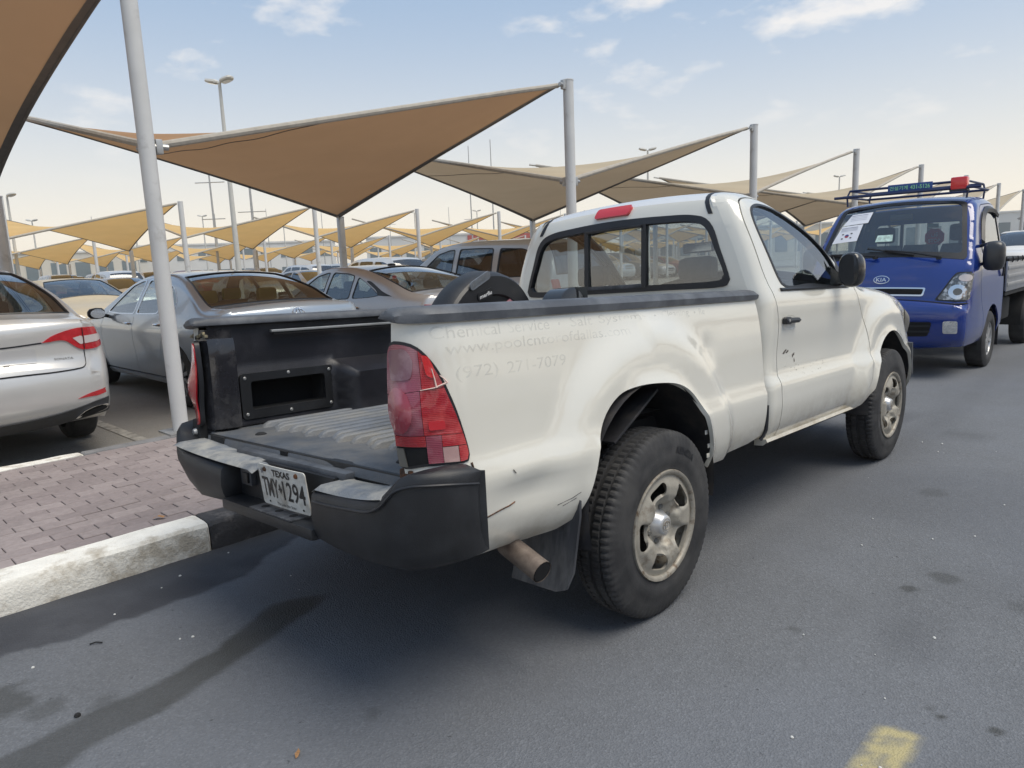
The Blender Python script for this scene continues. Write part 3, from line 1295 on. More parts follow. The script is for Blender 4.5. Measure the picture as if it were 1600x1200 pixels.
# ------------------------------------------------------------------ the pickup: body frame leans a little on its springs
TA, TB = R_(2.62), R_(1.90)
TM = np.array([[1, 0, -TA], [0, 1, TB], [math.tan(TA), -math.tan(TB), 1]])
TO = np.array([0, 1.2, 0.5])


def lean(V):
    return (np.asarray(V, float) - TO) @ TM.T + TO


_bw = smooth_interp(*zip(*[(0.40, 0.790), (0.44, 0.828), (0.52, 0.862), (0.62, 0.876), (0.675, 0.878), (0.705, 0.868), (0.75, 0.860), (0.90, 0.852), (1.05, 0.840), (1.14, 0.824), (1.2, 0.81)]))
YB, RB = -1.090, 0.165            # rear plane of the box and the radius of its corners
AR = (-0.035, 0.425, 0.415, 0.425)  # rear wheel opening: centre y, z, radii


def bed_x(y, z):
    y, z = np.asarray(y, float), np.asarray(z, float)
    x = _bw(z)
    rho = np.sqrt(((y - AR[0]) / AR[2]) ** 2 + ((z - AR[1]) / AR[3]) ** 2)
    ex = np.where(y > AR[0], 1.72, 1.62)
    fl = sstep(0, 1, (ex - rho) / 0.36) * 0.044 + 0.016 * sstep(1.10, 1.0, rho)
    fl = fl * np.where(y < AR[0], sstep(-0.95, -0.35, y) * 0.85 + 0.15 * sstep(-0.95, -0.8, y), 1)
    x = x + fl * sstep(1.13, 1.06, z)
    # dented lower quarter behind the wheel
    x = x - 0.016 * np.exp(-(((y + 0.72) / 0.16) ** 2 + ((z - 0.585) / 0.045) ** 2)) + 0.010 * np.exp(-(((y + 0.70) / 0.20) ** 2 + ((z - 0.66) / 0.03) ** 2))
    x = x - 0.007 * np.exp(-(((y + 0.82) / 0.10) ** 2 + ((z - 0.50) / 0.03) ** 2)) - 0.006 * np.exp(-(((y - 0.47) / 0.05) ** 2 + ((z - 0.94) / 0.05) ** 2))
    return x


def bed_surf(u, z):
    """u is y along the side; below YB+RB it wraps round the rear corner on to the tail pillar."""
    u, z = np.asarray(u, float), np.asarray(z, float)
    y1 = YB + RB
    s = np.maximum(y1 - u, 0)
    a = np.minimum(s / RB, math.pi / 2)
    rest = np.maximum(s - RB * math.pi / 2, 0)
    xs = bed_x(np.maximum(u, y1), z)
    x = xs - RB * (1 - np.cos(a)) - rest
    y = np.where(u >= y1, u, y1 - RB * np.sin(a))
    return np.stack([x, y, z], -1)
M['white'] = pm('aged_white_paint', (0.71, 0.69, 0.62), 0.16, coat=0.9, var=0.018, vscale=1.6, rvar=0.05, zdirt=((0.33, 0.27, 0.18), 0.42, 0.66, 0.95))
M['white_roof'] = pm('aged_white_roof_paint', (0.66, 0.665, 0.67), 0.25, coat=0.6, var=0.02, vscale=2.0)  # cooler white on upward panels: sky light put into the colour
M['blackp'] = pm('grained_black_plastic', (0.011, 0.012, 0.0145), 0.48, var=0.3, vscale=8, bump=0.12, bscale=300, second=(0.027, 0.029, 0.034), sthr=0.60, swidth=0.14, sscale=5)
M['capp'] = pm('faded_rail_cap', (0.060, 0.066, 0.078), 0.5, var=0.3, vscale=7, bump=0.1, bscale=200, second=(0.13, 0.14, 0.155), sthr=0.58, swidth=0.14, sscale=6)
M['liner'] = pm('black_bed_liner', (0.011, 0.011, 0.0155), 0.42, var=0.35, vscale=5, bump=0.15, bscale=220, second=(0.032, 0.031, 0.038), sthr=0.60, swidth=0.13, sscale=4)
M['floorp'] = pm('dusty_bed_floor', (0.075, 0.085, 0.10), 0.6, var=0.2, vscale=6, bump=0.3, bscale=160, second=(0.17, 0.16, 0.145), sthr=0.60, swidth=0.16, sscale=4)  # dusty; base darker than the ribs, groove shade put into the colour
M['ribp'] = pm('worn_rib_tops', (0.15, 0.165, 0.19), 0.6, var=0.2, vscale=6, bump=0.3, bscale=160, second=(0.23, 0.22, 0.20), sthr=0.57, swidth=0.16, sscale=4)  # same plastic, lighter: light on the raised ribs put into the colour
M['padp'] = pm('dusty_step_pad', (0.16, 0.175, 0.195), 0.75, var=0.3, vscale=8, bump=0.4, bscale=150, second=(0.36, 0.35, 0.32), sthr=0.52, swidth=0.12, sscale=9)
M['paintblk'] = pm('black_painted_steel', (0.018, 0.018, 0.022), 0.2, coat=0.5, var=0.3, vscale=9, second=(0.07, 0.068, 0.07), sthr=0.62, swidth=0.1, sscale=10)
M['rust'] = pm('rusty_steel', (0.16, 0.062, 0.022), 0.9, var=0.5, vscale=30, second=(0.05, 0.03, 0.02), sthr=0.5, swidth=0.1, sscale=25, bump=0.6, bscale=90)
M['under'] = pm('underbody_black', (0.012, 0.012, 0.013), 0.85, var=0.3)
M['arch_liner'] = pm('wheel_arch_liner', (0.022, 0.022, 0.026), 0.7, var=0.5, vscale=6, second=(0.06, 0.052, 0.045), sthr=0.60, swidth=0.1, sscale=6)
M['tyre'] = pm('tyre_rubber', (0.028, 0.028, 0.030), 0.75, var=0.25, vscale=10, bump=0.1, bscale=160, second=(0.060, 0.058, 0.056), sthr=0.57, swidth=0.15, sscale=5)
M['rim'] = pm('dull_wheel_paint', (0.36, 0.335, 0.285), 0.5, metal=0.2, var=0.12, vscale=9, second=(0.17, 0.135, 0.10), sthr=0.63, swidth=0.09, sscale=16, bump=0.1, bscale=90)
M['rim_edge'] = pm('corroded_rim_lip', (0.33, 0.305, 0.26), 0.55, metal=0.3, var=0.2, vscale=30, second=(0.14, 0.095, 0.06), sthr=0.60, swidth=0.08, sscale=35)
M['silver'] = pm('silver_cap', (0.55, 0.55, 0.55), 0.35, metal=0.6, var=0.1, vscale=20)
M['chrome'] = pm('chrome', (0.75, 0.75, 0.76), 0.12, metal=1.0)
M['dark'] = pm('dark_void', (0.006, 0.006, 0.007), 0.9)
M['rubber'] = pm('black_rubber', (0.016, 0.017, 0.021), 0.42, var=0.2)
M['seat'] = pm('grey_seat_fabric', (0.075, 0.075, 0.082), 0.9, var=0.2, vscale=20)
M['dash'] = pm('dark_dashboard', (0.035, 0.035, 0.038), 0.65)
M['exh'] = pm('rusted_exhaust_pipe', (0.26, 0.215, 0.18), 0.6, metal=0.5, var=0.3, vscale=14, second=(0.13, 0.10, 0.085), sthr=0.5, swidth=0.12, sscale=9)
M['flap'] = pm('scuffed_mud_flap', (0.045, 0.048, 0.056), 0.5, var=0.3, vscale=6, second=(0.12, 0.125, 0.135), sthr=0.58, swidth=0.14, sscale=5, stretch=(4, 4, 0.8))
M['g_rear'] = glass('tinted_rear_glass', (0.52, 0.56, 0.57), 1.25)
M['g_side'] = glass('green_tinted_glass', (0.72, 0.80, 0.78), 0.95)
M['g_front'] = glass('clear_windscreen', (0.78, 0.83, 0.81), 0.9)


def lens(name, c1, c2, c3, scale=(1, 1, 60), rough=0.12):
    """Moulded lamp plastic: vertical fluting and darker bands under a clear coat."""
    m = bpy.data.materials.new(name)
    n, l = nodes_of(m)
    p = n['Principled BSDF']
    p.inputs['Roughness'].default_value = rough
    p.inputs['Coat Weight'].default_value = 1.0
    p.inputs['Coat Roughness'].default_value = 0.05
    tc = n.new('ShaderNodeTexCoord')
    mp = n.new('ShaderNodeMapping')
    mp.inputs['Scale'].default_value = scale
    l.new(tc.outputs['Object'], mp.inputs[0])
    w = n.new('ShaderNodeTexWave')
    w.wave_type = 'BANDS'
    w.bands_direction = 'Z'
    w.inputs['Scale'].default_value = 1.0
    w.inputs['Distortion'].default_value = 0.4
    l.new(mp.outputs[0], w.inputs[0])
    no = n.new('ShaderNodeTexNoise')
    no.inputs['Scale'].default_value = 14
    no.inputs['Detail'].default_value = 4
    l.new(tc.outputs['Object'], no.inputs[0])
    a = n.new('ShaderNodeMix')
    a.data_type = 'RGBA'
    l.new(w.outputs[0], a.inputs[0])
    a.inputs[6].default_value = (*c1, 1)
    a.inputs[7].default_value = (*c2, 1)
    r = n.new('ShaderNodeMapRange')
    r.inputs[1].default_value = 0.48
    r.inputs[2].default_value = 0.66
    l.new(no.outputs[0], r.inputs[0])
    b = n.new('ShaderNodeMix')
    b.data_type = 'RGBA'
    l.new(r.outputs[0], b.inputs[0])
    l.new(a.outputs[2], b.inputs[6])
    b.inputs[7].default_value = (*c3, 1)
    l.new(b.outputs[2], p.inputs['Base Color'])
    bp = n.new('ShaderNodeBump')
    bp.inputs['Strength'].default_value = 0.15
    bp.inputs['Distance'].default_value = 0.003
    l.new(w.outputs[0], bp.inputs['Height'])
    l.new(bp.outputs[0], p.inputs['Normal'])
    return m


M['lens_red'] = lens('red_lamp_lens', (0.40, 0.014, 0.024), (0.31, 0.009, 0.017), (0.55, 0.07, 0.07))
M['lens_faded'] = lens('crazed_red_lens', (0.27, 0.045, 0.075), (0.215, 0.030, 0.055), (0.33, 0.13, 0.16), rough=0.22)
M['lens_clear'] = lens('clear_lamp_lens', (0.55, 0.42, 0.40), (0.32, 0.12, 0.11), (0.5, 0.36, 0.34), scale=(1, 1, 220))
M['lens_round'] = lens('round_brake_lens', (0.33, 0.03, 0.055), (0.28, 0.02, 0.04), (0.42, 0.14, 0.17), scale=(1, 1, 160), rough=0.18)
M['lens_smoke'] = lens('smoked_lamp_lens', (0.20, 0.075, 0.10), (0.14, 0.05, 0.07), (0.30, 0.17, 0.20), scale=(1, 1, 160), rough=0.2)
M['lens_bright'] = pm('bright_red_reflector', (0.62, 0.02, 0.03), 0.1, coat=1.0)
M['lampdark'] = pm('lamp_bowl_grey', (0.17, 0.165, 0.15), 0.4, metal=0.4)

truck = empty('pickup_truck', (0, 0, 0))
tag(truck, 'dirty white single-cab pickup truck without its tailgate, parked at the kerb', 'pickup truck')


def tp(mb, name, mat, parent=None, sharp=38, smooth=True):
    return mb.build(name, M[mat] if isinstance(mat, str) else mat, parent or truck, smooth, sharp, lean)


# ---- bed sides
arch_r = [(-0.44, 0.585), (-0.405, 0.687), (-0.345, 0.778), (-0.262, 0.832), (-0.157, 0.853), (-0.018, 0.850), (0.13, 0.827), (0.235, 0.778), (0.306, 0.693), (0.345, 0.596), (0.375, 0.50), (0.368, 0.442)]
arch_r = [tuple(q) for q in crom(arch_r, 0.03)]
U_IN = -1.193
UM = lambda u: float(np.interp(u, [-1.255, -1.05, -0.955], [-1.193, -1.038, -0.953]))
side_out = [(-1.140, 1.150), (-1.152, 1.10), (-1.165, 1.05), (-1.168, 0.85), (-1.160, 0.76), (-1.165, 0.70), (-1.06, 0.69), (-1.03, 0.62), (-0.99, 0.46), (-0.90, 0.412), (-0.66, 0.398), (-0.56, 0.412), (-0.487, 0.445), (-0.457, 0.53)] + arch_r + \
           [(0.60, 0.440), (0.86, 0.452), (0.96, 0.470), (0.985, 0.50), (0.988, 0.70), (0.988, 0.95), (0.975, 1.10), (0.965, 1.150)]
for mir in (False, True):
    if mir:
        side_out = [((-1.10 if u < -1.1 else u), z) for u, z in side_out]
    o = panel('bed_side', side_out, bed_surf, M['white'], truck, step=0.03 if not mir else 0.05, bstep=0.02, thick=0.018, xf=lean, mirror=mir, sharp=60)
# ---- rail caps
for sx in (1, -1):
    mb = MB()
    rings = []
    for y, k in ((-1.108, 0.30), (-1.102, 0.7), (-1.085, 0.93), (-1.06, 1.0), (-1.02, 1.0), (-0.97, 1.0), (-0.92, 1.0), (-0.5, 1.0), (0.0, 1.0), (0.5, 1.0), (0.93, 1.0), (0.965, 0.95), (0.985, 0.6)):
        xo = float(bed_x(max(y, -1.0), 1.13)) + 0.012
        xi = 0.672
        if y < -0.925:
            xo = max(xi + 0.075, xo - RB * (1 - math.sqrt(max(0, 1 - ((-0.925 - y) / 0.185) ** 2))))
        zc = 1.155
        wd = xo - xi
        pf = [(xo, 1.134), (xo + 0.003, 1.158), (xo - 0.012, 1.177), (xo - 0.035, 1.184), (xi + 0.4 * wd, 1.184), (xi + 0.012, 1.176), (xi, 1.160), (xi, 1.148), (xi + 0.015, 1.146), (xo - 0.02, 1.134)]
        rings.append([(sx * x, y, zc + (z - zc) * k) for x, z in pf])
    mb.loft(rings if sx > 0 else [r[::-1] for r in rings])
    tp(mb, 'rail_cap', 'capp')
# ---- inner walls of the box
def wall_surf(u, z):
    u, z = np.asarray(u, float), np.asarray(z, float)
    x = -0.705 + 0.018 * sstep(0.945, 0.93, z + 0.012 * sstep(-0.60, -0.58, u) - 0.02 * sstep(-0.455, -0.44, u))
    x = x + 0.16 * sstep(-0.46, -0.40, u) * sstep(0.46, 0.40, u) * sstep(0.935, 0.90, z)
    x = x + 0.01 * sstep(0.74, 0.70, z)
    return np.stack([x, u, z], -1)


box_hole = rrect(-0.682, 0.825, 0.378, 0.132, 0.012)
w_out_ = [(-1.03, 0.695), (0.95, 0.695), (0.95, 1.165), (-1.03, 1.165)]
panel('bed_inner_wall', w_out_, wall_surf, M['liner'], truck, holes=[box_hole], step=0.03, bstep=0.025, thick=0.0, xf=lean, sharp=60)
panel('bed_inner_wall', w_out_, lambda u, z: wall_surf(u, z) * np.array([-1, 1, 1]), M['liner'], truck, step=0.04, thick=0.0, flip=True, xf=lean, sharp=60)
# storage pocket with a screwed-on frame
mb = MB()
hx = np.array(box_hole)
hx3 = np.stack([np.full(len(hx), -0.69), hx[:, 0], hx[:, 1]], 1)
back = hx3.copy()
back[:, 0] = -0.80
mb.loft([hx3.tolist(), back.tolist()], caps=False)
mb.add(back.tolist(), [tuple(range(len(back)))])
pocket = tp(mb, 'storage_pocket', 'dark')
fr = panel('pocket_frame', rrect(-0.682, 0.823, 0.472, 0.205, 0.02), lambda u, z: np.stack([np.full_like(u, -0.672), u, z], -1), M['blackp'], truck, holes=[rrect(-0.682, 0.825, 0.374, 0.128, 0.012)], step=0.05, thick=0.016, xf=lean)
for (yy, zz) in ((-0.895, 0.905), (-0.682, 0.912), (-0.468, 0.905), (-0.895, 0.742), (-0.682, 0.737), (-0.468, 0.742)):
    MB().lathe([(0.0, 0.004), (0.005, 0.004), (0.008, 0.0)], 10, (-0.672, yy, zz)).build('screw', M['galv'], fr, xf=lean)
mb = MB()
for y in (-0.93,):
    pass
MB().box((-0.668, -0.28, 1.108), (0.02, 0.95, 0.012), bev=0.003).build('tie_down_rail', M['galv'], truck, xf=lean)
MB().box((-0.668, -0.28, 1.096), (0.012, 0.93, 0.010)).build('rail_slot', M['dark'], truck, xf=lean)
# left tail post: painted inner pillar, striker plate, exposed welds
mb = MB()
mb.loft([[(-0.79, -1.052, z), (-0.715, -1.052, z), (-0.690, -1.045, z), (-0.690, -0.93, z), (-0.79, -0.93, z)] for z in (0.66, 0.80, 0.95, 1.06, 1.13)])
pil = tp(mb, 'tail_pillar', 'paintblk', sharp=25)
mb = MB()
mb.loft([[(-0.735 + d, -1.062, z), (-0.655 + d, -1.050, z), (-0.640 + d, -1.0, z), (-0.640 + d, -0.94, z), (-0.735 + d, -0.94, z)] for z, d in ((0.70, 0), (0.85, 0.002), (1.0, 0), (1.06, -0.004), (1.09, -0.012))])
tp(mb, 'pillar_cover', 'paintblk', sharp=25)
mb = MB()
for k in range(7):
    mb.box((-0.80 + 0.024 * k, -1.056, 1.103 + 0.006 * (k % 3)), (0.02, 0.012, 0.014), bev=0.004)
mb.lathe([(0.0, -1.066), (0.012, -1.066), (0.018, -1.058), (0.018, -1.05)], 12, (-0.755, 0, 1.10), axis='Y')
mb.build('weld_flange', pm('primer_and_grime', (0.33, 0.28, 0.17), 0.8, var=0.3, second=(0.05, 0.045, 0.04), sthr=0.5, sscale=40, vscale=30), pil, xf=lean)
for z in (0.985, 0.955, 0.93, 0.90, 0.86, 0.83):
    MB().lathe([(0.0, -1.050), (0.006, -1.050), (0.009, -1.044)], 10, (-0.748 + (0.006 if z < 0.92 else 0), 0, z), axis='Y').build('bolt', M['galv'], pil, xf=lean)
mb = MB().box((-0.765, -1.068, 0.665), (0.075, 0.05, 0.16), bev=0.012)
hb = tp(mb, 'tailgate_hinge', 'under')
MB().lathe([(0, -1.106), (0.012, -1.106), (0.016, -1.095), (0.016, -1.08)], 12, (-0.765, 0, 0.69), axis='Y').build('hinge_pin', M['galv'], hb, xf=lean)
# right tail pillar back side (inside the box)
mb = MB().loft([[(0.76, -1.03, z), (0.69, -1.03, z), (0.66, -1.02, z), (0.66, -0.93, z), (0.78, -0.93, z)] for z in (0.66, 1.13)])
tp(mb, 'tail_pillar', 'paintblk', sharp=25)
# ---- ribbed floor with its rolled lip
xs = np.arange(-0.70, 0.7001, 0.02)
ys = np.array([-1.075, -1.068, -1.05, -1.02, -0.90, -0.87, -0.845, -0.82, -0.5, 0.0, 0.5, 0.88, 0.90, 0.95])
XX, YY = np.meshgrid(xs, ys)
rib = XX * 0
stg = 0.04 * np.sin(XX * 7)
ZZ = 0.688 + 0.0 * rib * sstep(-0.875, -0.83, YY) * sstep(0.90, 0.87, YY)
ZZ = ZZ - 0.012 * (YY < -1.06) - 0.028 * (YY < -1.07)
dent = np.exp(-((XX - 0.33) / 0.05) ** 2) * (YY < -1.04) * 0.02
flo = tp(MB().grid(np.stack([XX, YY, ZZ - dent], -1)[:, ::-1]), 'bed_floor', 'floorp', sharp=50)
rb0 = MB()
for k_ in range(16):
    x_ = -0.585 + 0.078 * k_
    y_ = -0.875 + 0.02 * math.sin(k_ * 2.1)
    rb1 = MB().loft([[(x_ + dx * w_, y, 0.687 + dz * h_) for dx, dz in ((-0.024, 0), (-0.018, 0.8), (-0.012, 1.0), (0.012, 1.0), (0.018, 0.8), (0.024, 0))] for y, w_, h_ in ((y_, 0.5, 0.002), (y_ + 0.012, 0.8, 0.016), (y_ + 0.035, 1.0, 0.025), (0.86, 1.0, 0.025), (0.89, 0.8, 0.004))])
    rb1.build('floor_rib', M['ribp'], flo, True, 30, lean)
for x in (-0.42, 0.55):
    tp(MB().lathe([(0.0, 0.697), (0.014, 0.697), (0.022, 0.692), (0.024, 0.686)], 12, (x, -0.965, 0), axis='Z'), 'floor_bolt', 'under')
sill = tp(MB().box((0.0, -1.052, 0.628), (1.42, 0.03, 0.11), bev=0.006), 'bed_sill', 'blackp')
MB().box((-0.03, -1.068, 0.655), (0.05, 0.012, 0.05)).build('sill_slot', M['dark'], sill, xf=lean)
MB().add([(0.36, -1.0695, 0.645), (0.40, -1.0695, 0.60), (0.37, -1.0695, 0.612), (0.31, -1.0695, 0.618)], [(0, 1, 2, 3)]).build('torn_corner', M['dark'], sill, xf=lean, smooth=False)
MB().box((-0.60, -1.069, 0.655), (0.13, 0.012, 0.055), bev=0.005).build('latch_plate', M['under'], sill, xf=lean)
for k in range(4):
    MB().lathe([(0.0, -1.07), (0.009 if k % 3 else 0.006, -1.07), (0.009 if k % 3 else 0.006, -1.06)], 8, (0.50 + 0.04 * k, 0, 0.625), axis='Y').build('sill_hole', M['dark'], sill, xf=lean)
# front wall of the box and structure beneath
tp(MB().box((0, 0.965, 0.90), (1.42, 0.03, 0.50), bev=0.01), 'bulkhead', 'liner')
tp(MB().box((0, 0.0, 0.62), (1.30, 1.94, 0.06)).box((0.42, 1.2, 0.50), (0.09, 4.3, 0.14)).box((-0.42, 1.2, 0.50), (0.09, 4.3, 0.14)).box((0, 1.7, 0.50), (1.30, 1.35, 0.05))
   .box((0, -0.55, 0.50), (0.8, 0.5, 0.18)).box((0, 2.9, 0.60), (1.0, 1.0, 0.25)), 'chassis', 'under')
# wheel wells
for sx in (1, -1):
    for (cy, rx, rz, zc) in ((-0.035, 0.44, 0.44, 0.425), (2.785, 0.44, 0.475, 0.42)):
        a = np.linspace(-0.25 if cy < 1 else 0.25, math.pi + (0.25 if cy < 1 else 0.1), 26)
        P = np.array([[(sx * x, cy + rx * math.cos(t) * k, zc + rz * math.sin(t) * k) for t in a] for x, k in ((0.905, 0.985), (0.86, 1.0), (0.70, 1.0), (0.60, 1.0))])
        mb = MB().grid(P if sx < 0 else P[:, ::-1])
        mb.add([(sx * 0.60, cy + rx * math.cos(t), zc + rz * math.sin(t)) for t in a], [tuple(range(26)) if sx > 0 else tuple(range(26))[::-1]])
        tp(mb, 'wheel_well', 'arch_liner', sharp=50)
# inner fender edge with clip holes, a dangling bracket and splash panel
tp(MB().box((0.80, -0.08, 0.73), (0.10, 0.34, 0.012), Matrix.Rotation(0.5, 3, 'X'), bev=0.004).box((0.74, -0.30, 0.66), (0.05, 0.05, 0.10), bev=0.01), 'splash_panel', 'arch_liner')
tp(MB().box((0.72, -0.29, 0.70), (0.02, 0.03, 0.08)).box((0.73, -0.30, 0.665), (0.05, 0.07, 0.015)).box((0.73, -0.28, 0.64), (0.02, 0.02, 0.06)), 'broken_bracket', 'rust')
for z in (0.50, 0.54, 0.60):
    tp(MB().box((0.905, 0.352 + 0.01 * math.sin(z * 50), z), (0.004, 0.022, 0.018), bev=0.001), 'arch_clip', 'white')
# ---- right tail lamp, laid round the corner
tl_out = [(-1.159, 1.081), (-1.109, 1.082), (-1.073, 1.066), (-1.029, 1.011), (-0.997, 0.929), (-0.972, 0.843), (-0.954, 0.745), (-0.960, 0.729), (-1.022, 0.726), (-1.088, 0.723), (-1.171, 0.719), (-1.178, 0.811), (-1.192, 0.886), (-1.185, 0.999)]
tl = [tuple(q) for q in crom(tl_out, 0.02, closed=True)]
lamp = panel('tail_lamp', tl, bed_surf, M['rubber'], truck, step=0.03, bstep=0.02, thick=0.02, off=0.004, xf=lean, sharp=60)
tag(lamp, 'cracked right tail lamp with a broken-out lower corner')


def lamp_surf(u, z):
    P = bed_surf(u, z)
    b = 0.010 + 0.028 * np.exp(-(((u + 1.125) / 0.045) ** 2 + ((z - 0.885) / 0.075) ** 2)) - 0.004 * np.exp(-(((u + 1.03) / 0.035) ** 2 + ((z - 0.83) / 0.02) ** 2))
    n_ = np.stack([np.cos(np.clip((-0.925 - u) / RB, 0, math.pi / 2)), -np.sin(np.clip((-0.925 - u) / RB, 0, math.pi / 2)), np.zeros_like(u)], -1)
    n_ /= np.maximum(np.linalg.norm(n_, axis=-1, keepdims=True), 1e-6)
    return P + n_ * b[..., None]


def inset(poly, d):
    P = np.array(poly)
    c = P.mean(0)
    return [tuple(q + (c - q) / np.linalg.norm(c - q) * d) for q in P]


li = inset(tl, 0.009)


def clip_poly(poly, f):
    """Keep the part of a polygon where f >= 0 (f linear along edges)."""
    out = []
    n_ = len(poly)
    for i in range(n_):
        a, b = np.array(poly[i]), np.array(poly[(i + 1) % n_])
        fa, fb = f(a), f(b)
        if fa >= 0:
            out.append(tuple(a))
        if (fa >= 0) != (fb >= 0):
            out.append(tuple(a + (b - a) * fa / (fa - fb)))
    return out


upper = clip_poly(li, lambda q: q[1] - 0.944 - 0.10 * (q[0] - UM(-1.10)))
mid_ = clip_poly(clip_poly(li, lambda q: 0.9425 + 0.10 * (q[0] - UM(-1.10)) - q[1]), lambda q: q[1] - 0.8145)
low = clip_poly(li, lambda q: 0.8130 - q[1])
upl = clip_poly(upper, lambda q: UM(-1.0970) - q[0])
upr = clip_poly(upper, lambda q: q[0] - UM(-1.0955))
midl = clip_poly(mid_, lambda q: UM(-1.1040) - q[0])
midr = clip_poly(mid_, lambda q: q[0] - UM(-1.1025))
lowl = clip_poly(clip_poly(low, lambda q: UM(-1.10) - q[0]), lambda q: q[1] - 0.782)
lowll = clip_poly(clip_poly(low, lambda q: UM(-1.10) - q[0]), lambda q: 0.778 - q[1])
lowm = clip_poly(clip_poly(low, lambda q: q[0] - UM(-1.0985)), lambda q: UM(-1.0442) - q[0])
lowr = clip_poly(low, lambda q: q[0] - UM(-1.0428))
lowr_b = clip_poly(clip_poly(lowr, lambda q: 0.778 - q[1]), lambda q: UM(-0.995) - q[0])
lowr_a = clip_poly(lowr, lambda q: q[1] - 0.780)
lowr_c = clip_poly(clip_poly(lowr, lambda q: 0.778 - q[1]), lambda q: q[0] - UM(-0.993))
for nm, pg, mt in (('lens', upl, 'lens_faded'), ('lens', upr, 'lens_red'), ('lens', midl, 'lens_faded'), ('lens', midr, 'lens_red'), ('lens', lowl, 'lens_red'),
                   ('lens', lowm, 'lens_faded'), ('lens', lowr_a, 'lens_red'), ('reversing_lens', lowr_b, 'lens_clear'), ('lens', lowr_c, 'lens_red')):
    if len(pg) > 2:
        panel(nm, pg, lamp_surf, M[mt], lamp, step=0.02, thick=0.007, xf=lean, sharp=60)
panel('broken_lamp_bowl', lowll, lambda u, z: lamp_surf(u, z) + np.array([0, 0.004, 0]), M['dark'], lamp, step=0.03, thick=0.0, xf=lean)
panel('bowl_divider', [(UM(-1.226), 0.776), (UM(-1.19), 0.776), (UM(-1.185), 0.722), (UM(-1.222), 0.722)], lambda u, z: lamp_surf(u, z) + np.array([0, -0.001, 0]), M['lampdark'], lamp, step=0.03, thick=0.004, xf=lean)
panel('reflector', rrect(UM(-1.055), 0.842, 0.045, 0.026, 0.006), lamp_surf, M['lens_bright'], lamp, step=0.03, thick=0.003, off=0.004, xf=lean)
panel('brake_lens', ellipse(UM(-1.185), 0.888, 0.040, 0.066, 28), lamp_surf, M['lens_round'], lamp, step=0.015, thick=0.004, off=0.004, xf=lean)
panel('upper_bowl', rpoly([(UM(-1.215), 1.06), (UM(-1.215), 0.972), (UM(-1.13), 0.975), (UM(-1.115), 1.03), (UM(-1.14), 1.065)], 0.015), lamp_surf, M['lens_smoke'], lamp, step=0.02, thick=0.003, off=0.003, xf=lean)
panel('turn_lens', rpoly([(UM(-1.085), 1.045), (UM(-1.075), 0.985), (UM(-1.045), 0.975), (UM(-1.045), 1.005), (UM(-1.06), 1.04)], 0.012), lamp_surf, M['lens_bright'], lamp, step=0.02, thick=0.003, off=0.003, xf=lean)
crk = pm('cracked_lens_edge', (0.75, 0.55, 0.48), 0.4)
for pl_ in ([(UM(-1.10), 0.945), (UM(-1.05), 0.950), (UM(-1.012), 0.962)], [(UM(-1.052), 1.005), (UM(-1.046), 0.975), (UM(-1.043), 0.950)], [(UM(-1.03), 0.985), (UM(-1.018), 0.975), (UM(-1.008), 0.962)]):
    q = lamp_surf(*np.array(pl_).T) + np.array([0.002, -0.003, 0])
    MB().tube([tuple(v) for v in q], [0.0012, 0.002, 0.0032], 5).build('crack', crk, lamp, xf=lean)
# rusty seam under the lamp
tp(MB().box((0.715, -1.078, 0.694), (0.045, 0.02, 0.034), bev=0.008).box((0.745, -1.080, 0.700), (0.02, 0.02, 0.02), bev=0.006), 'rusted_bracket', 'rust')
mb = MB()
q = bed_surf(np.full(14, -0.951) + np.linspace(0, 0.045, 14), np.linspace(0.722, 0.44, 14)) + np.array([0.001, 0, 0])
mb.tube([tuple(v) for v in q], [0.004, 0.003, 0.002, 0.0025, 0.002, 0.002, 0.003, 0.002, 0.003, 0.004, 0.004, 0.005, 0.006, 0.007], 5)
tp(mb, 'rust_edge', 'rust')
for pts_, rr in (([(-0.90, 0.545), (-0.84, 0.553), (-0.80, 0.556), (-0.775, 0.562)], 0.0022), ([(-0.60, 0.512), (-0.54, 0.525), (-0.50, 0.536)], 0.001), ([(-0.58, 0.505), (-0.52, 0.52)], 0.001), ([(-0.80, 0.672), (-0.79, 0.66)], 0.0015)):
    pts_ = np.array(pts_)
    q = bed_surf(pts_[:, 0], pts_[:, 1]) + np.array([0.0006, 0, 0])
    tp(MB().tube([tuple(v) for v in q], rr, 5), 'scratch', 'rust' if rr > 0.002 else 'blackp')
# left tail lamp, only its outer edge shows
llo = panel('tail_lamp', tl, bed_surf, M['rubber'], truck, step=0.05, bstep=0.03, thick=0.02, off=0.004, xf=lean, mirror=True)
panel('lens', li, lamp_surf, M['lens_red'], llo, step=0.03, thick=0.007, xf=lean, mirror=True)
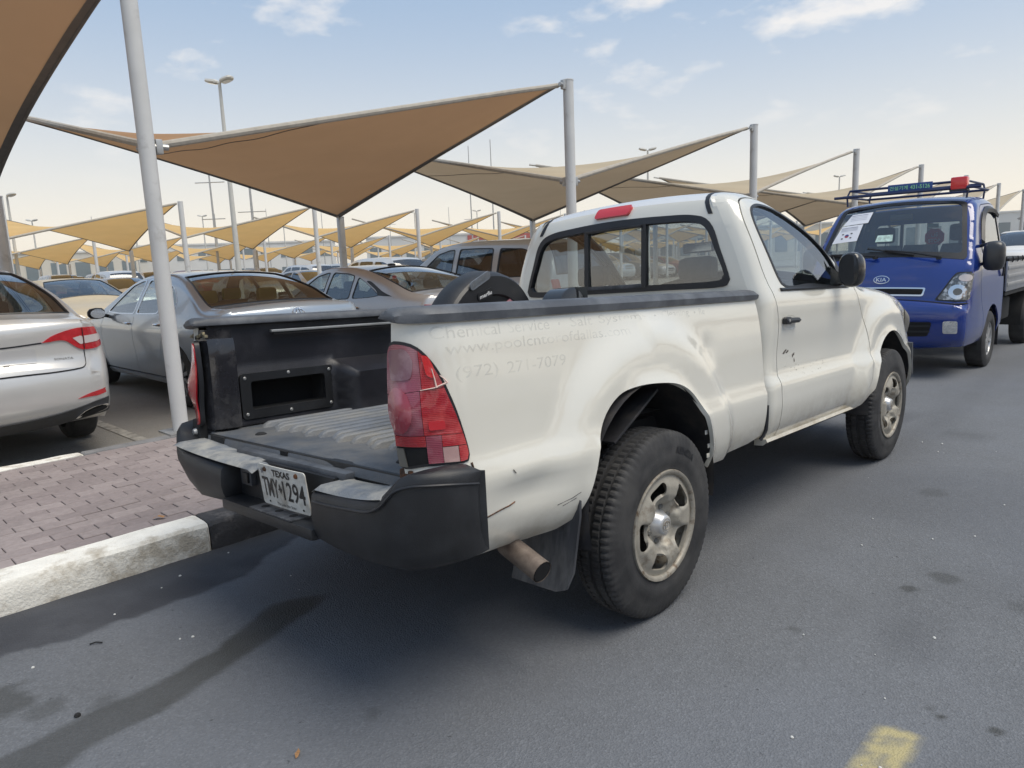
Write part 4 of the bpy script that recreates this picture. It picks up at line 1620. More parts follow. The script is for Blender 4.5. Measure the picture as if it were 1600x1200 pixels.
# ---- ghost of removed lettering
ghost = bpy.data.materials.new('lettering_ghost')
n, l = nodes_of(ghost)
p = n['Principled BSDF']
p.inputs['Base Color'].default_value = (0.55, 0.55, 0.53, 1)
p.inputs['Roughness'].default_value = 0.35
tc = n.new('ShaderNodeTexCoord')
no = n.new('ShaderNodeTexNoise')
no.inputs['Scale'].default_value = 16
no.inputs['Detail'].default_value = 5
l.new(tc.outputs['Object'], no.inputs[0])
mr = n.new('ShaderNodeMapRange')
mr.inputs[1].default_value = 0.36
mr.inputs[2].default_value = 0.62
mr.inputs[3].default_value = 0.28
mr.inputs[4].default_value = 0.08
l.new(no.outputs[0], mr.inputs[0])
l.new(mr.outputs[0], p.inputs['Alpha'])
for body_, c0, c1, zc, hh, sh in (('Chemical', -1.035, -0.775, 1.1045, 0.036, 0.0), ('Service', -0.740, -0.545, 1.1045, 0.036, 0.0), ('\u2022', -0.50, -0.488, 1.102, 0.010, 0), ('Salt', -0.435, -0.315, 1.105, 0.034, 0.0), ('Systems', -0.275, 0.02, 1.101, 0.038, 0.0), ('\u2022', 0.075, 0.092, 1.10, 0.010, 0),
                                  ('Cleaning', 0.135, 0.345, 1.100, 0.036, 0.0), ('\u2022', 0.385, 0.40, 1.10, 0.010, 0), ('Re', 0.43, 0.475, 1.102, 0.026, 0.0), ('www.poolcntorofdallas.com', -0.995, -0.115, 1.052, 0.044, 0.0), ('(972)', -0.972, -0.805, 0.980, 0.046, 0.0), ('271-7079', -0.765, -0.485, 0.982, 0.036, 0.0)):
    lettering('ghost_lettering', body_, bed_surf, ghost, truck, c1 - c0, hh, ((c0 + c1) / 2, zc), xf=lean, off=0.0007)

# ---- rear bumper
def pod(sections, sign):
    rings = []
    for x, yr, zt, zb, yf in sections:
        pf = [(yf, zt - 0.004), (yr + 0.05, zt), (yr + 0.018, zt - 0.006), (yr + 0.004, zt - 0.022), (yr, zt - 0.05), (yr - 0.002, (zt + zb) / 2), (yr + 0.004, zb + 0.05), (yr + 0.016, zb + 0.018), (yr + 0.05, zb), (yf, zb + 0.01)]
        rings.append([(sign * x, min(y, yf), z) for y, z in pf])
    return MB().loft(rings if sign < 0 else [r[::-1] for r in rings])


sec_r = [(0.368, -1.195, 0.612, 0.455, -1.07), (0.375, -1.205, 0.628, 0.445, -1.07), (0.50, -1.215, 0.634, 0.440, -1.07), (0.64, -1.215, 0.640, 0.437, -1.06), (0.735, -1.208, 0.655, 0.437, -1.04), (0.775, -1.20, 0.69, 0.438, -1.02),
         (0.805, -1.19, 0.718, 0.440, -1.01), (0.845, -1.168, 0.731, 0.447, -1.0), (0.882, -1.13, 0.731, 0.455, -0.99), (0.908, -1.085, 0.724, 0.463, -0.985), (0.922, -1.035, 0.714, 0.470, -0.97), (0.923, -0.99, 0.708, 0.474, -0.955), (0.912, -0.968, 0.704, 0.478, -0.945), (0.892, -0.955, 0.700, 0.482, -0.938), (0.862, -0.947, 0.697, 0.485, -0.932)]
bump = tp(pod(sec_r, 1), 'rear_bumper', 'blackp', sharp=40)
sec_l = [(0.29, -1.18, 0.615, 0.47, -1.07), (0.30, -1.20, 0.62, 0.458, -1.07)] + [(x, yr + 0.10 * max(0.0, x - 0.55) ** 1.0, zt, zb + 0.30 * max(0.0, x - 0.45), yf) for x, yr, zt, zb, yf in sec_r[2:]]
MB_l = pod(sec_l, -1)
MB_l.build('bumper_end', M['blackp'], bump, xf=lean, sharp=40)
# moulded crease along the right end
q = [(0.927, -0.985, 0.676), (0.913, -1.075, 0.69), (0.882, -1.134, 0.695), (0.845, -1.172, 0.694), (0.80, -1.196, 0.676), (0.765, -1.208, 0.640), (0.72, -1.216, 0.616), (0.60, -1.2195, 0.603), (0.40, -1.214, 0.592)]
qq = crom([(a, b, c) for a, b, c in q], 0.02)
MB().tube([tuple(v) for v in qq], 0.004, 6).build('bumper_crease', M['rubber'], bump, xf=lean)
# centre section: top lip, recess back, shelf with ball holes
MB().box((0.04, -1.085, 0.648), (0.78, 0.045, 0.03), bev=0.008).build('bumper_lip', M['capp'], bump, xf=lean)
MB().box((0.04, -1.115, 0.56), (0.70, 0.02, 0.17)).build('bumper_recess', M['blackp'], bump, xf=lean)
shelf = MB().box((0.04, -1.160, 0.474), (0.66, 0.10, 0.042), bev=0.012).build('bumper_shelf', M['blackp'], bump, xf=lean)
MB().box((0.09, -1.170, 0.4965), (0.30, 0.075, 0.006), bev=0.002).build('tread_plate', M['flap'], shelf, xf=lean)
for x in (-0.01, 0.09, 0.19):
    MB().lathe([(0.0, 0.5005), (0.015, 0.5005), (0.015, 0.485)], 14, (x, -1.170, 0), axis='Z').build('ball_hole', M['dark'], shelf, xf=lean)
sock = MB().box((-0.20, -1.132, 0.575), (0.085, 0.03, 0.062), bev=0.008).build('trailer_socket', M['flap'], bump, xf=lean)
MB().box((-0.19, -1.150, 0.575), (0.04, 0.012, 0.04), bev=0.004).build('socket_lid', M['blackp'], sock, xf=lean)


def pad(sign, x0, x1, zt):
    """Step pad with moulded treads."""
    xs_ = np.linspace(x0, x1, 44)
    ys_ = np.array([-1.20, -1.192, -1.175, -1.15, -1.125, -1.10, -1.082, -1.075])
    X_, Y_ = np.meshgrid(xs_, ys_)
    u_ = (X_ - x0) / (x1 - x0)
    Z_ = zt(u_) + 0.008 - 0.012 * sstep(-1.18, -1.20, Y_) - 0.010 * (1 - sstep(0, 0.05, u_) * sstep(1, 0.95, u_))
    tr = (np.sin(u_ * 2 * math.pi * 1.0 + 2.2 * np.sin((Y_ + 1.14) * 25)) > 0.0) * 0.003 + (np.cos((Y_ + 1.13) * 2 * math.pi / 0.034) > 0.2) * 0.003
    Z_ = Z_ + tr * sstep(0.08, 0.16, u_) * sstep(0.94, 0.86, u_) * sstep(-1.185, -1.165, Y_)
    P = np.stack([sign * X_, Y_, Z_], -1)
    return MB().grid(P[:, ::-1] if sign > 0 else P)


pad(1, 0.375, 0.765, lambda u: 0.630 + 0.028 * u ** 3).build('step_pad', M['padp'], bump, xf=lean, sharp=30)
pad(-1, 0.03, 0.765, lambda u: 0.636 + 0.022 * u ** 3).build('step_pad', M['padp'], bump, xf=lean, sharp=30)

# ---- licence plate
plate_m = pm('grimy_plate_white', (0.60, 0.585, 0.54), 0.5, var=0.08, vscale=12, second=(0.34, 0.31, 0.26), sthr=0.57, swidth=0.1, sscale=13)
ink = pm('plate_black_ink', (0.012, 0.012, 0.014), 0.45)
PX, PY, PZ = 0.125, -1.165, 0.583


def plate_surf(u, v):
    u, v = np.asarray(u, float), np.asarray(v, float)
    return np.stack([PX + u, PY - 0.10 * v - 0.004 * np.cos(u * 9) + 0.02 * u, PZ + v], -1)


plate = panel('licence_plate', rrect(0, 0, 0.315, 0.148, 0.012), plate_surf, plate_m, truck, step=0.03, thick=0.004, xf=lean)
lettering('plate_lettering', 'TEXAS', plate_surf, ink, plate, 0.118, 0.025, (0.003, 0.051), bold=0.035, xf=lean, off=0.0015)
lettering('plate_lettering', 'TMY', plate_surf, ink, plate, 0.112, 0.070, (-0.083, -0.006), bold=0.01, xf=lean, off=0.0015)
lettering('plate_lettering', '1294', plate_surf, ink, plate, 0.138, 0.070, (0.073, -0.006), bold=0.01, xf=lean, off=0.0015)
star = [(0.0, 0.018), (0.005, 0.006), (0.014, 0.002), (0.010, -0.004), (0.002, -0.016), (-0.004, -0.006), (-0.013, -0.001), (-0.005, 0.004), (-0.005, 0.016)]
panel('state_map', [(x - 0.0155, y - 0.004) for x, y in star], plate_surf, ink, plate, step=0.03, thick=0, off=0.0015, xf=lean)
lettering('plate_lettering', 'The Lone Star State', plate_surf, ink, plate, 0.125, 0.010, (0.01, -0.060), xf=lean, off=0.0015)
panel('plate_star', [(-0.128 + 0.014 * math.sin(k * math.pi / 5) * (1 if k % 2 == 0 else 0.42), 0.050 + 0.014 * math.cos(k * math.pi / 5) * (1 if k % 2 == 0 else 0.42)) for k in range(10)], plate_surf, pm('plate_grey_ink', (0.14, 0.14, 0.15), 0.5), plate, step=0.03, thick=0, off=0.0015, xf=lean)
for (x, z) in ((-0.105, 0.058), (0.105, 0.058)):
    q = plate_surf(np.array([x]), np.array([z]))[0]
    MB().lathe([(0, -0.006), (0.007, -0.006), (0.010, 0.0)], 10, tuple(q), axis='Y').build('plate_bolt', M['rust'], plate, xf=lean)
for (x, z) in ((-0.105, -0.060), (0.118, -0.060)):
    panel('plate_hole', ellipse(x, z, 0.006, 0.004, 10), plate_surf, M['dark'], plate, step=0.03, thick=0, off=0.0012, xf=lean)

# ---- mud flap, exhaust, axle
mb = MB().loft([[(0.60, -0.50 + d, z), (0.60 + w, -0.50 + d, z), (0.60 + w, -0.488 + d, z), (0.60, -0.488 + d, z)] for z, w, d in ((0.66, 0.30, 0.0), (0.45, 0.295, -0.005), (0.25, 0.275, -0.03), (0.195, 0.255, -0.045), (0.180, 0.21, -0.05))])
tp(mb, 'mud_flap', 'flap')
mb = MB().loft([[(-0.90, -0.50 + d, z), (-0.62, -0.50 + d, z), (-0.62, -0.488 + d, z), (-0.90, -0.488 + d, z)] for z, d in ((0.6, 0.0), (0.19, -0.05))])
tp(mb, 'mud_flap', 'flap')
mb = MB()
ep = [(0.62, 0.10, 0.42), (0.62, -0.55, 0.43), (0.66, -0.665, 0.42), (0.755, -0.715, 0.385), (0.915, -0.725, 0.330)]
mb.tube(ep, 0.038, 16, cap=False)
ex = tp(mb, 'exhaust_pipe', 'exh')
MB().tube([(0.84, -0.7203, 0.3558), (0.9145, -0.7249, 0.3302)], 0.034, 16).build('pipe_bore', M['dark'], ex, xf=lean)
MB().tube([(-0.75, 0, 0.385), (-0.2, 0, 0.385), (0, 0, 0.385), (0.2, 0, 0.385), (0.75, 0, 0.385)], [0.05, 0.06, 0.14, 0.06, 0.05], 14).build('rear_axle', M['under'], truck)
MB().tube([(-0.75, 2.781, 0.385), (0.75, 2.781, 0.385)], 0.05, 10).build('front_axle', M['under'], truck)
for sx in (1, -1):
    MB().tube([(sx * 0.53, -0.62, 0.50), (sx * 0.53, -0.3, 0.43), (sx * 0.53, 0.0, 0.42), (sx * 0.53, 0.35, 0.43), (sx * 0.53, 0.65, 0.50)], 0.032, 8).build('leaf_spring', M['under'], truck)
tp(MB().tube([(0.60, 0.98, 0.40), (0.64, 0.62, 0.36), (0.70, 0.50, 0.39)], 0.008, 6), 'loose_cable', 'under')


# ---- wheels
def tyre_geo(R, W, rim_r, n=200, tread=True, lug=5):
    """Tyre turned about X, outer side +X. Shoulder lugs and grooves cut into the crown."""
    h = W / 2
    pf = [(rim_r - 0.004, h * 0.72), (rim_r + 0.010, h * 0.86), (rim_r + 0.022, h * 0.93), (rim_r + 0.030, h * 0.925), (rim_r + 0.045, h * 0.985), (rim_r + 0.080, h * 1.0), (rim_r + 0.083, h * 0.985), (rim_r + 0.110, h * 0.98),
          (R - 0.045, h * 0.93), (R - 0.030, h * 0.895), (R - 0.016, h * 0.845), (R - 0.006, h * 0.76), (R - 0.002, h * 0.66), (R - 0.002, h * 0.52), (R - 0.012, h * 0.50), (R - 0.012, h * 0.44), (R, h * 0.42), (R, h * 0.12), (R - 0.012, h * 0.10)]
    pf = pf + [(r, -x) for r, x in pf[::-1]]
    m = len(pf)

    def mod(i, k, r):
        j = i if i < m / 2 else m - 1 - i
        if tread and 9 <= j <= 13 and (k % lug) == 0:
            return r - 0.006
        if tread and 16 <= j <= 17 and ((k + 2) % lug) == 0:
            return r - 0.005
        return r
    return MB().lathe(pf, n, axis='X', mod=mod)


def wheel_disc(rim_r):
    """Pressed steel disc with five windows; flat pattern (u,v) lifted to a dished face, outer side +X."""
    holes = []
    for k in range(5):
        a = R_(90 + 19 + 72 * k)
        rc = rim_r * 0.71
        h = rrect(0, 0, rim_r * 0.50, rim_r * 0.30, rim_r * 0.12, 5)
        hh = []
        for t, r in h:
            t2 = t * (1 + 1.4 * r / rim_r)
            hh.append(((rc + r) * math.cos(a) - t2 * math.sin(a), (rc + r) * math.sin(a) + t2 * math.cos(a)))
        holes.append(hh)

    def surf(u, v):
        u, v = np.asarray(u, float), np.asarray(v, float)
        r = np.hypot(u, v) / rim_r
        th = np.arctan2(v, u)
        ph = ((th - R_(109)) / R_(72) + 0.5) % 1.0 - 0.5         # 0 at a window, +-0.5 at a spoke
        spoke = sstep(0.20, 0.40, np.abs(ph))
        d = -0.026 + 0.026 * sstep(0.36, 0.48, r) + 0.008 * sstep(0.48, 0.62, r) - 0.007 * sstep(0.88, 0.97, r)
        d = d + 0.011 * spoke * sstep(0.36, 0.48, r) * sstep(0.92, 0.74, r) - 0.012 * (1 - spoke) * sstep(0.38, 0.45, r) * sstep(0.60, 0.53, r)
        d = d + 0.006 * np.exp(-((np.abs(ph) - 0.30) / 0.05) ** 2) * sstep(0.45, 0.55, r) * sstep(0.92, 0.80, r)
        return np.stack([d, u, v], -1)
    circ = ellipse(0, 0, rim_r * 0.985, rim_r * 0.985, 72)
    V, T = cdt(circ, holes, 0.0085, 0.009)
    return patch_mesh(V, T, surf, 0.012)


def emblem_rings(w, h, t):
    """Three overlapping ovals as thin flat tubes in (u,v)."""
    L = []
    for rx, ry, cy in ((w / 2, h / 2, 0), (w * 0.17, h * 0.46, 0.0), (w * 0.36, h * 0.20, h * 0.24)):
        L.append([(rx * math.cos(a), cy + ry * math.sin(a)) for a in np.linspace(0, 2 * math.pi, 28, endpoint=False)])
    return L


TY = tyre_geo(0.373, 0.188, 0.203, 240, lug=3)
WD = wheel_disc(0.203)
proto_w = None
for (x, y, spin, sx) in ((0.828, 0.0, 0.0, 1), (0.828, 2.781, 1.9, 1), (-0.81, 0.0, 0.4, -1), (-0.81, 2.781, 1.0, -1)):
    if proto_w is None:
        w = empty('wheel')
        TY.build('tyre', M['tyre'], w, sharp=28)
        rim = obj('rim', WD[0], WD[1], M['rim'], w, True, 50)
        rim.location.x = 0.078
        lip = MB().lathe([(0.150, -0.10), (0.186, -0.02), (0.196, 0.045), (0.199, 0.070), (0.201, 0.084), (0.205, 0.090), (0.212, 0.093), (0.219, 0.093), (0.2215, 0.086), (0.219, 0.076)], 72).build('rim_lip', M['rim_edge'], w)
        MB().lathe([(0.0, -0.02), (0.185, -0.02), (0.185, -0.06)], 40).build('brake_drum', M['dark'], w)
        cap = MB().lathe([(0.0, 0.092), (0.030, 0.092), (0.038, 0.088), (0.042, 0.080), (0.052, 0.060), (0.064, 0.040), (0.066, 0.030)], 40).build('centre_cap', M['silver'], w)
        for k in range(6):
            a = 2 * math.pi * k / 6 + 0.3
            MB().lathe([(0.0, 0.062), (0.009, 0.062), (0.0125, 0.055), (0.0125, 0.030)], 6, (0, 0.0695 * math.cos(a), 0.0695 * math.sin(a))).build('lug_nut', M['lampdark'], w, sharp=20)
        for k in range(3):
            a = 2 * math.pi * k / 3 + 0.75
            ca, sa = math.cos(a), math.sin(a)
            tri = [(0.064, 0.046 * ca - t * sa, 0.046 * sa + t * ca) for t in (-0.010, 0.010)] + [(0.0425, 0.063 * ca - t * sa, 0.063 * sa + t * ca) for t in (0.018, -0.018)]
            MB().add(tri, [(0, 1, 2, 3)]).build('cap_cutout', M['dark'], cap, smooth=False)
        em = MB()
        for L in emblem_rings(0.046, 0.034, 0):
            em.tube([(0.0925, u, v) for u, v in L], 0.0014, 5, closed=True)
        em.tube([(0.0915, 0.027 * math.cos(t), 0.027 * math.sin(t)) for t in np.linspace(0, 2 * math.pi, 30, endpoint=False)], 0.0015, 5, closed=True)
        em.build('emblem', M['rim'], cap)
        proto_w = w
        w.parent = truck
        r = w
    else:
        r = copy_tree(proto_w, truck)
    r.location = (x, y, 0.368)
    r.rotation_euler = (spin, 0, 0) if sx > 0 else (spin, 0, math.pi)
lettering('tyre_lettering', 'KENDA', lambda u, v: np.stack([np.full_like(u, 0.9235), 0.30 * np.cos(R_(62) + (-u) / 0.3) * (1 + v / 0.3), 0.368 + 0.30 * np.sin(R_(62) - u / 0.3) * (1 + v / 0.3)], -1), M['rubber'], truck, 0.14, 0.028, (0, 0), bold=0.02, off=0.0)
# ---- cab, bonnet and front end
sil = [(1.010, 0.46, 0.05, 0.0), (1.008, 0.80, 0.06, 0.012), (1.008, 1.15, 0.075, 0.03), (1.015, 1.38, 0.085, 0.035), (1.030, 1.56, 0.10, 0.035), (1.060, 1.648, 0.115, 0.030), (1.125, 1.684, 0.115, 0.028), (1.26, 1.692, 0.11, 0.030), (1.40, 1.674, 0.10, 0.034),
       (1.53, 1.628, 0.07, 0.055), (1.70, 1.563, 0.05, 0.09), (1.88, 1.478, 0.045, 0.12), (2.08, 1.345, 0.045, 0.14), (2.30, 1.195, 0.045, 0.15), (2.40, 1.165, 0.055, 0.11), (2.60, 1.170, 0.085, 0.06), (2.95, 1.140, 0.10, 0.05), (3.30, 1.085, 0.11, 0.05), (3.50, 1.020, 0.12, 0.06),
       (3.60, 0.93, 0.12, 0.07), (3.64, 0.80, 0.10, 0.07), (3.64, 0.58, 0.09, 0.06), (3.58, 0.44, 0.07, 0.05)]
wprof = [(0.40, 0.80), (0.45, 0.846), (0.52, 0.876), (0.62, 0.890), (0.70, 0.889), (0.728, 0.880), (0.755, 0.866), (0.85, 0.860), (1.0, 0.868), (1.10, 0.868), (1.165, 0.856), (1.19, 0.846), (1.40, 0.782), (1.60, 0.710), (1.72, 0.672)]
FA = (2.785, 0.40, 0.425, 0.475)


def fl_extra(y, z):
    rho = np.sqrt(((y - FA[0]) / FA[2]) ** 2 + ((z - FA[1]) / FA[3]) ** 2)
    f = sstep(1.62, 1.25, rho) * 0.045 + 0.014 * sstep(1.10, 1.0, rho)
    return f * sstep(1.10, 1.0, z) - 0.010 * sstep(1.12, 1.05, y) * sstep(0.70, 0.80, z) * 0


cab = Shell(sil, wprof, [(0.9, 1.0), (2.5, 1.0), (3.1, 0.985), (3.4, 0.95), (3.66, 0.90)], fl_extra, 0.025)
a_rt = cab.arc_at(1.060, 1.648)
a_hd = cab.arc_at(1.53, 1.628)
a_cw = cab.arc_at(2.30, 1.195)
a_hood = cab.arc_at(2.42, 1.163)
a_nose = cab.arc_at(3.56, 0.98)
a_end = cab.arc[-1]
bottom = [(3.30, 0.44)] + [(FA[0] + FA[2] * math.cos(t), FA[1] + FA[3] * math.sin(t)) for t in np.linspace(0.10, math.pi - 0.30, 26)] + [(2.33, 0.50), (2.28, 0.455), (2.20, 0.440), (1.60, 0.442), (1.012, 0.444)]
side_poly = [tuple(q) for q in cab.sil_between(0.001, a_end)] + [(3.40, 0.44)] + bottom
win = [tuple(q) for q in crom([(1.165, 1.585), (1.152, 1.50), (1.185, 1.34), (1.235, 1.205), (1.27, 1.189), (1.60, 1.184), (1.96, 1.180), (2.075, 1.183), (2.085, 1.20), (2.00, 1.345), (1.86, 1.455), (1.70, 1.535), (1.50, 1.600), (1.36, 1.622), (1.24, 1.618)], 0.03, closed=True)]
door_seam = [(1.135, 0.40), (1.130, 0.55), (1.126, 0.73), (1.140, 0.95), (1.138, 1.05), (1.108, 1.15), (1.080, 1.24), (1.072, 1.42), (1.082, 1.56), (1.115, 1.628), (1.20, 1.652), (1.36, 1.650), (1.50, 1.622), (1.70, 1.553), (1.88, 1.468), (2.06, 1.345), (2.19, 1.245), (2.235, 1.17), (2.29, 1.08), (2.365, 0.95), (2.375, 0.85), (2.355, 0.70), (2.315, 0.56), (2.27, 0.47), (2.24, 0.40)]
seam1 = buffer_line(crom(door_seam, 0.03), 0.007)
seam2 = buffer_line(crom([(2.232, 1.155), (2.28, 1.185), (2.40, 1.26)], 0.03), 0.006)
V, T = cdt(side_poly, [win, seam1.tolist(), seam2.tolist()], 0.03, 0.025, cab)
doors = {}
for mir in (False, True):
    for comp in components(T, len(V)):
        if len(comp) < 12:
            continue
        cen = V[comp].mean((0, 1))
        mx_, mn_ = V[comp].reshape(-1, 2).max(0), V[comp].reshape(-1, 2).min(0)
        nm = 'front_fender' if mx_[0] > 3.0 else ('door' if mn_[0] > 1.05 else 'cab_side')
        v, f = patch_mesh(V, comp, cab.side, 0.02)
        v = np.array(v)
        if mir:
            v[:, 0] *= -1
            f = [t[::-1] for t in f]
        o = obj(nm, v, f, M['white'], truck, True, 60, lean)
        doors[(nm, mir)] = o
# window frames, glass
for mir in (False, True):
    wi = inset(win, 0.018)
    d_ = doors[('door', mir)]
    panel('window_seal', win, cab.side, M['rubber'], d_, holes=[wi], step=0.05, bstep=0.03, thick=0.02, off=0.003, xf=lean, mirror=mir)
    panel('window_glass', wi, lambda y, z: cab.inner(y, z, 0.008), M['g_side'], d_, step=0.07, bstep=0.04, thick=0, xf=lean, mirror=mir)
    # belt moulding, handle
    q = cab.side(np.linspace(1.20, 2.15, 16), np.full(16, 1.178))
    q[:, 0] = (q[:, 0] + 0.004)
    if mir:
        q[:, 0] *= -1
    MB().tube([tuple(v) for v in q], 0.009, 6).build('belt_moulding', M['rubber'], d_, xf=lean)
hd = doors[('door', False)]
xh = float(cab.X(np.array([1.26]), np.array([1.02]))[0])
panel('handle_recess', ellipse(1.275, 1.010, 0.085, 0.036, 24), lambda y, z: cab.side(y, z) - np.stack([0.012 * np.clip(1 - ((y - 1.275) / 0.085) ** 2 - ((z - 1.010) / 0.036) ** 2, 0, 1) - 0.001, y * 0, y * 0], -1), M['white'], hd, step=0.012, thick=0, xf=lean)
hm_ = MB()
hm_.loft([[(xh + 0.004 + dx, y, 1.020 + dz - 0.02 * (y - 1.26)) for dx, dz in ((0, -h), (0.022, -h), (0.028, 0), (0.022, h), (0, h))] for y, h in ((1.180, 0.010), (1.190, 0.017), (1.22, 0.019), (1.232, 0.016), (1.245, 0.013), (1.32, 0.013), (1.335, 0.012), (1.345, 0.006))])
hm_.build('door_handle', M['rubber'], hd, xf=lean, sharp=30)
MB().lathe([(0, 0.030), (0.007, 0.030), (0.009, 0.024)], 12, (xh + 0.002, 1.205, 1.021)).build('lock_cylinder', M['galv'], hd, xf=lean)
# chipped paint on the door
chip = pm('bare_chip', (0.10, 0.085, 0.075), 0.8)
rc = random.Random(5)
for k in range(46):
    if k < 5:
        y, z, a, b = 1.215 + 0.012 * k, 0.858 + 0.006 * (k % 3), 0.012, 0.005
    elif k < 9:
        y, z, a, b = 1.33 + rc.uniform(-0.012, 0.012), 0.84 + rc.uniform(-0.03, 0.022), 0.006, 0.009
    else:
        y, z, a, b = rc.uniform(1.2, 1.75), rc.uniform(0.73, 0.79), rc.uniform(0.001, 0.003), rc.uniform(0.001, 0.003)
    ph = rc.uniform(0, 6)
    pl_ = [(y + a * math.cos(t) * (1 + 0.4 * math.sin(3 * t + ph)), z + b * math.sin(t) * (1 + 0.4 * math.cos(2 * t + ph))) for t in np.linspace(0, 2 * math.pi, 9)[:-1]]
    P = cab.side(*np.array(pl_).T) + np.array([0.0008, 0, 0])
    obj('paint_chip', P, [tuple(range(8))], chip, hd, False, None, lean)
# rocker and black filler strip at the bed gap
tp(MB().loft([[(x, y, z) for x, z in ((0.80, 0.445), (0.862, 0.450), (0.868, 0.435), (0.845, 0.418), (0.80, 0.415))] for y in (1.0, 2.27)]), 'rocker_panel', 'white')
tp(MB().loft([[(-x, y, z) for x, z in ((0.80, 0.445), (0.862, 0.450), (0.868, 0.435), (0.845, 0.418), (0.80, 0.415))][::-1] for y in (1.0, 2.27)]), 'rocker_panel', 'white')
q = cab.side(np.array([1.004, 1.004, 1.002, 0.995, 0.98]), np.array([0.62, 0.56, 0.50, 0.47, 0.45]))
q[:, 0] = [0.868, 0.866, 0.862, 0.852, 0.84]
tp(MB().tube([tuple(v) for v in q], 0.009, 6), 'gap_seal', 'rubber')
# backing so that no daylight shows between panels
for sx in (1, -1):
    tp(MB().box((sx * 0.70, 1.68, 0.80), (0.02, 1.30, 0.70)).box((sx * 0.70, 3.42, 0.75), (0.02, 0.36, 0.5)), 'inner_panel', 'dark')
tp(MB().box((0, 0.996, 0.80), (1.5, 0.012, 0.66)), 'gap_backing', 'dark')

# rear wall with window opening
zk = np.linspace(0.47, 1.648, 60)
ak = np.array([cab.arc_at(np.interp(z, [0.46, 0.8, 1.15, 1.38, 1.56, 1.648], [1.010, 1.008, 1.008, 1.015, 1.030, 1.060]), z) for z in zk])


def rear_surf(x, z):
    return cab.top(x, np.interp(z, zk, ak))


def xedge(z):
    return float(cab.edge_x(np.interp(z, zk, ak)))


rw_out = [(xedge(z), z) for z in np.linspace(0.50, 1.648, 30)]
rw_out = rw_out + [(-x, z) for x, z in rw_out[::-1]]
rwin = [tuple(q) for q in crom([(0.0, 1.586), (0.30, 1.580), (0.47, 1.570), (0.545, 1.548), (0.585, 1.505), (0.625, 1.40), (0.668, 1.285), (0.680, 1.245), (0.665, 1.218), (0.62, 1.210), (0.3, 1.209), (0.0, 1.209), (-0.3, 1.209), (-0.62, 1.210), (-0.665, 1.218), (-0.680, 1.245), (-0.668, 1.285), (-0.625, 1.40), (-0.585, 1.505), (-0.545, 1.548), (-0.47, 1.570), (-0.30, 1.580)], 0.03, closed=True)]
rear = panel('cab_rear_wall', rw_out, rear_surf, M['white'], truck, holes=[rwin], step=0.05, bstep=0.03, thick=0.03, xf=lean)
rin = inset(rwin, 0.024)


def scale_in(poly, sx_, sz_, cz=1.39):
    return [(x * sx_, cz + (z - cz) * sz_) for x, z in poly]


rin = scale_in(rwin, 0.962, 0.855)
wframe = panel('rear_window', scale_in(rwin, 1.006, 1.03), rear_surf, M['rubber'], truck, holes=[rin], step=0.05, bstep=0.03, thick=0.03, off=0.006, xf=lean)
for x in (-0.195, 0.195):
    MB().loft([[(x + sx_ * 0.014, float(rear_surf(np.array([x]), np.array([z]))[0, 1]) + dy, z) for sx_, dy in ((-1, -0.010), (1, -0.010), (1, 0.02), (-1, 0.02))] for z in (1.225, 1.565)]).build('mullion', M['rubber'], wframe, xf=lean)
MB().box((0, 1.0 - 0.022, 1.236), (0.37, 0.02, 0.022), bev=0.004).build('slider_track', M['flap'], wframe, xf=lean)
MB().box((0, 1.012 - 0.03, 1.555), (0.37, 0.02, 0.014), bev=0.003).build('slider_track', M['rubber'], wframe, xf=lean)
for x0, x1, dy in ((-0.7, -0.195, 0.004), (-0.19, 0.19, 0.0), (0.195, 0.7, 0.004)):
    pg = clip_poly(clip_poly(rin, lambda q: q[0] - x0), lambda q: x1 - q[0])
    panel('pane', pg, lambda x, z: rear_surf(x, z) + np.array([0, 0.008 + dy, 0]), M['g_rear'], wframe, step=0.08, bstep=0.04, thick=0, xf=lean)
# roof, ditch strips, high brake lamp
roof = tp(MB().grid(cab.strip(a_rt, a_hd, 18)[:, ::-1]), 'roof', 'white_roof', sharp=60)
for sx in (1, -1):
    a_ = np.linspace(a_rt - 0.075, a_hd - 0.02, 18)
    q = cab.top(sx * 0.93 * cab.edge_x(a_), a_)
    rings = []
    for i_, c_ in enumerate(q):
        rings.append([(c_[0] + sx * dx, c_[1] - 0.004 * (i_ < 3) + 0.0, c_[2] + dz) for dx, dz in ((-0.013, -0.003), (-0.011, 0.003), (0.011, 0.001), (0.013, -0.006))])
    MB().loft(rings).build('roof_strip', M['rubber'], roof, xf=lean)
hl = MB()
a_b = float(np.interp(1.632, zk, ak))
bl_surf = lambda u, v: cab.top(u, a_b + v)
hml = panel('high_brake_lamp', rrect(-0.02, 0.0, 0.235, 0.044, 0.014, skew=0.3), bl_surf, M['lens_bright'], truck, step=0.02, thick=0.022, off=0.016, xf=lean)
# windscreen, cowl, bonnet, nose
frame = tp(MB().grid(cab.strip(a_hd, a_hd + 0.05, 16)[:, ::-1]), 'windscreen_header', 'white_roof', sharp=60)
tp(MB().grid(cab.strip(a_hd + 0.05, a_cw, 16, off=-0.006)[:, ::-1]), 'windscreen', 'g_front', sharp=60)
tp(MB().grid(cab.strip(a_cw, a_hood, 16, off=-0.004)[:, ::-1]), 'cowl', 'rubber', sharp=60)
tp(MB().grid(cab.strip(a_hood, a_nose, 18)[:, ::-1]), 'bonnet', 'white_roof', sharp=60)
nose = tp(MB().grid(cab.strip(a_nose, a_end, 18)[:, ::-1]), 'nose', 'white', sharp=60)
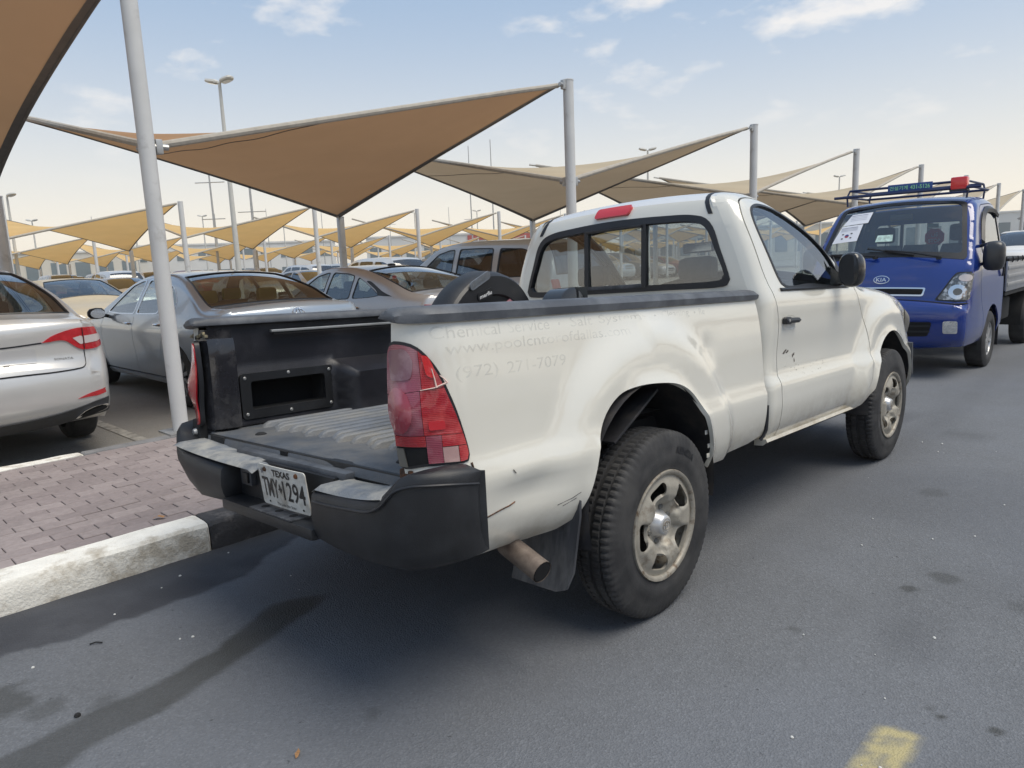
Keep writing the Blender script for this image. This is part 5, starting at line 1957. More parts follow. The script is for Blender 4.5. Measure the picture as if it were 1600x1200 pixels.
# front bumper end behind the wheel arch, headlamp bulge, arch trim
tp(MB().loft([[(x, y, z) for x, y in ((0.60, 3.26), (0.905, 3.205), (0.92, 3.215), (0.91, 3.27), (0.60, 3.60))] for z in (0.54, 0.76)]), 'front_bumper_end', 'flap', sharp=50)
mb = MB()
P = []
for i_ in range(9):
    for j_ in range(9):
        u_, v_ = i_ / 8, j_ / 8
        P.append(cab.side(np.array([3.36 + 0.20 * u_]), np.array([0.82 + 0.17 * v_]))[0] + np.array([0.02 * 16 * u_ * (1 - u_) * v_ * (1 - v_) + 0.004, 0, 0]))
tp(MB().grid(np.array(P).reshape(9, 9, 3)[::-1]), 'headlamp', 'lampdark', sharp=60)
tp(MB().add([(0.80, 2.40, 1.172), (0.825, 2.42, 1.150), (0.80, 2.50, 1.150), (0.79, 2.42, 1.180)], [(0, 1, 2), (0, 2, 3)]), 'cowl_corner', 'rubber')
# door mirror
mir_ = empty('door_mirror')
mir_.parent = truck
mb = MB()
rings = []
for t, s_ in ((0.0, 0.86), (0.10, 0.96), (0.35, 1.0), (0.62, 0.93), (0.85, 0.68), (0.97, 0.35), (1.0, 0.08)):
    ring = []
    for k in range(20):
        a = 2 * math.pi * k / 20
        cx_, cz_ = math.cos(a), math.sin(a)
        ex_ = math.copysign(abs(cx_) ** 0.75, cx_) * 0.064 * s_
        ez_ = math.copysign(abs(cz_) ** 0.75, cz_) * 0.098 * s_
        ring.append((0.945 + ex_ + 0.015 * t, 1.885 + 0.115 * t - 0.25 * ex_ * 0.2, 1.268 + ez_))
    rings.append(ring)
mb.loft(rings)
mb.build('housing', pm('satin_black_shell', (0.022, 0.022, 0.024), 0.22, coat=0.3, second=(0.10, 0.09, 0.08), sthr=0.68, swidth=0.06, sscale=9), mir_, xf=lean, sharp=50)
MB().add([(0.945 + 0.052 * math.cos(a) * 1.0, 1.8835, 1.268 + 0.084 * math.sin(a)) for a in np.linspace(0, 2 * math.pi, 24, endpoint=False)][::-1], [tuple(range(24))]).build('mirror_glass', M['rubber'], mir_, xf=lean)
MB().loft([[(0.83, 1.93, 1.19), (0.83, 2.10, 1.19), (0.81, 2.10, 1.25), (0.81, 1.98, 1.30)], [(0.90, 1.90, 1.195), (0.90, 1.98, 1.195), (0.90, 1.98, 1.245), (0.90, 1.90, 1.245)]]).build('mirror_foot', M['rubber'], mir_, xf=lean)
MB().add([(0.862, 1.965, 1.19), (0.862, 2.10, 1.188), (0.818, 2.005, 1.355)], [(0, 1, 2)]).build('sail_panel', M['rubber'], mir_, xf=lean, smooth=False)
# ---- cabin
inn = empty('cabin')
inn.parent = truck


def ip(mb, nm, mt):
    return mb.build(nm, M[mt], inn, xf=lean)


for sx in (-0.36, 0.36):
    b = ip(MB().loft([[(sx + dx * w, y + dy * d, z) for dx, dy in ((-1, -1), (1, -1), (1, 1), (-1, 1))] for z, y, w, d in ((0.72, 1.42, 0.26, 0.09), (0.95, 1.36, 0.27, 0.09), (1.15, 1.31, 0.25, 0.075), (1.25, 1.29, 0.20, 0.05))]), 'seat_back', 'seat')
    MB().box((sx, 1.265, 1.315), (0.22, 0.09, 0.13), bev=0.04).build('headrest', M['seat'], b, xf=lean)
    ip(MB().box((sx, 1.62, 0.70), (0.52, 0.52, 0.16), bev=0.05), 'seat_cushion', 'seat')
ip(MB().loft([[(x, y, z) for y, z in ((1.98, 0.75), (1.93, 1.00), (1.98, 1.10), (2.10, 1.14), (2.32, 1.15), (2.34, 0.75))] for x in (-0.76, 0.76)]), 'dashboard', 'dash')
sw = MB()
cw = Vector((-0.36, 1.84, 1.06))
ax_u, ax_v = Vector((1, 0, 0)), Vector((0, 0.45, 0.89)).normalized()
sw.tube([cw + (ax_u * math.cos(t) + ax_v * math.sin(t)) * 0.185 for t in np.linspace(0, 2 * math.pi, 32, endpoint=False)], 0.014, 8, closed=True)
sw.box(cw, (0.14, 0.05, 0.12), bev=0.02)
sw.tube([cw + ax_u * 0.18, cw - ax_u * 0.18], 0.012, 6)
ip(sw, 'steering_wheel', 'rubber')
ip(MB().box((0.0, 1.92, 1.475), (0.22, 0.03, 0.065), bev=0.012).tube([(0, 1.93, 1.48), (0, 1.80 + 0.18, 1.52)], 0.008), 'rear_view_mirror', 'rubber')
ip(MB().box((0.0, 1.902, 1.475), (0.20, 0.004, 0.05)), 'mirror_face', 'chrome')
ip(MB().box((0, 1.65, 0.52), (1.40, 1.30, 0.05)).box((0, 1.03, 0.86), (1.36, 0.02, 0.70)), 'cabin_floor', 'dash')
for sx in (1, -1):
    ip(MB().loft([[(sx * 0.745, 1.05, z), (sx * 0.745, 2.30, z), (sx * 0.73, 2.30, z), (sx * 0.73, 1.05, z)] for z in (0.55, 1.165)]), 'door_card', 'dash')
    P = cab.side(np.linspace(1.10, 2.20, 20), np.interp(np.linspace(1.10, 2.20, 20), [1.1, 1.3, 1.5, 1.7, 1.9, 2.2], [1.61, 1.645, 1.61, 1.54, 1.44, 1.22]))
    P[:, 0] = sx * (P[:, 0] - 0.05)
    ip(MB().tube([tuple(v) for v in P], 0.026, 8), 'pillar_trim', 'dash')
ip(MB().grid(cab.strip(a_rt + 0.01, a_hd, 8, off=-0.05)), 'headliner', 'seat')
# ---- things lying in the bed
case = empty('round_case')
tag(case, 'black round case with a pink sticker standing in the pickup bed', 'case')
cc0 = Vector((0.20, -0.26, 0.965))
W_ = lambda x: tuple(lean(np.array([x]))[0])
mb = MB()
dsk = [(0.0, 0.055), (0.20, 0.058), (0.235, 0.060), (0.300, 0.060), (0.342, 0.052), (0.352, 0.03), (0.352, -0.03), (0.342, -0.052), (0.0, -0.055)]
rotc = Matrix.Rotation(0.10, 3, 'Y') @ Matrix.Rotation(0.15, 3, 'Z')


def cplace(v):
    return lean(np.array([tuple(rotc @ Vector(q)) for q in v]) + np.array(cc0))


obj('shell', *(lambda m: (m.v, m.f))(MB().lathe(dsk, 64)), M['blackp'], case, True, 30, cplace)
obj('rim_band', *(lambda m: (m.v, m.f))(MB().lathe([(0.255, 0.062), (0.262, 0.070), (0.335, 0.066), (0.345, 0.055)], 64)), M['rubber'], case, True, 30, cplace)
cs = lambda u, v: np.stack([np.full_like(u, 0.0655), u, v], -1)
lbl = pm('case_label_grey', (0.16, 0.175, 0.20), 0.5, var=0.2, vscale=30)
for (uc, vc, w_, h_, r_, t_) in ((-0.11, 0.318, 0.135, 0.034, 0.40, 'ULTRAMAX'), (-0.075, 0.262, 0.105, 0.034, 0.25, 'merflu')):
    ca, sa = math.cos(r_), math.sin(r_)
    f2 = lambda u, v, uc=uc, vc=vc, ca=ca, sa=sa: np.stack([np.full_like(u, 0.0725), uc + u * ca - v * sa, vc + u * sa + v * ca], -1)
    bp_ = panel('badge', rrect(0, 0, w_, h_, h_ * 0.45), f2, lbl if t_ != 'merflu' else M['rubber'], case, step=0.03, thick=0.004, xf=cplace)
    lettering('badge_lettering', t_, f2, M['padp'] if t_ != 'merflu' else pm('badge_white', (0.7, 0.7, 0.7), 0.5), bp_, w_ * 0.76, h_ * 0.5, (0, 0), bold=0.03, xf=cplace, off=0.001)
pk = panel('sticker', [(0.045, 0.213), (0.155, 0.262), (0.175, 0.215), (0.065, 0.166)], cs, pm('pink_sticker', (0.62, 0.27, 0.30), 0.5, var=0.1, vscale=20), case, step=0.05, thick=0.001, off=0.001, xf=cplace)
panel('sticker_panel', [(0.072, 0.201), (0.150, 0.236), (0.162, 0.208), (0.084, 0.173)], cs, pm('sticker_grey', (0.36, 0.34, 0.35), 0.5), pk, step=0.05, thick=0, off=0.0025, xf=cplace)
panel('sticker_mark', [(0.128, 0.213), (0.146, 0.221), (0.138, 0.205)], cs, ink, pk, step=0.05, thick=0, off=0.0035, xf=cplace)
tool = empty('black_pump_housing')
tag(tool, 'small glossy black rounded housing in the pickup bed under the rear window', 'pump housing')
mb = MB()
rings = []
for x in (-0.09, -0.085, 0.085, 0.09):
    k = 0.96 if abs(x) > 0.087 else 1.0
    rings.append([(0.36 + x * 0.6, 0.10 + 0.125 * k * math.cos(t), 1.06 + 0.172 * k * math.sin(t)) for t in np.linspace(0, math.pi, 20)])
mb.loft([r + [(r[-1][0], r[-1][1], 0.72), (r[0][0], r[0][1], 0.72)] for r in rings])
mb.build('shell', pm('glossy_black', (0.012, 0.012, 0.014), 0.15, coat=0.5), tool, xf=lean, sharp=30)
for y in (0.13, 0.19):
    MB().loft([[(x, y + 0.02 * math.cos(t) * 0.3, 1.06 + 0.174 * math.sin(t)) for x in (0.30, 0.42)] for t in np.linspace(0.3, 1.5, 6)], closed=False, caps=False).build('band', M['lampdark'], tool, xf=lean)
# ------------------------------------------------------------------ other vehicles
M['g_car'] = glass('car_glass', (0.55, 0.60, 0.60), 0.9)
M['g_brown'] = glass('brown_tinted_glass', (0.40, 0.40, 0.34), 0.85)
M['g_dark'] = glass('dark_tinted_glass', (0.13, 0.14, 0.15), 1.1)
M['p_silver'] = pm('silver_car_paint', (0.60, 0.59, 0.57), 0.28, metal=0.35, coat=0.7, var=0.03, vscale=2)
M['p_blue'] = pm('grey_blue_car_paint', (0.45, 0.51, 0.57), 0.24, metal=0.35, coat=0.8, var=0.03, vscale=2)
M['p_steel'] = pm('pale_steel_car_paint', (0.56, 0.555, 0.55), 0.28, metal=0.35, coat=0.7, var=0.03, vscale=2)
M['p_champ'] = pm('champagne_car_paint', (0.50, 0.455, 0.38), 0.35, metal=0.35, coat=0.5, var=0.04, vscale=2, second=(0.50, 0.43, 0.33), sthr=0.5, sscale=4)
M['p_beige'] = pm('dusty_beige_car_paint', (0.47, 0.385, 0.26), 0.5, coat=0.2, var=0.06, vscale=3)
M['p_white'] = pm('white_car_paint', (0.74, 0.73, 0.71), 0.3, coat=0.6)
M['p_grey'] = pm('dark_grey_car_paint', (0.11, 0.115, 0.12), 0.3, metal=0.4, coat=0.6)
M['p_sand'] = pm('sand_car_paint', (0.42, 0.36, 0.27), 0.35, metal=0.2, coat=0.5)
M['p_red'] = pm('dark_red_car_paint', (0.23, 0.03, 0.03), 0.3, coat=0.6)
M['alloy'] = pm('alloy_wheel', (0.5, 0.5, 0.51), 0.3, metal=0.8)
M['yel'] = pm('yellow_seat_cover', (0.55, 0.47, 0.08), 0.8)
M['red_lens'] = lens('car_red_lens', (0.50, 0.012, 0.02), (0.38, 0.008, 0.014), (0.55, 0.02, 0.03), scale=(1, 1, 30))
M['clear_lens'] = lens('car_clear_lens', (0.68, 0.62, 0.60), (0.5, 0.44, 0.43), (0.6, 0.5, 0.5), scale=(1, 1, 50))
M['bump_blk'] = pm('dark_bumper_plastic', (0.035, 0.036, 0.04), 0.5, var=0.1)


def car_wheel(parent, x, y, R, W, rim_r, side, rimmat='alloy', spokes=10, hi=True):
    w = empty('wheel')
    w.parent = parent
    n_ = 64 if hi else 20
    h = W / 2
    pf = [(rim_r, h * 0.8), (rim_r + 0.02, h * 0.97), (rim_r + 0.06, h), (R - 0.03, h * 0.93), (R - 0.008, h * 0.8), (R, h * 0.55), (R, -h * 0.55), (R - 0.008, -h * 0.8), (R - 0.03, -h * 0.93), (rim_r, -h)]
    MB().lathe(pf, n_).build('tyre', M['tyre'], w)
    mb = MB().lathe([(rim_r * 1.02, h * 0.82), (rim_r * 0.97, h * 0.80), (rim_r * 0.93, h * 0.55), (rim_r * 0.9, 0)], n_)
    for k in range(spokes):
        a = 2 * math.pi * k / spokes
        rot = Matrix.Rotation(a, 3, 'X')
        mb.box(rot @ Vector((h * 0.62, 0, rim_r * 0.53)), (0.03, rim_r * 0.17, rim_r * 0.84), rot)
    mb.lathe([(0.0, h * 0.78), (rim_r * 0.2, h * 0.76), (rim_r * 0.24, h * 0.5)], 16)
    mb.build('rim', M[rimmat], w)
    MB().lathe([(0.0, h * 0.2), (rim_r * 0.92, h * 0.2)], 20).build('brake_disc', M['under'], w)
    w.location = (x, y, R - 0.004)
    if side < 0:
        w.rotation_euler = (0, 0, math.pi)
    return w


def make_car(name, label, cat, loc, rz, sp, group=None):
    """sp: silhouette, widths, plan, materials, openings. Local frame: forward +Y, right +X."""
    root = empty(name, loc, rz)
    tag(root, label, cat, group)
    sh = Shell(sp['sil'], sp['w'], sp['plan'], sp.get('extra'), sp.get('sstep', 0.02))
    paint = M[sp['paint']]
    step = sp.get('step', 0.06)
    hi = sp.get('hi', True)
    A = {k: sh.arc_at(*v) for k, v in sp['marks'].items()}       # deck, blight (rear glass base), roofr, rooff, cowl, nose
    end = sh.arc[-1]
    zb = sp['zb']
    wr, wf, R = sp['wr'], sp['wf'], sp['R']
    ar = R + 0.045
    y_last = sh.S[-1, 0]
    y_first = sh.S[0, 0]

    def arch(cy):
        return [(cy + ar * math.cos(t), R + ar * math.sin(t)) for t in np.linspace(-0.12 if zb < R else 0.0, math.pi + (0.12 if zb < R else 0), 18)]
    bot = [(y_last - 0.03, zb)] + [(q[0], max(q[1], zb)) for q in arch(wf)] + [(q[0], max(q[1], zb)) for q in arch(wr)] + [(y_first + 0.03, zb)]
    poly = [tuple(q) for q in sh.sil_between(0.0005, end - 0.0005)] + bot
    wins = [rpoly(wn_, 0.05) for wn_ in sp['wins']]
    seams = [buffer_line(crom(s_, 0.04), 0.009).tolist() for s_ in sp.get('seams', [])] if hi else []
    V, T = cdt(poly, wins + seams, step, min(step, 0.04), sh if hi else None)
    comps = [c for c in components(T, len(V)) if len(c) > 10]
    for sx in (1, -1):
        if not hi and sx == sp.get('skip', 0):
            continue
        door_objs = []
        for c in comps:
            lo, hi_ = V[c].reshape(-1, 2).min(0), V[c].reshape(-1, 2).max(0)
            nm = 'door' if (lo[0] > wr - 0.55 and hi_[0] < wf + 0.1 and len(comps) > 1) else ('body_side' if hi_[0] - lo[0] > 2.5 else ('front_fender' if hi_[0] > wf else 'rear_quarter'))
            v, f = patch_mesh(V, c, sh.side, 0.015 if hi else 0.0)
            v = np.array(v)
            if sx < 0:
                v[:, 0] *= -1
                f = [t[::-1] for t in f]
            o = obj(nm, v, f, paint, root, True, 60)
            if nm == 'door':
                door_objs.append((lo, hi_, o))
        for i_, wn_ in enumerate(wins):
            c0 = np.mean(wn_, 0)
            par = root
            for lo, hi_, o in door_objs:
                if lo[0] - 0.05 < c0[0] < hi_[0] + 0.05:
                    par = o
            if hi:
                panel('window_trim', [tuple(q) for q in (np.array(wn_) - c0) * 1.012 + c0], sh.side, M[sp.get('trim', 'rubber')], par, holes=[[tuple(q) for q in (np.array(wn_) - c0) * 0.955 + c0]], step=0.1, bstep=0.05, thick=0.012, off=0.003, mirror=sx < 0)
            panel('side_window', wn_, lambda y, z: sh.inner(y, z, 0.006), M[sp['glass']], par, step=0.12, bstep=0.08, thick=0, mirror=sx < 0)
        if hi:
            for hy, hz in sp.get('handles', []):
                q = sh.side(np.linspace(hy - 0.10, hy + 0.10, 8), np.full(8, hz))
                q[:, 0] += np.array([0.004, 0.022, 0.030, 0.032, 0.032, 0.030, 0.022, 0.004])
                q[:, 0] *= sx
                par = root
                for lo, hi_, o in door_objs:
                    if lo[0] < hy < hi_[0]:
                        par = o
                MB().tube([tuple(v) for v in q], [0.008, 0.012, 0.013, 0.013, 0.013, 0.013, 0.012, 0.008], 8).build('door_handle', M[sp.get('handle_mat', sp['paint'])], par)
            if 'mirror' in sp:
                my, mz = sp['mirror']
                xb = float(sh.X(np.array([my]), np.array([mz]))[0])
                mm = MB()
                rings = []
                for t, s_ in ((0.0, 0.55), (0.12, 0.9), (0.5, 1.0), (0.85, 0.85), (1.0, 0.4)):
                    rings.append([(sx * (xb + 0.05 + 0.20 * t), my - 0.02 * t + 0.055 * s_ * math.cos(a) + 0.02, mz + 0.02 + 0.072 * s_ * math.sin(a)) for a in np.linspace(0, 2 * math.pi, 16, endpoint=False)])
                mm.loft(rings if sx < 0 else [r[::-1] for r in rings])
                mm.tube([(sx * (xb - 0.02), my + 0.03, mz - 0.03), (sx * (xb + 0.09), my + 0.02, mz)], 0.022, 8)
                mo = mm.build('door_mirror', M[sp.get('mirror_mat', sp['paint'])], root)
                MB().add([(sx * (xb + 0.145 + 0.085 * math.cos(a)), my - 0.052, mz + 0.02 + 0.058 * math.sin(a)) for a in np.linspace(0, 2 * math.pi, 16, endpoint=False)], [tuple(range(16))]).build('mirror_glass', M['chrome'], mo)
        for yw in (wr, wf):
            car_wheel(root, sx * (sp['track'] / 2), yw, R, sp.get('tw', 0.215), sp.get('rim', 0.225), sx, sp.get('rimmat', 'alloy'), sp.get('spokes', 10), hi)
            a = np.linspace(-0.2, math.pi + 0.2, 16)
            xo = float(sh.base(np.array([yw]), np.array([R + ar]))[0]) - 0.02
            P = np.array([[(sx * x, yw + ar * math.cos(t), R + ar * math.sin(t)) for t in a] for x in (xo, xo - 0.30)])
            mb = MB().grid(P)
            mb.add([(sx * (xo - 0.30), yw + ar * math.cos(t), R + ar * math.sin(t)) for t in a], [tuple(range(16))])
            mb.build('wheel_well', M['under'], root)
    nx = 16 if hi else 8
    segs = [('rear_bumper', 0.0, A['bump'], paint, 0), ('boot_lid', A['bump'], A['blight'], paint, 0), ('rear_window', A['blight'], A['roofr'], M[sp.get('rglass', sp['glass'])], -0.004), ('roof', A['roofr'], A['rooff'], paint, 0),
            ('windscreen', A['rooff'], A['cowl'], M[sp.get('fglass', sp['glass'])], -0.004), ('bonnet', A['cowl'], A['nose'], paint, 0), ('front_bumper', A['nose'], end, paint, 0)]
    for nm, a0, a1, mt, of in segs:
        if a1 - a0 < 0.02:
            continue
        na = max(3, int((a1 - a0) / (0.035 if hi else 0.12)) + 1)
        MB().grid(sh.strip(a0, a1, nx, na, off=of)[:, ::-1]).build(nm, mt, root, sharp=60)
    # frit border round the two screens
    if hi:
        for a0, a1 in ((A['blight'], A['roofr']), (A['rooff'], A['cowl'])):
            aa = np.linspace(a0 + 0.004, a1 - 0.004, 20)
            loop = [tuple(v) for v in sh.top(sh.edge_x(aa) - 0.010, aa)] + [tuple(v) for v in sh.top((sh.edge_x(aa) - 0.010) * -1, aa)[::-1]]
            xx = np.linspace(1, -1, 14)[1:-1]
            l2 = [tuple(v) for v in sh.top(xx * (sh.edge_x(a1 - 0.004) - 0.01), np.full(12, a1 - 0.004))]
            l1 = [tuple(v) for v in sh.top(-xx * (sh.edge_x(a0 + 0.004) - 0.01), np.full(12, a0 + 0.004))]
            MB().tube([tuple(v) for v in sh.top(sh.edge_x(aa) - 0.010, aa)] + l2 + [tuple(v) for v in sh.top(-(sh.edge_x(aa) - 0.010), aa)[::-1]] + l1, 0.011, 6, closed=True).build('screen_seal', M['rubber'], root)
    # floor, cabin
    L0, L1 = y_first + 0.1, y_last - 0.1
    MB().box((0, (L0 + L1) / 2, zb + 0.06), (2 * sh.w(0.5) - 0.34, L1 - L0, 0.10)).build('underbody', M['under'], root)
    belt = sp['belt']
    wx = 2 * float(sh.w(belt)) - 0.12
    MB().box((0, (sp['cab'][0] + sp['cab'][1]) / 2, (zb + belt) / 2), (wx - 0.05, sp['cab'][1] - sp['cab'][0], belt - zb - 0.16)).build('cabin_tub', M['dash'], root)
    if hi:
        for (sx_, sy) in ((-0.37, sp['seats'][0]), (0.37, sp['seats'][0]), (-0.37, sp['seats'][1]), (0.37, sp['seats'][1])):
            sb = MB().loft([[(sx_ + dx * w_, sy + o_ + dy * d_, z) for dx, dy in ((-1, -1), (1, -1), (1, 1), (-1, 1))] for z, o_, w_, d_ in ((belt - 0.35, 0.05, 0.23, 0.06), (belt - 0.05, 0, 0.24, 0.06), (belt + 0.12, -0.04, 0.20, 0.05))]).build('seat_back', M[sp.get('seatmat', 'seat')], root)
            MB().box((sx_, sy - 0.07, belt + 0.20), (0.24, 0.10, 0.15), bev=0.04).build('headrest', M[sp.get('headmat', 'seat')], sb)
    # lamps and trim laid on the skin: rear / front pieces by (x, z), side pieces by (y, z)
    zr = np.linspace(sp['zr'][0], sp['zr'][1], 40)
    yr_ = np.interp(zr, *zip(*[(z, y) for y, z, *_ in sp['sil'][:sp['nrear']]]))
    ar_ = np.array([sh.arc_at(y, z) for y, z in zip(yr_, zr)])
    ar_ = np.maximum.accumulate(ar_)

    def rsurf(x, z):
        a = np.interp(z, zr, ar_)
        x = np.asarray(x, float)
        xe = sh.edge_x(a)
        P = sh.top(np.clip(x, -xe, xe), a)
        # beyond the edge, carry on round the corner on to the flank
        over = np.maximum(np.abs(x) - xe, 0)
        r = np.interp(a, sh.arc, sh.S[:, 2])
        t = np.minimum(over / r, math.pi / 2)
        P[..., 0] += np.sign(x) * r * np.sin(t)
        P[..., 1] += r * (1 - np.cos(t)) + np.maximum(over - r * math.pi / 2, 0)
        return P
    sh.rsurf = rsurf
    zf = np.linspace(sp['zf'][0], sp['zf'][1], 40)
    fr_ = sorted([(z, y) for y, z, *_ in sp['sil'][-sp['nfront']:]])
    yf_ = np.interp(zf, *zip(*fr_))
    af_ = np.maximum.accumulate(np.array([sh.arc_at(y, z) for y, z in zip(yf_, zf)])[::-1])[::-1]

    def fsurf(x, z):
        a = np.interp(z, zf, af_)
        x = np.asarray(x, float)
        xe = sh.edge_x(a)
        P = sh.top(np.clip(x, -xe, xe), a)
        over = np.maximum(np.abs(x) - xe, 0)
        r = np.interp(a, sh.arc, sh.S[:, 2])
        t = np.minimum(over / r, math.pi / 2)
        P[..., 0] += np.sign(x) * r * np.sin(t)
        P[..., 1] -= r * (1 - np.cos(t)) + np.maximum(over - r * math.pi / 2, 0)
        return P
    sh.fsurf = fsurf
    made = {}
    for it in sp.get('trim_items', []):
        nm, where, pg, mt, th, off, both = it[:7]
        par = made.get(it[7], root) if len(it) > 7 else root
        for sx in ((1, -1) if both else (1,)):
            pts_ = [(sx * a, b) for a, b in pg] if where != 'side' else pg
            if sx < 0 and where != 'side':
                pts_ = pts_[::-1]
            surf = {'rear': rsurf, 'front': fsurf, 'side': sh.side, 'top': sh.top}[where]
            o = panel(nm, pts_, surf, M[mt] if isinstance(mt, str) else mt, par, step=0.04 if hi else 0.2, bstep=0.04 if hi else 0.3, thick=th, off=off, flip=(where == 'front'), mirror=(where == 'side' and sx < 0))
            made.setdefault(nm, o)
    return root, sh


WS = [(0.16, 0.80), (0.28, 0.875), (0.50, 0.915), (0.72, 0.925), (0.86, 0.912), (0.95, 0.890), (1.00, 0.865), (1.22, 0.755), (1.46, 0.615)]
PLAN = [(-2.5, 0.90), (-2.1, 0.965), (-1.5, 1.0), (1.2, 1.0), (1.9, 0.97), (2.5, 0.86)]
smooth_line = lambda pts_: [tuple(q) for q in crom(pts_, 0.03)]

# ---- silver sedan at the left edge, tail towards the pavement
son_sil = [(-2.20, 0.285, 0.05, 0.02), (-2.36, 0.325, 0.09, 0.05), (-2.415, 0.42, 0.13, 0.075), (-2.425, 0.56, 0.15, 0.085), (-2.405, 0.665, 0.15, 0.085), (-2.355, 0.76, 0.13, 0.08), (-2.345, 0.88, 0.12, 0.08), (-2.350, 0.985, 0.10, 0.075), (-2.345, 1.035, 0.07, 0.06), (-2.28, 1.052, 0.07, 0.035),
           (-1.98, 1.088, 0.07, 0.03), (-1.62, 1.235, 0.05, 0.06), (-1.22, 1.370, 0.06, 0.05), (-0.75, 1.455, 0.08, 0.025), (-0.2, 1.475, 0.085, 0.02), (0.22, 1.450, 0.08, 0.025), (0.52, 1.385, 0.06, 0.06), (1.0, 1.185, 0.05, 0.10), (1.40, 1.005, 0.05, 0.10), (1.50, 0.975, 0.08, 0.05),
           (2.0, 0.89, 0.10, 0.05), (2.27, 0.79, 0.13, 0.08), (2.38, 0.66, 0.14, 0.09), (2.40, 0.45, 0.12, 0.08), (2.34, 0.26, 0.08, 0.05)]
son_sil = [(y, z * 1.05 if z > 0.3 else z, r, c_) for y, z, r, c_ in son_sil]
SX = lambda x: float(np.interp(x, [0.0, 0.235, 0.77, 0.925, 1.0], [0.0, 0.40, 0.69, 0.90, 0.98]))
tail = smooth_line([(0.235, 0.905), (0.36, 0.945), (0.50, 0.968), (0.66, 0.985), (0.78, 0.990), (0.86, 0.982), (0.915, 0.955), (0.925, 0.90), (0.905, 0.855), (0.84, 0.825), (0.765, 0.822), (0.69, 0.838), (0.61, 0.872), (0.54, 0.902), (0.44, 0.910), (0.33, 0.905)])
son = dict(sil=son_sil, w=WS, plan=PLAN, paint='p_silver', glass='g_car', rglass='g_car', zb=0.27, wr=-1.40, wf=1.40, R=0.328, track=1.60, tw=0.23, rim=0.222, belt=0.98, cab=(-1.6, 1.2), seats=(-0.05, -0.95),
           marks=dict(bump=(-2.395, 0.69), blight=(-1.98, 1.088), roofr=(-1.0, 1.415), rooff=(0.36, 1.425), cowl=(1.40, 1.005), nose=(2.2, 0.82)), zr=(0.24, 1.04), nrear=9, zf=(0.28, 0.80), nfront=4,
           wins=[[(0.98, 1.035), (0.40, 1.360), (0.10, 1.405), (-0.12, 1.41), (-0.13, 1.02), (0.4, 1.015)], [(-0.20, 1.41), (-0.60, 1.395), (-0.98, 1.32), (-1.10, 1.20), (-1.12, 1.06), (-0.6, 1.03), (-0.20, 1.02)]],
           seams=[[(1.12, 0.20), (1.14, 0.6), (1.10, 0.95), (0.95, 1.06)], [(-0.16, 0.20), (-0.16, 1.0)], [(-0.98, 0.55), (-1.12, 0.85), (-1.18, 1.02)]], handles=[(-0.02, 0.90), (-0.98, 0.92)], mirror=(0.95, 1.02), handle_mat='chrome',
           trim_items=[('tail_lamp', 'rear', tail, 'red_lens', 0.012, 0.010, True),
                       ('reversing_lens', 'rear', smooth_line([(0.635, 0.918), (0.70, 0.925), (0.765, 0.925), (0.765, 0.868), (0.72, 0.868)]) , 'clear_lens', 0.003, 0.014, True),
                       ('reversing_lens', 'rear', [(0.778, 0.926), (0.84, 0.93), (0.895, 0.93), (0.905, 0.895), (0.85, 0.875), (0.778, 0.868)], 'clear_lens', 0.003, 0.014, True),
                       ('lamp_gap', 'rear', [(0.768, 0.988), (0.774, 0.988), (0.774, 0.824), (0.768, 0.824)], 'dark', 0.0, 0.016, True),
                       ('boot_seam', 'rear', buffer_line(smooth_line([(0.0, 0.660), (0.40, 0.668), (0.62, 0.678), (0.72, 0.690), (0.76, 0.715), (0.768, 0.76), (0.770, 0.82)]), 0.008).tolist(), 'dark', 0.0, 0.003, True),
                       ('boot_crease', 'rear', buffer_line(smooth_line([(0.0, 0.888), (0.12, 0.893), (0.235, 0.903)]), 0.012).tolist(), 'rubber', 0.0, 0.003, True),
                       ('number_plate_blank', 'rear', rrect(0.10, 0.80, 0.50, 0.13, 0.02), 'p_steel', 0.004, 0.006, False),
                       ('reflector', 'rear', smooth_line([(0.58, 0.478), (0.66, 0.500), (0.80, 0.522), (0.935, 0.540), (0.94, 0.515), (0.86, 0.496), (0.72, 0.478)]), 'red_lens', 0.006, 0.006, True),
                       ('bumper_insert', 'rear', smooth_line([(0.0, 0.395), (0.40, 0.405), (0.62, 0.425), (0.80, 0.452), (0.90, 0.450), (0.95, 0.415), (0.93, 0.38), (0.80, 0.352), (0.50, 0.335), (0.30, 0.33), (0.0, 0.33)]), 'bump_blk', 0.012, 0.012, True),
                       ('exhaust_trim', 'rear', smooth_line([(0.60, 0.355), (0.66, 0.392), (0.80, 0.412), (0.86, 0.402), (0.84, 0.380), (0.72, 0.358)]), 'chrome', 0.012, 0.022, True),
                       ('exhaust_opening', 'rear', smooth_line([(0.625, 0.362), (0.675, 0.386), (0.80, 0.403), (0.838, 0.396), (0.82, 0.382), (0.72, 0.364)]), 'dark', 0.0, 0.030, True)])
for k_ in range(len(son['trim_items'])):
    it = list(son['trim_items'][k_])
    lampish = it[0] in ('tail_lamp', 'reversing_lens', 'lamp_gap', 'boot_seam', 'boot_crease')
    it[2] = [(SX(x) if lampish else (x - 0.05 if it[0].startswith('exhaust') else x), z * (1.05 if z > 0.6 else 1.0 + 0.05 * max(0, (z - 0.3) / 0.3))) for x, z in it[2]]
    son['trim_items'][k_] = tuple(it)
son['wins'] = [[(y, z * 1.05) for y, z in w_] for w_ in son['wins']]
son['w'] = [(z * 1.04, w_) for z, w_ in WS]
son['marks'] = {k: (y, z * 1.05) for k, (y, z) in son['marks'].items()}
son['zr'] = (0.30, 1.09)
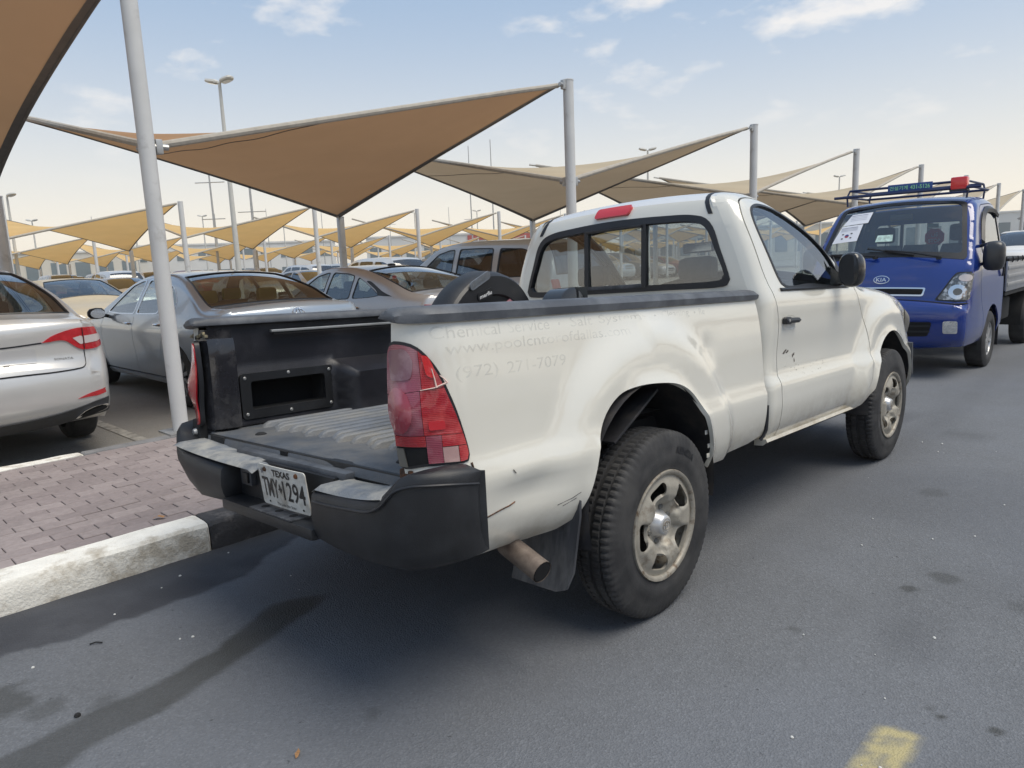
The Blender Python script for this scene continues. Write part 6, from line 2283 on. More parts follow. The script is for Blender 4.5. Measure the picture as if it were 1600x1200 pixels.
so, sh = make_car('silver_sedan', 'silver sedan cut off by the left edge, its boot facing the pavement', 'car', (-6.40, -1.31, 0), R_(90), son)
em = MB()
em.tube([tuple(v) for v in sh.rsurf(0.0 + 0.085 * np.cos(np.linspace(0, 2 * math.pi, 28)), 0.985 + 0.042 * np.sin(np.linspace(0, 2 * math.pi, 28)))][:-1], 0.005, 6, closed=True)
for pl_ in ([(-0.045, 1.015), (-0.030, 0.955)], [(0.030, 1.015), (0.045, 0.955)], [(-0.037, 0.980), (0.0, 0.990), (0.037, 0.988)]):
    q = sh.rsurf(*np.array(pl_).T) + np.array([0, -0.004, 0])
    em.tube([tuple(v) for v in q], 0.006, 6)
em.build('emblem', M['chrome'], so)
lettering('model_lettering', 'SONATA', lambda u, v: sh.rsurf(u, v), M['lampdark'], so, 0.135, 0.022, (0.535, 0.80), off=0.004)
MB().add([tuple(v) for v in sh.rsurf(np.array([0.13, 0.17, 0.17, 0.13]), np.array([0.765, 0.765, 0.772, 0.772])) + np.array([0, -0.008, 0])], [(0, 1, 2, 3)]).build('plate_screw_slot', M['dark'], so, smooth=False)

# ---- grey-blue sedan
cam_sil = [(-2.24, 0.22, 0.05, 0.02), (-2.38, 0.28, 0.09, 0.05), (-2.435, 0.45, 0.13, 0.07), (-2.44, 0.62, 0.14, 0.08), (-2.40, 0.76, 0.13, 0.08), (-2.37, 0.90, 0.12, 0.075), (-2.36, 1.00, 0.09, 0.07), (-2.33, 1.045, 0.07, 0.05), (-2.25, 1.058, 0.07, 0.03),
           (-1.96, 1.075, 0.07, 0.03), (-1.60, 1.215, 0.05, 0.07), (-1.20, 1.340, 0.06, 0.06), (-0.78, 1.420, 0.08, 0.025), (-0.25, 1.445, 0.085, 0.02), (0.10, 1.425, 0.08, 0.025), (0.38, 1.355, 0.06, 0.06), (0.84, 1.155, 0.05, 0.10), (1.20, 1.00, 0.05, 0.10), (1.34, 0.965, 0.08, 0.05),
           (2.0, 0.875, 0.10, 0.05), (2.30, 0.77, 0.13, 0.08), (2.42, 0.64, 0.14, 0.09), (2.44, 0.45, 0.12, 0.08), (2.38, 0.26, 0.08, 0.05)]
cmr = dict(sil=cam_sil, w=[(0.16, 0.80), (0.26, 0.855), (0.34, 0.88), (0.55, 0.905), (0.70, 0.918), (0.82, 0.915), (0.88, 0.895), (0.95, 0.875), (1.0, 0.850), (1.22, 0.735), (1.45, 0.595)], plan=PLAN, paint='p_blue', glass='g_side', rglass='g_brown', zb=0.20, wr=-1.38, wf=1.46, R=0.335, track=1.59, tw=0.225, rim=0.225, belt=0.955, cab=(-1.6, 1.2), seats=(-0.02, -0.98), headmat='yel',
           marks=dict(bump=(-2.40, 0.76), blight=(-1.96, 1.075), roofr=(-0.98, 1.388), rooff=(0.24, 1.395), cowl=(1.20, 1.00), nose=(2.2, 0.81)), zr=(0.26, 1.04), nrear=8, zf=(0.28, 0.78), nfront=4,
           wins=[[(0.84, 0.995), (0.30, 1.318), (0.04, 1.372), (-0.08, 1.378), (-0.10, 0.985), (0.45, 0.98)], [(-0.17, 1.380), (-0.55, 1.368), (-0.80, 1.335), (-0.84, 1.0), (-0.5, 0.99), (-0.17, 0.985)], [(-0.90, 1.318), (-1.08, 1.26), (-1.26, 1.14), (-1.28, 1.06), (-1.1, 1.02), (-0.91, 1.005)]],
           seams=[[(0.98, 0.20), (1.02, 0.6), (0.98, 0.88), (0.84, 1.0)], [(-0.13, 0.20), (-0.13, 0.96)], [(-0.92, 0.50), (-1.06, 0.75), (-1.20, 0.93), (-1.30, 1.03)]], handles=[(0.04, 0.875), (-0.92, 0.885)], mirror=(0.76, 0.965), mirror_mat='rubber', handle_mat='chrome', trim='chrome',
           trim_items=[('tail_lamp', 'rear', smooth_line([(0.42, 0.86), (0.60, 0.90), (0.80, 0.935), (0.92, 0.92), (0.96, 0.86), (0.90, 0.80), (0.70, 0.80), (0.50, 0.82)]), 'red_lens', 0.012, 0.010, True),
                       ('sill_trim', 'side', [(-0.95, 0.215), (1.02, 0.215), (1.02, 0.275), (-0.95, 0.275)], 'p_blue', 0.02, 0.012, True),
                       ('body_crease', 'side', buffer_line(smooth_line([(-1.6, 0.872), (-0.9, 0.842), (0.2, 0.825), (1.08, 0.82)]), 0.006).tolist(), 'p_blue', 0.004, 0.005, True)])
co, sh2 = make_car('blue_grey_sedan', 'grey-blue sedan with brown rear glass parked behind the nearest post', 'car', (-6.96, 1.56, 0), R_(90), cmr)
em = MB()
for L in emblem_rings(0.15, 0.10, 0):
    em.tube([tuple(v + np.array([0, -0.004, 0])) for v in sh2.rsurf(np.array([u for u, v in L]), 0.955 + np.array([v for u, v in L]))], 0.005, 6, closed=True)
em.build('emblem', M['chrome'], co)

# ---- pale steel fastback sedan
lex_sil = [(y * 1.0 - 0.02, z, r, c) for y, z, r, c in cam_sil[:9]] + [(-1.98, 1.085, 0.07, 0.03), (-1.58, 1.205, 0.05, 0.08), (-1.10, 1.325, 0.06, 0.07), (-0.62, 1.410, 0.08, 0.03), (-0.1, 1.440, 0.085, 0.02), (0.25, 1.42, 0.08, 0.025)] + cam_sil[15:]
lex = dict(cmr)
lex.update(sil=lex_sil, paint='p_steel', glass='g_side', rglass='g_car', headmat='seat', trim='rubber',
           marks=dict(bump=(-2.42, 0.76), blight=(-1.98, 1.085), roofr=(-0.86, 1.372), rooff=(0.26, 1.40), cowl=(1.20, 1.00), nose=(2.2, 0.81)),
           wins=[[(0.84, 0.995), (0.32, 1.318), (0.08, 1.365), (0.0, 1.37), (-0.02, 0.985), (0.45, 0.98)], [(-0.09, 1.370), (-0.50, 1.345), (-0.68, 1.315), (-0.72, 1.0), (-0.5, 0.99), (-0.09, 0.985)], [(-0.78, 1.295), (-0.98, 1.23), (-1.30, 1.10), (-1.42, 1.045), (-1.2, 1.02), (-0.79, 1.0)]],
           seams=[[(0.98, 0.20), (1.02, 0.6), (0.98, 0.88), (0.84, 1.0)], [(-0.06, 0.20), (-0.06, 0.96)]],
           trim_items=[('quarter_trim', 'side', smooth_line([(-1.40, 1.045), (-1.30, 1.115), (-1.02, 1.235), (-1.10, 1.235), (-1.46, 1.10), (-1.70, 1.035)]), 'rubber', 0.004, 0.004, True), ('tail_lamp', 'rear', smooth_line([(0.42, 0.86), (0.60, 0.90), (0.80, 0.935), (0.92, 0.92), (0.96, 0.86), (0.90, 0.80), (0.70, 0.80), (0.50, 0.82)]), 'red_lens', 0.012, 0.010, True)])
lo_, _ = make_car('pale_fastback_sedan', 'pale steel fastback sedan with black rear quarter trim beside the round case', 'car', (-6.95, 4.15, 0), R_(90), lex)
MB().lathe([(0.0, 1.47), (0.05, 1.465), (0.06, 1.45), (0.06, 1.43)], 12, (0, -0.62, 0), axis='Z').build('roof_aerial', M['rubber'], lo_)

# ---- champagne estate-type off-roader behind the cab
suv_sil = [(-2.20, 0.30, 0.05, 0.02), (-2.36, 0.40, 0.10, 0.05), (-2.40, 0.60, 0.12, 0.06), (-2.36, 0.85, 0.11, 0.06), (-2.32, 1.05, 0.10, 0.06), (-2.25, 1.30, 0.09, 0.06), (-2.12, 1.56, 0.09, 0.05), (-1.98, 1.68, 0.09, 0.04), (-1.75, 1.735, 0.09, 0.03),
           (-1.0, 1.775, 0.09, 0.025), (-0.2, 1.780, 0.09, 0.02), (0.30, 1.74, 0.085, 0.03), (0.56, 1.66, 0.06, 0.06), (0.95, 1.41, 0.05, 0.10), (1.28, 1.19, 0.05, 0.10), (1.40, 1.15, 0.08, 0.05), (1.95, 1.08, 0.10, 0.05), (2.25, 0.97, 0.13, 0.08), (2.34, 0.80, 0.14, 0.08), (2.36, 0.50, 0.12, 0.07), (2.28, 0.30, 0.08, 0.05)]
suv = dict(sil=suv_sil, w=[(0.24, 0.82), (0.40, 0.90), (0.62, 0.935), (0.90, 0.935), (1.06, 0.92), (1.14, 0.895), (1.45, 0.80), (1.70, 0.705), (1.8, 0.66)], plan=[(-2.5, 0.93), (-2.1, 0.98), (-1.5, 1.0), (1.2, 1.0), (1.9, 0.97), (2.5, 0.88)], paint='p_steel', glass='g_dark', rglass='g_dark', fglass='g_side', zb=0.28, wr=-1.35, wf=1.42, R=0.37, track=1.62, tw=0.24, rim=0.23, belt=1.12, cab=(-2.0, 1.1), seats=(-0.05, -0.98),
           marks=dict(bump=(-2.36, 0.85), blight=(-2.28, 1.20), roofr=(-2.02, 1.65), rooff=(0.42, 1.71), cowl=(1.28, 1.19), nose=(2.18, 1.0)), zr=(0.4, 1.2), nrear=6, zf=(0.32, 0.95), nfront=4,
           wins=[[(0.95, 1.20), (0.42, 1.60), (0.15, 1.66), (0.0, 1.665), (-0.02, 1.165), (0.5, 1.17)], [(-0.12, 1.668), (-0.60, 1.665), (-0.95, 1.65), (-1.0, 1.165), (-0.12, 1.165)], [(-1.10, 1.645), (-1.6, 1.62), (-1.95, 1.52), (-2.02, 1.25), (-1.9, 1.19), (-1.12, 1.17)]],
           seams=[[(1.05, 0.28), (1.08, 0.7), (1.02, 1.1), (0.90, 1.24)], [(-0.07, 0.28), (-0.07, 1.14)], [(-1.0, 0.55), (-1.06, 0.9), (-1.06, 1.15)]], handles=[(0.08, 1.02), (-0.90, 1.03)], mirror=(0.92, 1.18), trim='rubber', trim_items=[('tail_lamp', 'rear', rrect(0.80, 1.0, 0.14, 0.26, 0.03), 'red_lens', 0.012, 0.01, True)])
make_car('pale_off_roader', 'pale off-roader with dark glass, tallest of the near cars, left of the cab', 'off-roader', (-7.0, 6.75, 0), R_(90), suv)

# ---- dusty beige sedan facing us from the opposite bays
bei = dict(cmr)
bei.update(paint='p_beige', glass='g_car', rglass='g_car', fglass='g_car', headmat='seat', mirror_mat='p_beige', trim='p_beige', trim_items=[('headlamp', 'front', smooth_line([(0.50, 0.66), (0.60, 0.72), (0.85, 0.76), (0.95, 0.74), (0.93, 0.66), (0.70, 0.63)]), 'clear_lens', 0.01, 0.01, True), ('grille', 'front', rrect(0, 0.62, 0.7, 0.12, 0.03), 'dark', 0.004, 0.004, False)])
make_car('beige_sedan', 'dusty beige sedan facing the viewer between the silver sedan and the blue-grey one', 'car', (-15.8, 2.35, 0), R_(-88), bei)

# ---- cars further back: low detail, shared shapes, each its own paint
far_sedan = dict(cmr)
far_sedan.update(hi=False, step=0.16, sstep=0.09, paint='p_white', glass='g_dark', rglass='g_dark', trim_items=[('tail_lamp', 'rear', rrect(0.72, 0.86, 0.36, 0.10, 0.03), 'red_lens', 0.0, 0.012, True), ('headlamp', 'front', rrect(0.72, 0.68, 0.36, 0.09, 0.03), 'clear_lens', 0.0, 0.012, True), ('grille', 'front', rrect(0, 0.55, 0.8, 0.16, 0.03), 'dark', 0.0, 0.008, False)])
far_suv = dict(suv)
far_suv.update(hi=False, step=0.18, sstep=0.09, paint='p_white', glass='g_dark', rglass='g_dark', fglass='g_dark', trim_items=[('tail_lamp', 'rear', rrect(0.80, 1.0, 0.14, 0.26, 0.03), 'red_lens', 0.0, 0.012, True), ('headlamp', 'front', rrect(0.74, 0.86, 0.30, 0.12, 0.03), 'clear_lens', 0.0, 0.012, True), ('grille', 'front', rrect(0, 0.82, 0.8, 0.18, 0.03), 'lampdark', 0.0, 0.008, False)])
fs, _ = make_car('parked_car', 'far parked car', 'car', (0, 0, 0), 0, far_sedan)
fu, _ = make_car('parked_off_roader', 'far parked car', 'off-roader', (0, 0, 0), 0, far_suv)
paints = ['p_white', 'p_white', 'p_silver', 'p_sand', 'p_grey', 'p_champ', 'p_steel', 'p_white', 'p_red', 'p_blue']
pn = {'p_white': 'white', 'p_silver': 'silver', 'p_sand': 'sand-coloured', 'p_grey': 'dark grey', 'p_champ': 'champagne', 'p_steel': 'pale steel', 'p_red': 'dark red', 'p_blue': 'grey-blue'}
spots = []
for xr, y0, y1, rz in ((-15.8, 7.6, 24, -90), (-20.4, 6.2, 30, 90), (-25.8, 4.0, 44, -90), (-35.6, 4.2, 46, 90), (-45.7, 4.5, 52, -90), (-56.0, 6.0, 60, 90), (-66.0, 8.0, 66, -90)):
    y = y0
    while y < y1:
        spots.append((xr + rnd.uniform(-0.3, 0.3), y, rz))
        y += 2.56 if rnd.random() < 0.86 else 5.12
spots = [q for q in spots if not (q[0] > -21.5 and (q[1] > 18 or q[1] < 13))]
used = {}
tbl = {}
for c in bpy.data.objects:
    if c.parent is not None:
        tbl.setdefault(c.parent.name, []).append(c)
for i_, (x, y, rz) in enumerate(spots):
    kind = 'u' if rnd.random() < 0.42 else 's'
    pt = rnd.choice(paints)
    src = fu if kind == 'u' else fs
    if kind not in used:
        r = src
        used[kind] = 1
        pt = 'p_white'
    else:
        r = copy_tree(src, None, {M['p_white'].name: M[pt]} if pt != 'p_white' else None, tbl)
    r.location = (x, y, 0)
    r.rotation_euler = (0, 0, R_(rz + rnd.uniform(-2, 2)))
    what = 'off-roader' if kind == 'u' else 'car'
    zone = {-15.8: 'opposite the near bays', -20.4: 'in the bays before the second sails', -25.8: 'under the second row of sails', -35.6: 'in the bays before the third sails', -45.7: 'under the third row of sails', -56.0: 'in the bays before the fourth sails', -66.0: 'under the fourth row of sails'}
    zk_ = min(zone, key=lambda k: abs(k - x))
    r['label'] = '%s %s parked %s' % (pn[pt], what, zone[zk_])
    r['group'] = 'far parked cars ' + zone[zk_]
r = copy_tree(fu, None, None, tbl)
r.location = (-2.35, 28.5, 0)
r.rotation_euler = (0, 0, R_(180))
tag(r, 'white off-roader facing us at the right picture edge past the blue truck', 'off-roader')
if 'group' in r:
    del r['group']
# ------------------------------------------------------------------ blue light lorry facing us
M['kblue'] = pm('lorry_blue_paint', (0.007, 0.032, 0.215), 0.2, coat=0.9, var=0.06, vscale=2)
M['g_kia'] = glass('lorry_windscreen', (0.62, 0.68, 0.68), 1.0)
M['reflector'] = pm('lamp_reflector', (0.72, 0.73, 0.74), 0.16, metal=0.75, var=0.25, vscale=26, bump=0.5, bscale=60)
M['alu'] = pm('dropside_aluminium', (0.42, 0.43, 0.45), 0.38, metal=0.7, var=0.1)
KX, KY = -0.22, 7.36
lorry = empty('blue_lorry', (KX, KY, 0), math.pi)
tag(lorry, 'blue light dropside lorry with roof rack and red beacon, facing us', 'lorry')
ksil = [(-0.55, 0.50, 0.05, 0.0), (-0.57, 0.90, 0.06, 0.0), (-0.56, 1.40, 0.08, 0.01), (-0.52, 1.78, 0.10, 0.02), (-0.46, 1.875, 0.11, 0.025), (-0.34, 1.915, 0.11, 0.03), (0.0, 1.930, 0.11, 0.03), (0.30, 1.910, 0.11, 0.035), (0.47, 1.860, 0.09, 0.05),
        (0.62, 1.690, 0.05, 0.07), (0.80, 1.435, 0.05, 0.085), (0.93, 1.240, 0.055, 0.09), (0.985, 1.165, 0.07, 0.085), (1.04, 1.05, 0.10, 0.08), (1.085, 0.90, 0.12, 0.075), (1.11, 0.805, 0.13, 0.07), (1.160, 0.765, 0.10, 0.07), (1.185, 0.66, 0.10, 0.07), (1.18, 0.55, 0.10, 0.07), (1.14, 0.40, 0.10, 0.065), (1.06, 0.335, 0.08, 0.05)]
kw = [(0.30, 0.79), (0.40, 0.835), (0.55, 0.855), (0.80, 0.855), (1.05, 0.85), (1.20, 0.84), (1.28, 0.825), (1.60, 0.765), (1.85, 0.715), (1.95, 0.69)]
ks = Shell(ksil, kw, [(-0.6, 1.0), (0.6, 1.0), (0.9, 0.985), (1.2, 0.95)], None, 0.03)
KR = 0.325


def kp(mb, nm, mt, par=None, sharp=38):
    return mb.build(nm, M[mt] if isinstance(mt, str) else mt, par or lorry, True, sharp)


ka = lambda y, z: ks.arc_at(y, z)
a_roofr, a_hd_, a_wb, a_bt = ka(-0.46, 1.875), ka(0.47, 1.86), ka(0.93, 1.24), ka(1.115, 0.80)
bot_ = [(1.03, 0.34)] + [(0.395 * math.cos(t), KR + 0.395 * math.sin(t)) for t in np.linspace(0.05, math.pi - 0.05, 20)] + [(-0.42, 0.42), (-0.52, 0.47)]
kpoly = [tuple(q) for q in ks.sil_between(0.001, ks.arc[-1] - 0.001)] + bot_
kwin = rpoly([(0.56, 1.30), (0.43, 1.62), (0.32, 1.735), (0.15, 1.775), (-0.36, 1.765), (-0.42, 1.70), (-0.43, 1.27), (0.2, 1.255)], 0.06)
kseam = buffer_line(crom([(0.43, 0.40), (0.47, 0.62), (0.60, 0.80), (0.66, 1.0), (0.66, 1.18), (0.60, 1.33), (0.47, 1.66), (0.34, 1.80), (0.1, 1.835), (-0.42, 1.825), (-0.49, 1.75), (-0.495, 1.2), (-0.48, 0.60), (-0.40, 0.45)], 0.04), 0.008).tolist()
Vk, Tk = cdt(kpoly, [kwin, kseam], 0.045, 0.03, ks)
kdoor = {}
for sx in (1, -1):
    for c in components(Tk, len(Vk)):
        if len(c) < 12:
            continue
        lo, hi_ = Vk[c].reshape(-1, 2).min(0), Vk[c].reshape(-1, 2).max(0)
        nm = 'door' if (hi_[0] < 0.75 and hi_[1] < 1.86 and lo[0] > -0.52) else 'cab_side'
        v, f = patch_mesh(Vk, c, ks.side, 0.015)
        v = np.array(v)
        if sx < 0:
            v[:, 0] *= -1
            f = [t[::-1] for t in f]
        o = obj(nm, v, f, M['kblue'], lorry, True, 60)
        if nm == 'door':
            kdoor[sx] = o
    dpar = kdoor.get(sx, lorry)
    kin = [tuple(q) for q in (np.array(kwin) - np.mean(kwin, 0)) * 0.94 + np.mean(kwin, 0)]
    panel('window_trim', kwin, ks.side, M['rubber'], dpar, holes=[kin], step=0.1, bstep=0.05, thick=0.012, off=0.003, mirror=sx < 0)
    panel('side_window', kin, lambda y, z: ks.inner(y, z, 0.004), M['g_kia'], dpar, step=0.12, bstep=0.08, thick=0, mirror=sx < 0)
    q = ks.side(np.linspace(0.50, -0.44, 8), np.array([1.43, 1.62, 1.73, 1.79, 1.80, 1.80, 1.79, 1.74]))
    MB().loft([[(sx * (v[0] + dx), v[1], v[2] + dz) for dx, dz in ((0.0, 0.02), (0.035, -0.01), (0.03, -0.05), (0.0, -0.03))] for v in q]).build('wind_deflector', M['rubber'], dpar)
    q = ks.side(np.full(6, -0.36), np.linspace(1.02, 1.16, 6))
    MB().tube([(sx * (v[0] + 0.012 + 0.012 * math.sin(math.pi * i_ / 5)), v[1], v[2]) for i_, v in enumerate(q)], 0.013, 8).build('door_handle', M['rubber'], dpar)
zk2 = np.linspace(0.52, 1.86, 50)
ak2 = np.array([ka(np.interp(z, [0.5, 0.9, 1.4, 1.78, 1.875], [-0.55, -0.57, -0.56, -0.52, -0.46]), z) for z in zk2])
krear = lambda x, z: ks.top(x, np.interp(z, zk2, ak2))
ro = [(float(ks.edge_x(np.interp(z, zk2, ak2))), z) for z in np.linspace(0.55, 1.86, 20)]
panel('cab_back', ro + [(-x, z) for x, z in ro[::-1]], krear, M['kblue'], lorry, holes=[rrect(0, 1.47, 1.16, 0.42, 0.05)], step=0.1, bstep=0.06, thick=0.02)
panel('back_window', rrect(0, 1.47, 1.16, 0.42, 0.05), krear, M['g_front'], lorry, step=0.2, thick=0)
for x in (-0.36, -0.02, 0.30):
    kp(MB().box((x, -0.60, 1.47), (0.035 if x != -0.02 else 0.06, 0.03, 0.50)), 'guard_bar', 'rubber')
kp(MB().grid(ks.strip(a_roofr, a_hd_, 14)[:, ::-1]), 'roof', 'kblue', sharp=60)
# windscreen: black border and glass
aw0, aw1 = a_hd_, a_wb


def kfront(x, a):
    return ks.top(x, a)


def band(a0, a1, s0, s1, mat, nm, off=0.0, par=None):
    pg = []
    for a in np.linspace(a0, a1, 14):
        pg.append((float(ks.edge_x(a)) - np.interp(a, [a0, a1], [s0, s1]), a))
    pg = pg + [(-x, a) for x, a in pg[::-1]]
    return pg


outer = rpoly([(float(ks.edge_x(aw0)) + 0.015, aw0), (float(ks.edge_x(aw1)) - 0.0, aw1 - 0.0), (-float(ks.edge_x(aw1)) + 0.0, aw1 - 0.0), (-float(ks.edge_x(aw0)) - 0.015, aw0)], 0.06)
inner_ = rpoly([(float(ks.edge_x(aw0)) - 0.025, aw0 + 0.045), (float(ks.edge_x(aw1)) - 0.055, aw1 - 0.075), (-float(ks.edge_x(aw1)) + 0.055, aw1 - 0.075), (-float(ks.edge_x(aw0)) + 0.025, aw0 + 0.045)], 0.06)
sur_f = lambda x, a: ks.top(x, a)
kfull = MB().grid(ks.strip(a_wb, a_bt, 18)[:, ::-1])
kp(kfull, 'front_panel', 'kblue', sharp=60)
kp(MB().grid(ks.strip(a_bt, ks.arc[-1], 18)[:, ::-1]), 'bumper', 'kblue', sharp=60)
wsn = panel('windscreen_border', outer, sur_f, M['rubber'], lorry, holes=[inner_], step=0.08, bstep=0.05, thick=0.01, off=0.003)
panel('windscreen', inner_, sur_f, M['g_kia'], lorry, step=0.1, bstep=0.06, thick=0, off=-0.002)
# posts beside the screen between skin and border
kp(MB().grid(ks.strip(a_hd_ - 0.03, a_hd_ + 0.012, 14)[:, ::-1]), 'header', 'kblue', sharp=60)
for sx in (1, -1):
    aa = np.linspace(aw0, aw1, 14)
    e = ks.edge_x(aa)
    P = np.stack([ks.top(sx * (e + 0.0), aa), ks.top(sx * (e - 0.03), aa)], 1)
    kp(MB().grid(P if sx > 0 else P[:, ::-1]), 'screen_pillar', 'kblue', sharp=60)
# papers behind the screen (seen on our left: local +x)
paper = pm('paper_white', (0.72, 0.74, 0.80), 0.7)
pink_ = pm('paper_ink', (0.25, 0.26, 0.34), 0.7)
for (x0, x1, s0, s1, t_) in ((0.30, 0.585, 0.115, 0.275, 1), (0.37, 0.66, 0.285, 0.52, 2)):
    pp_ = panel('paper_notice', [(x1, aw0 + s1), (x0, aw0 + s1), (x0 - 0.02, aw0 + s0), (x1 - 0.07, aw0 + s0)], sur_f, paper, wsn, step=0.1, thick=0, off=0.004)
    for k in range(4):
        yy_ = aw0 + s0 + (s1 - s0) * (0.14 + 0.15 * k if t_ == 1 else (0.12 + 0.06 * k))
        panel('text_line', [(x1 - 0.07, yy_ + 0.005), (x0 + 0.03, yy_ + 0.005), (x0 + 0.03, yy_ - 0.002), (x1 - 0.07, yy_ - 0.002)], sur_f, pm('faint_ink', (0.52, 0.54, 0.60), 0.7) if k else pink_, pp_, step=0.2, thick=0, off=0.006)
    if t_ == 2:
        cx_, ca_ = (x0 + x1) / 2 - 0.01, aw0 + (s0 + s1) / 2 + 0.03
        panel('flag_disc', [(cx_ + 0.024 * math.cos(t), ca_ + 0.024 * math.sin(t)) for t in np.linspace(0, math.pi, 10)], sur_f, pm('flag_red', (0.35, 0.05, 0.06), 0.7), pp_, step=0.2, thick=0, off=0.006)
        panel('flag_disc', [(cx_ + 0.024 * math.cos(t), ca_ + 0.024 * math.sin(t)) for t in np.linspace(math.pi, 2 * math.pi, 10)], sur_f, pm('flag_blue', (0.03, 0.05, 0.20), 0.7), pp_, step=0.2, thick=0, off=0.006)
        for dx, dy in ((0.05, 0.03), (-0.05, 0.03), (0.05, -0.03), (-0.05, -0.03)):
            panel('flag_bars', rrect(cx_ + dx, ca_ + dy, 0.022, 0.016, 0.002), sur_f, ink, pp_, step=0.2, thick=0, off=0.006)
panel('permit', [(0.16, aw0 + 0.56), (-0.02, aw0 + 0.56), (-0.01, aw0 + 0.47), (0.15, aw0 + 0.47)], sur_f, pm('permit_green', (0.45, 0.60, 0.55), 0.6, var=0.4, vscale=25), wsn, step=0.2, thick=0, off=0.002)
# red stop disc hanging at the back window, seen through the screen
kst = pm('stop_red', (0.60, 0.06, 0.08), 0.5)
ksurf_b = lambda x, z: np.stack([-np.asarray(x, float) - 0.10, np.full_like(np.asarray(x, float), -0.50), np.asarray(z, float)], -1)
sd_ = panel('stop_disc', [(0.115 * math.cos(t), 1.50 + 0.115 * math.sin(t)) for t in np.linspace(R_(22.5), R_(382.5), 8, endpoint=False)], ksurf_b, kst, lorry, step=0.2, thick=0.003)
lettering('stop_lettering', 'STOP', ksurf_b, paper, sd_, 0.13, 0.042, (0, 1.462), bold=0.02, off=0.002)
lettering('stop_lettering', '\ufed2\ufed7', ksurf_b, paper, sd_, 0.07, 0.05, (0, 1.535), bold=0.02, off=0.002)
panel('window_tag', rrect(-0.02, 1.645, 0.12, 0.05, 0.005), ksurf_b, pm('tag_green', (0.30, 0.50, 0.45), 0.6), lorry, step=0.2, thick=0)
# wipers
for x0, x1 in ((0.10, 0.62), (-0.52, 0.02)):
    q0, q1 = ks.top(np.array([x0]), np.array([aw1 + 0.02]))[0], ks.top(np.array([x1]), np.array([aw1 - 0.075]))[0]
    o_ = np.array([0, 0.03, 0.02])
    w_ = kp(MB().tube([q0 + o_ * 1.6, (q0 + q1) / 2 + o_ * 1.9, q1 + o_], [0.014, 0.011, 0.008], 6).box(q0 + o_, (0.05, 0.04, 0.04), bev=0.01), 'wiper', 'rubber')
    MB().tube([q1 + o_ * 0.6 + (q0 - q1) * 0.55, q1 + o_ * 0.5 + (q1 - q0) * 0.35 + np.array([0, 0, 0.0])], 0.010, 6).build('wiper_blade', M['rubber'], w_)
# front features by (x,z)
zf2 = np.linspace(0.36, 1.24, 50)
_f = sorted([(z, y) for y, z, *_ in ksil[-10:]])
yf2 = np.interp(zf2, *zip(*_f))
af2 = np.maximum.accumulate(np.array([ka(y, z) for y, z in zip(yf2, zf2)])[::-1])[::-1]


def kf(x, z):
    a = np.interp(z, zf2, af2)
    x = np.asarray(x, float)
    xe = ks.edge_x(a)
    P = ks.top(np.clip(x, -xe, xe), a)
    over = np.maximum(np.abs(x) - xe, 0)
    r = np.interp(a, ks.arc, ks.S[:, 2])
    t = np.minimum(over / r, math.pi / 2)
    P[..., 0] += np.sign(x) * r * np.sin(t)
    P[..., 1] -= r * (1 - np.cos(t)) + np.maximum(over - r * math.pi / 2, 0)
    return P


def ktrim(nm, pg, mt, th=0.006, off=0.005, both=True, par=None, step=0.04):
    out = None
    for sx in ((1, -1) if both else (1,)):
        pts_ = [(sx * x, z) for x, z in pg]
        o = panel(nm, pts_, kf, M[mt] if isinstance(mt, str) else mt, par or lorry, step=step, bstep=step, thick=th, off=off, flip=True)
        out = o
    return out


ktrim('bumper_gap', buffer_line(smooth_line([(0.0, 0.790), (0.50, 0.790), (0.62, 0.79), (0.80, 0.795), (0.90, 0.80)]), 0.012).tolist(), 'dark', 0.0, 0.003)
hlp = rpoly([(0.52, 0.815), (0.59, 0.93), (0.66, 1.06), (0.70, 1.115), (0.84, 1.12), (0.905, 1.10), (0.91, 0.98), (0.89, 0.87), (0.85, 0.815)], 0.04)
hlo = ktrim('headlamp', hlp, 'rubber', 0.01, 0.004)
hl2 = [tuple(q) for q in (np.array(hlp) - np.mean(hlp, 0)) * 0.90 + np.mean(hlp, 0)]
ktrim('headlamp_lens', hl2, pm('headlamp_interior', (0.10, 0.105, 0.11), 0.12, metal=0.3, coat=1.0, var=0.6, vscale=16, second=(0.55, 0.56, 0.57), sthr=0.56, swidth=0.05, sscale=14), 0.004, 0.010)
for sx in (1, -1):
    for (cx_, cz_, rr, mt) in ((0.725, 0.915, 0.082, 'chrome'), (0.785, 1.055, 0.065, 'clear_lens')):
        o = panel('lamp_bowl', [(sx * (cx_ + rr * math.cos(t)), cz_ + rr * (0.9 if mt == 'chrome' else 0.55) * math.sin(t)) for t in np.linspace(0, 2 * math.pi, 20, endpoint=False)], kf, M[mt], lorry, step=0.03, thick=0.004, off=0.014, flip=True)
        if mt == 'chrome':
            panel('lamp_bulb', [(sx * (cx_ + 0.04 * math.cos(t)), cz_ + 0.035 * math.sin(t)) for t in np.linspace(0, 2 * math.pi, 14, endpoint=False)], kf, M['lampdark'], o, step=0.03, thick=0.004, off=0.018, flip=True)
ktrim('grille_slot', rpoly([(-0.42, 0.865), (0.42, 0.865), (0.44, 0.95), (-0.44, 0.95)], 0.02), 'chrome', 0.006, 0.006, False)
ktrim('grille_mesh', rpoly([(-0.405, 0.880), (0.405, 0.880), (0.42, 0.935), (-0.42, 0.935)], 0.015), 'dark', 0.0, 0.010, False)
ktrim('air_intake', rpoly([(-0.50, 0.465), (0.50, 0.465), (0.54, 0.61), (-0.54, 0.61)], 0.03), 'dark', 0.0, 0.004, False)
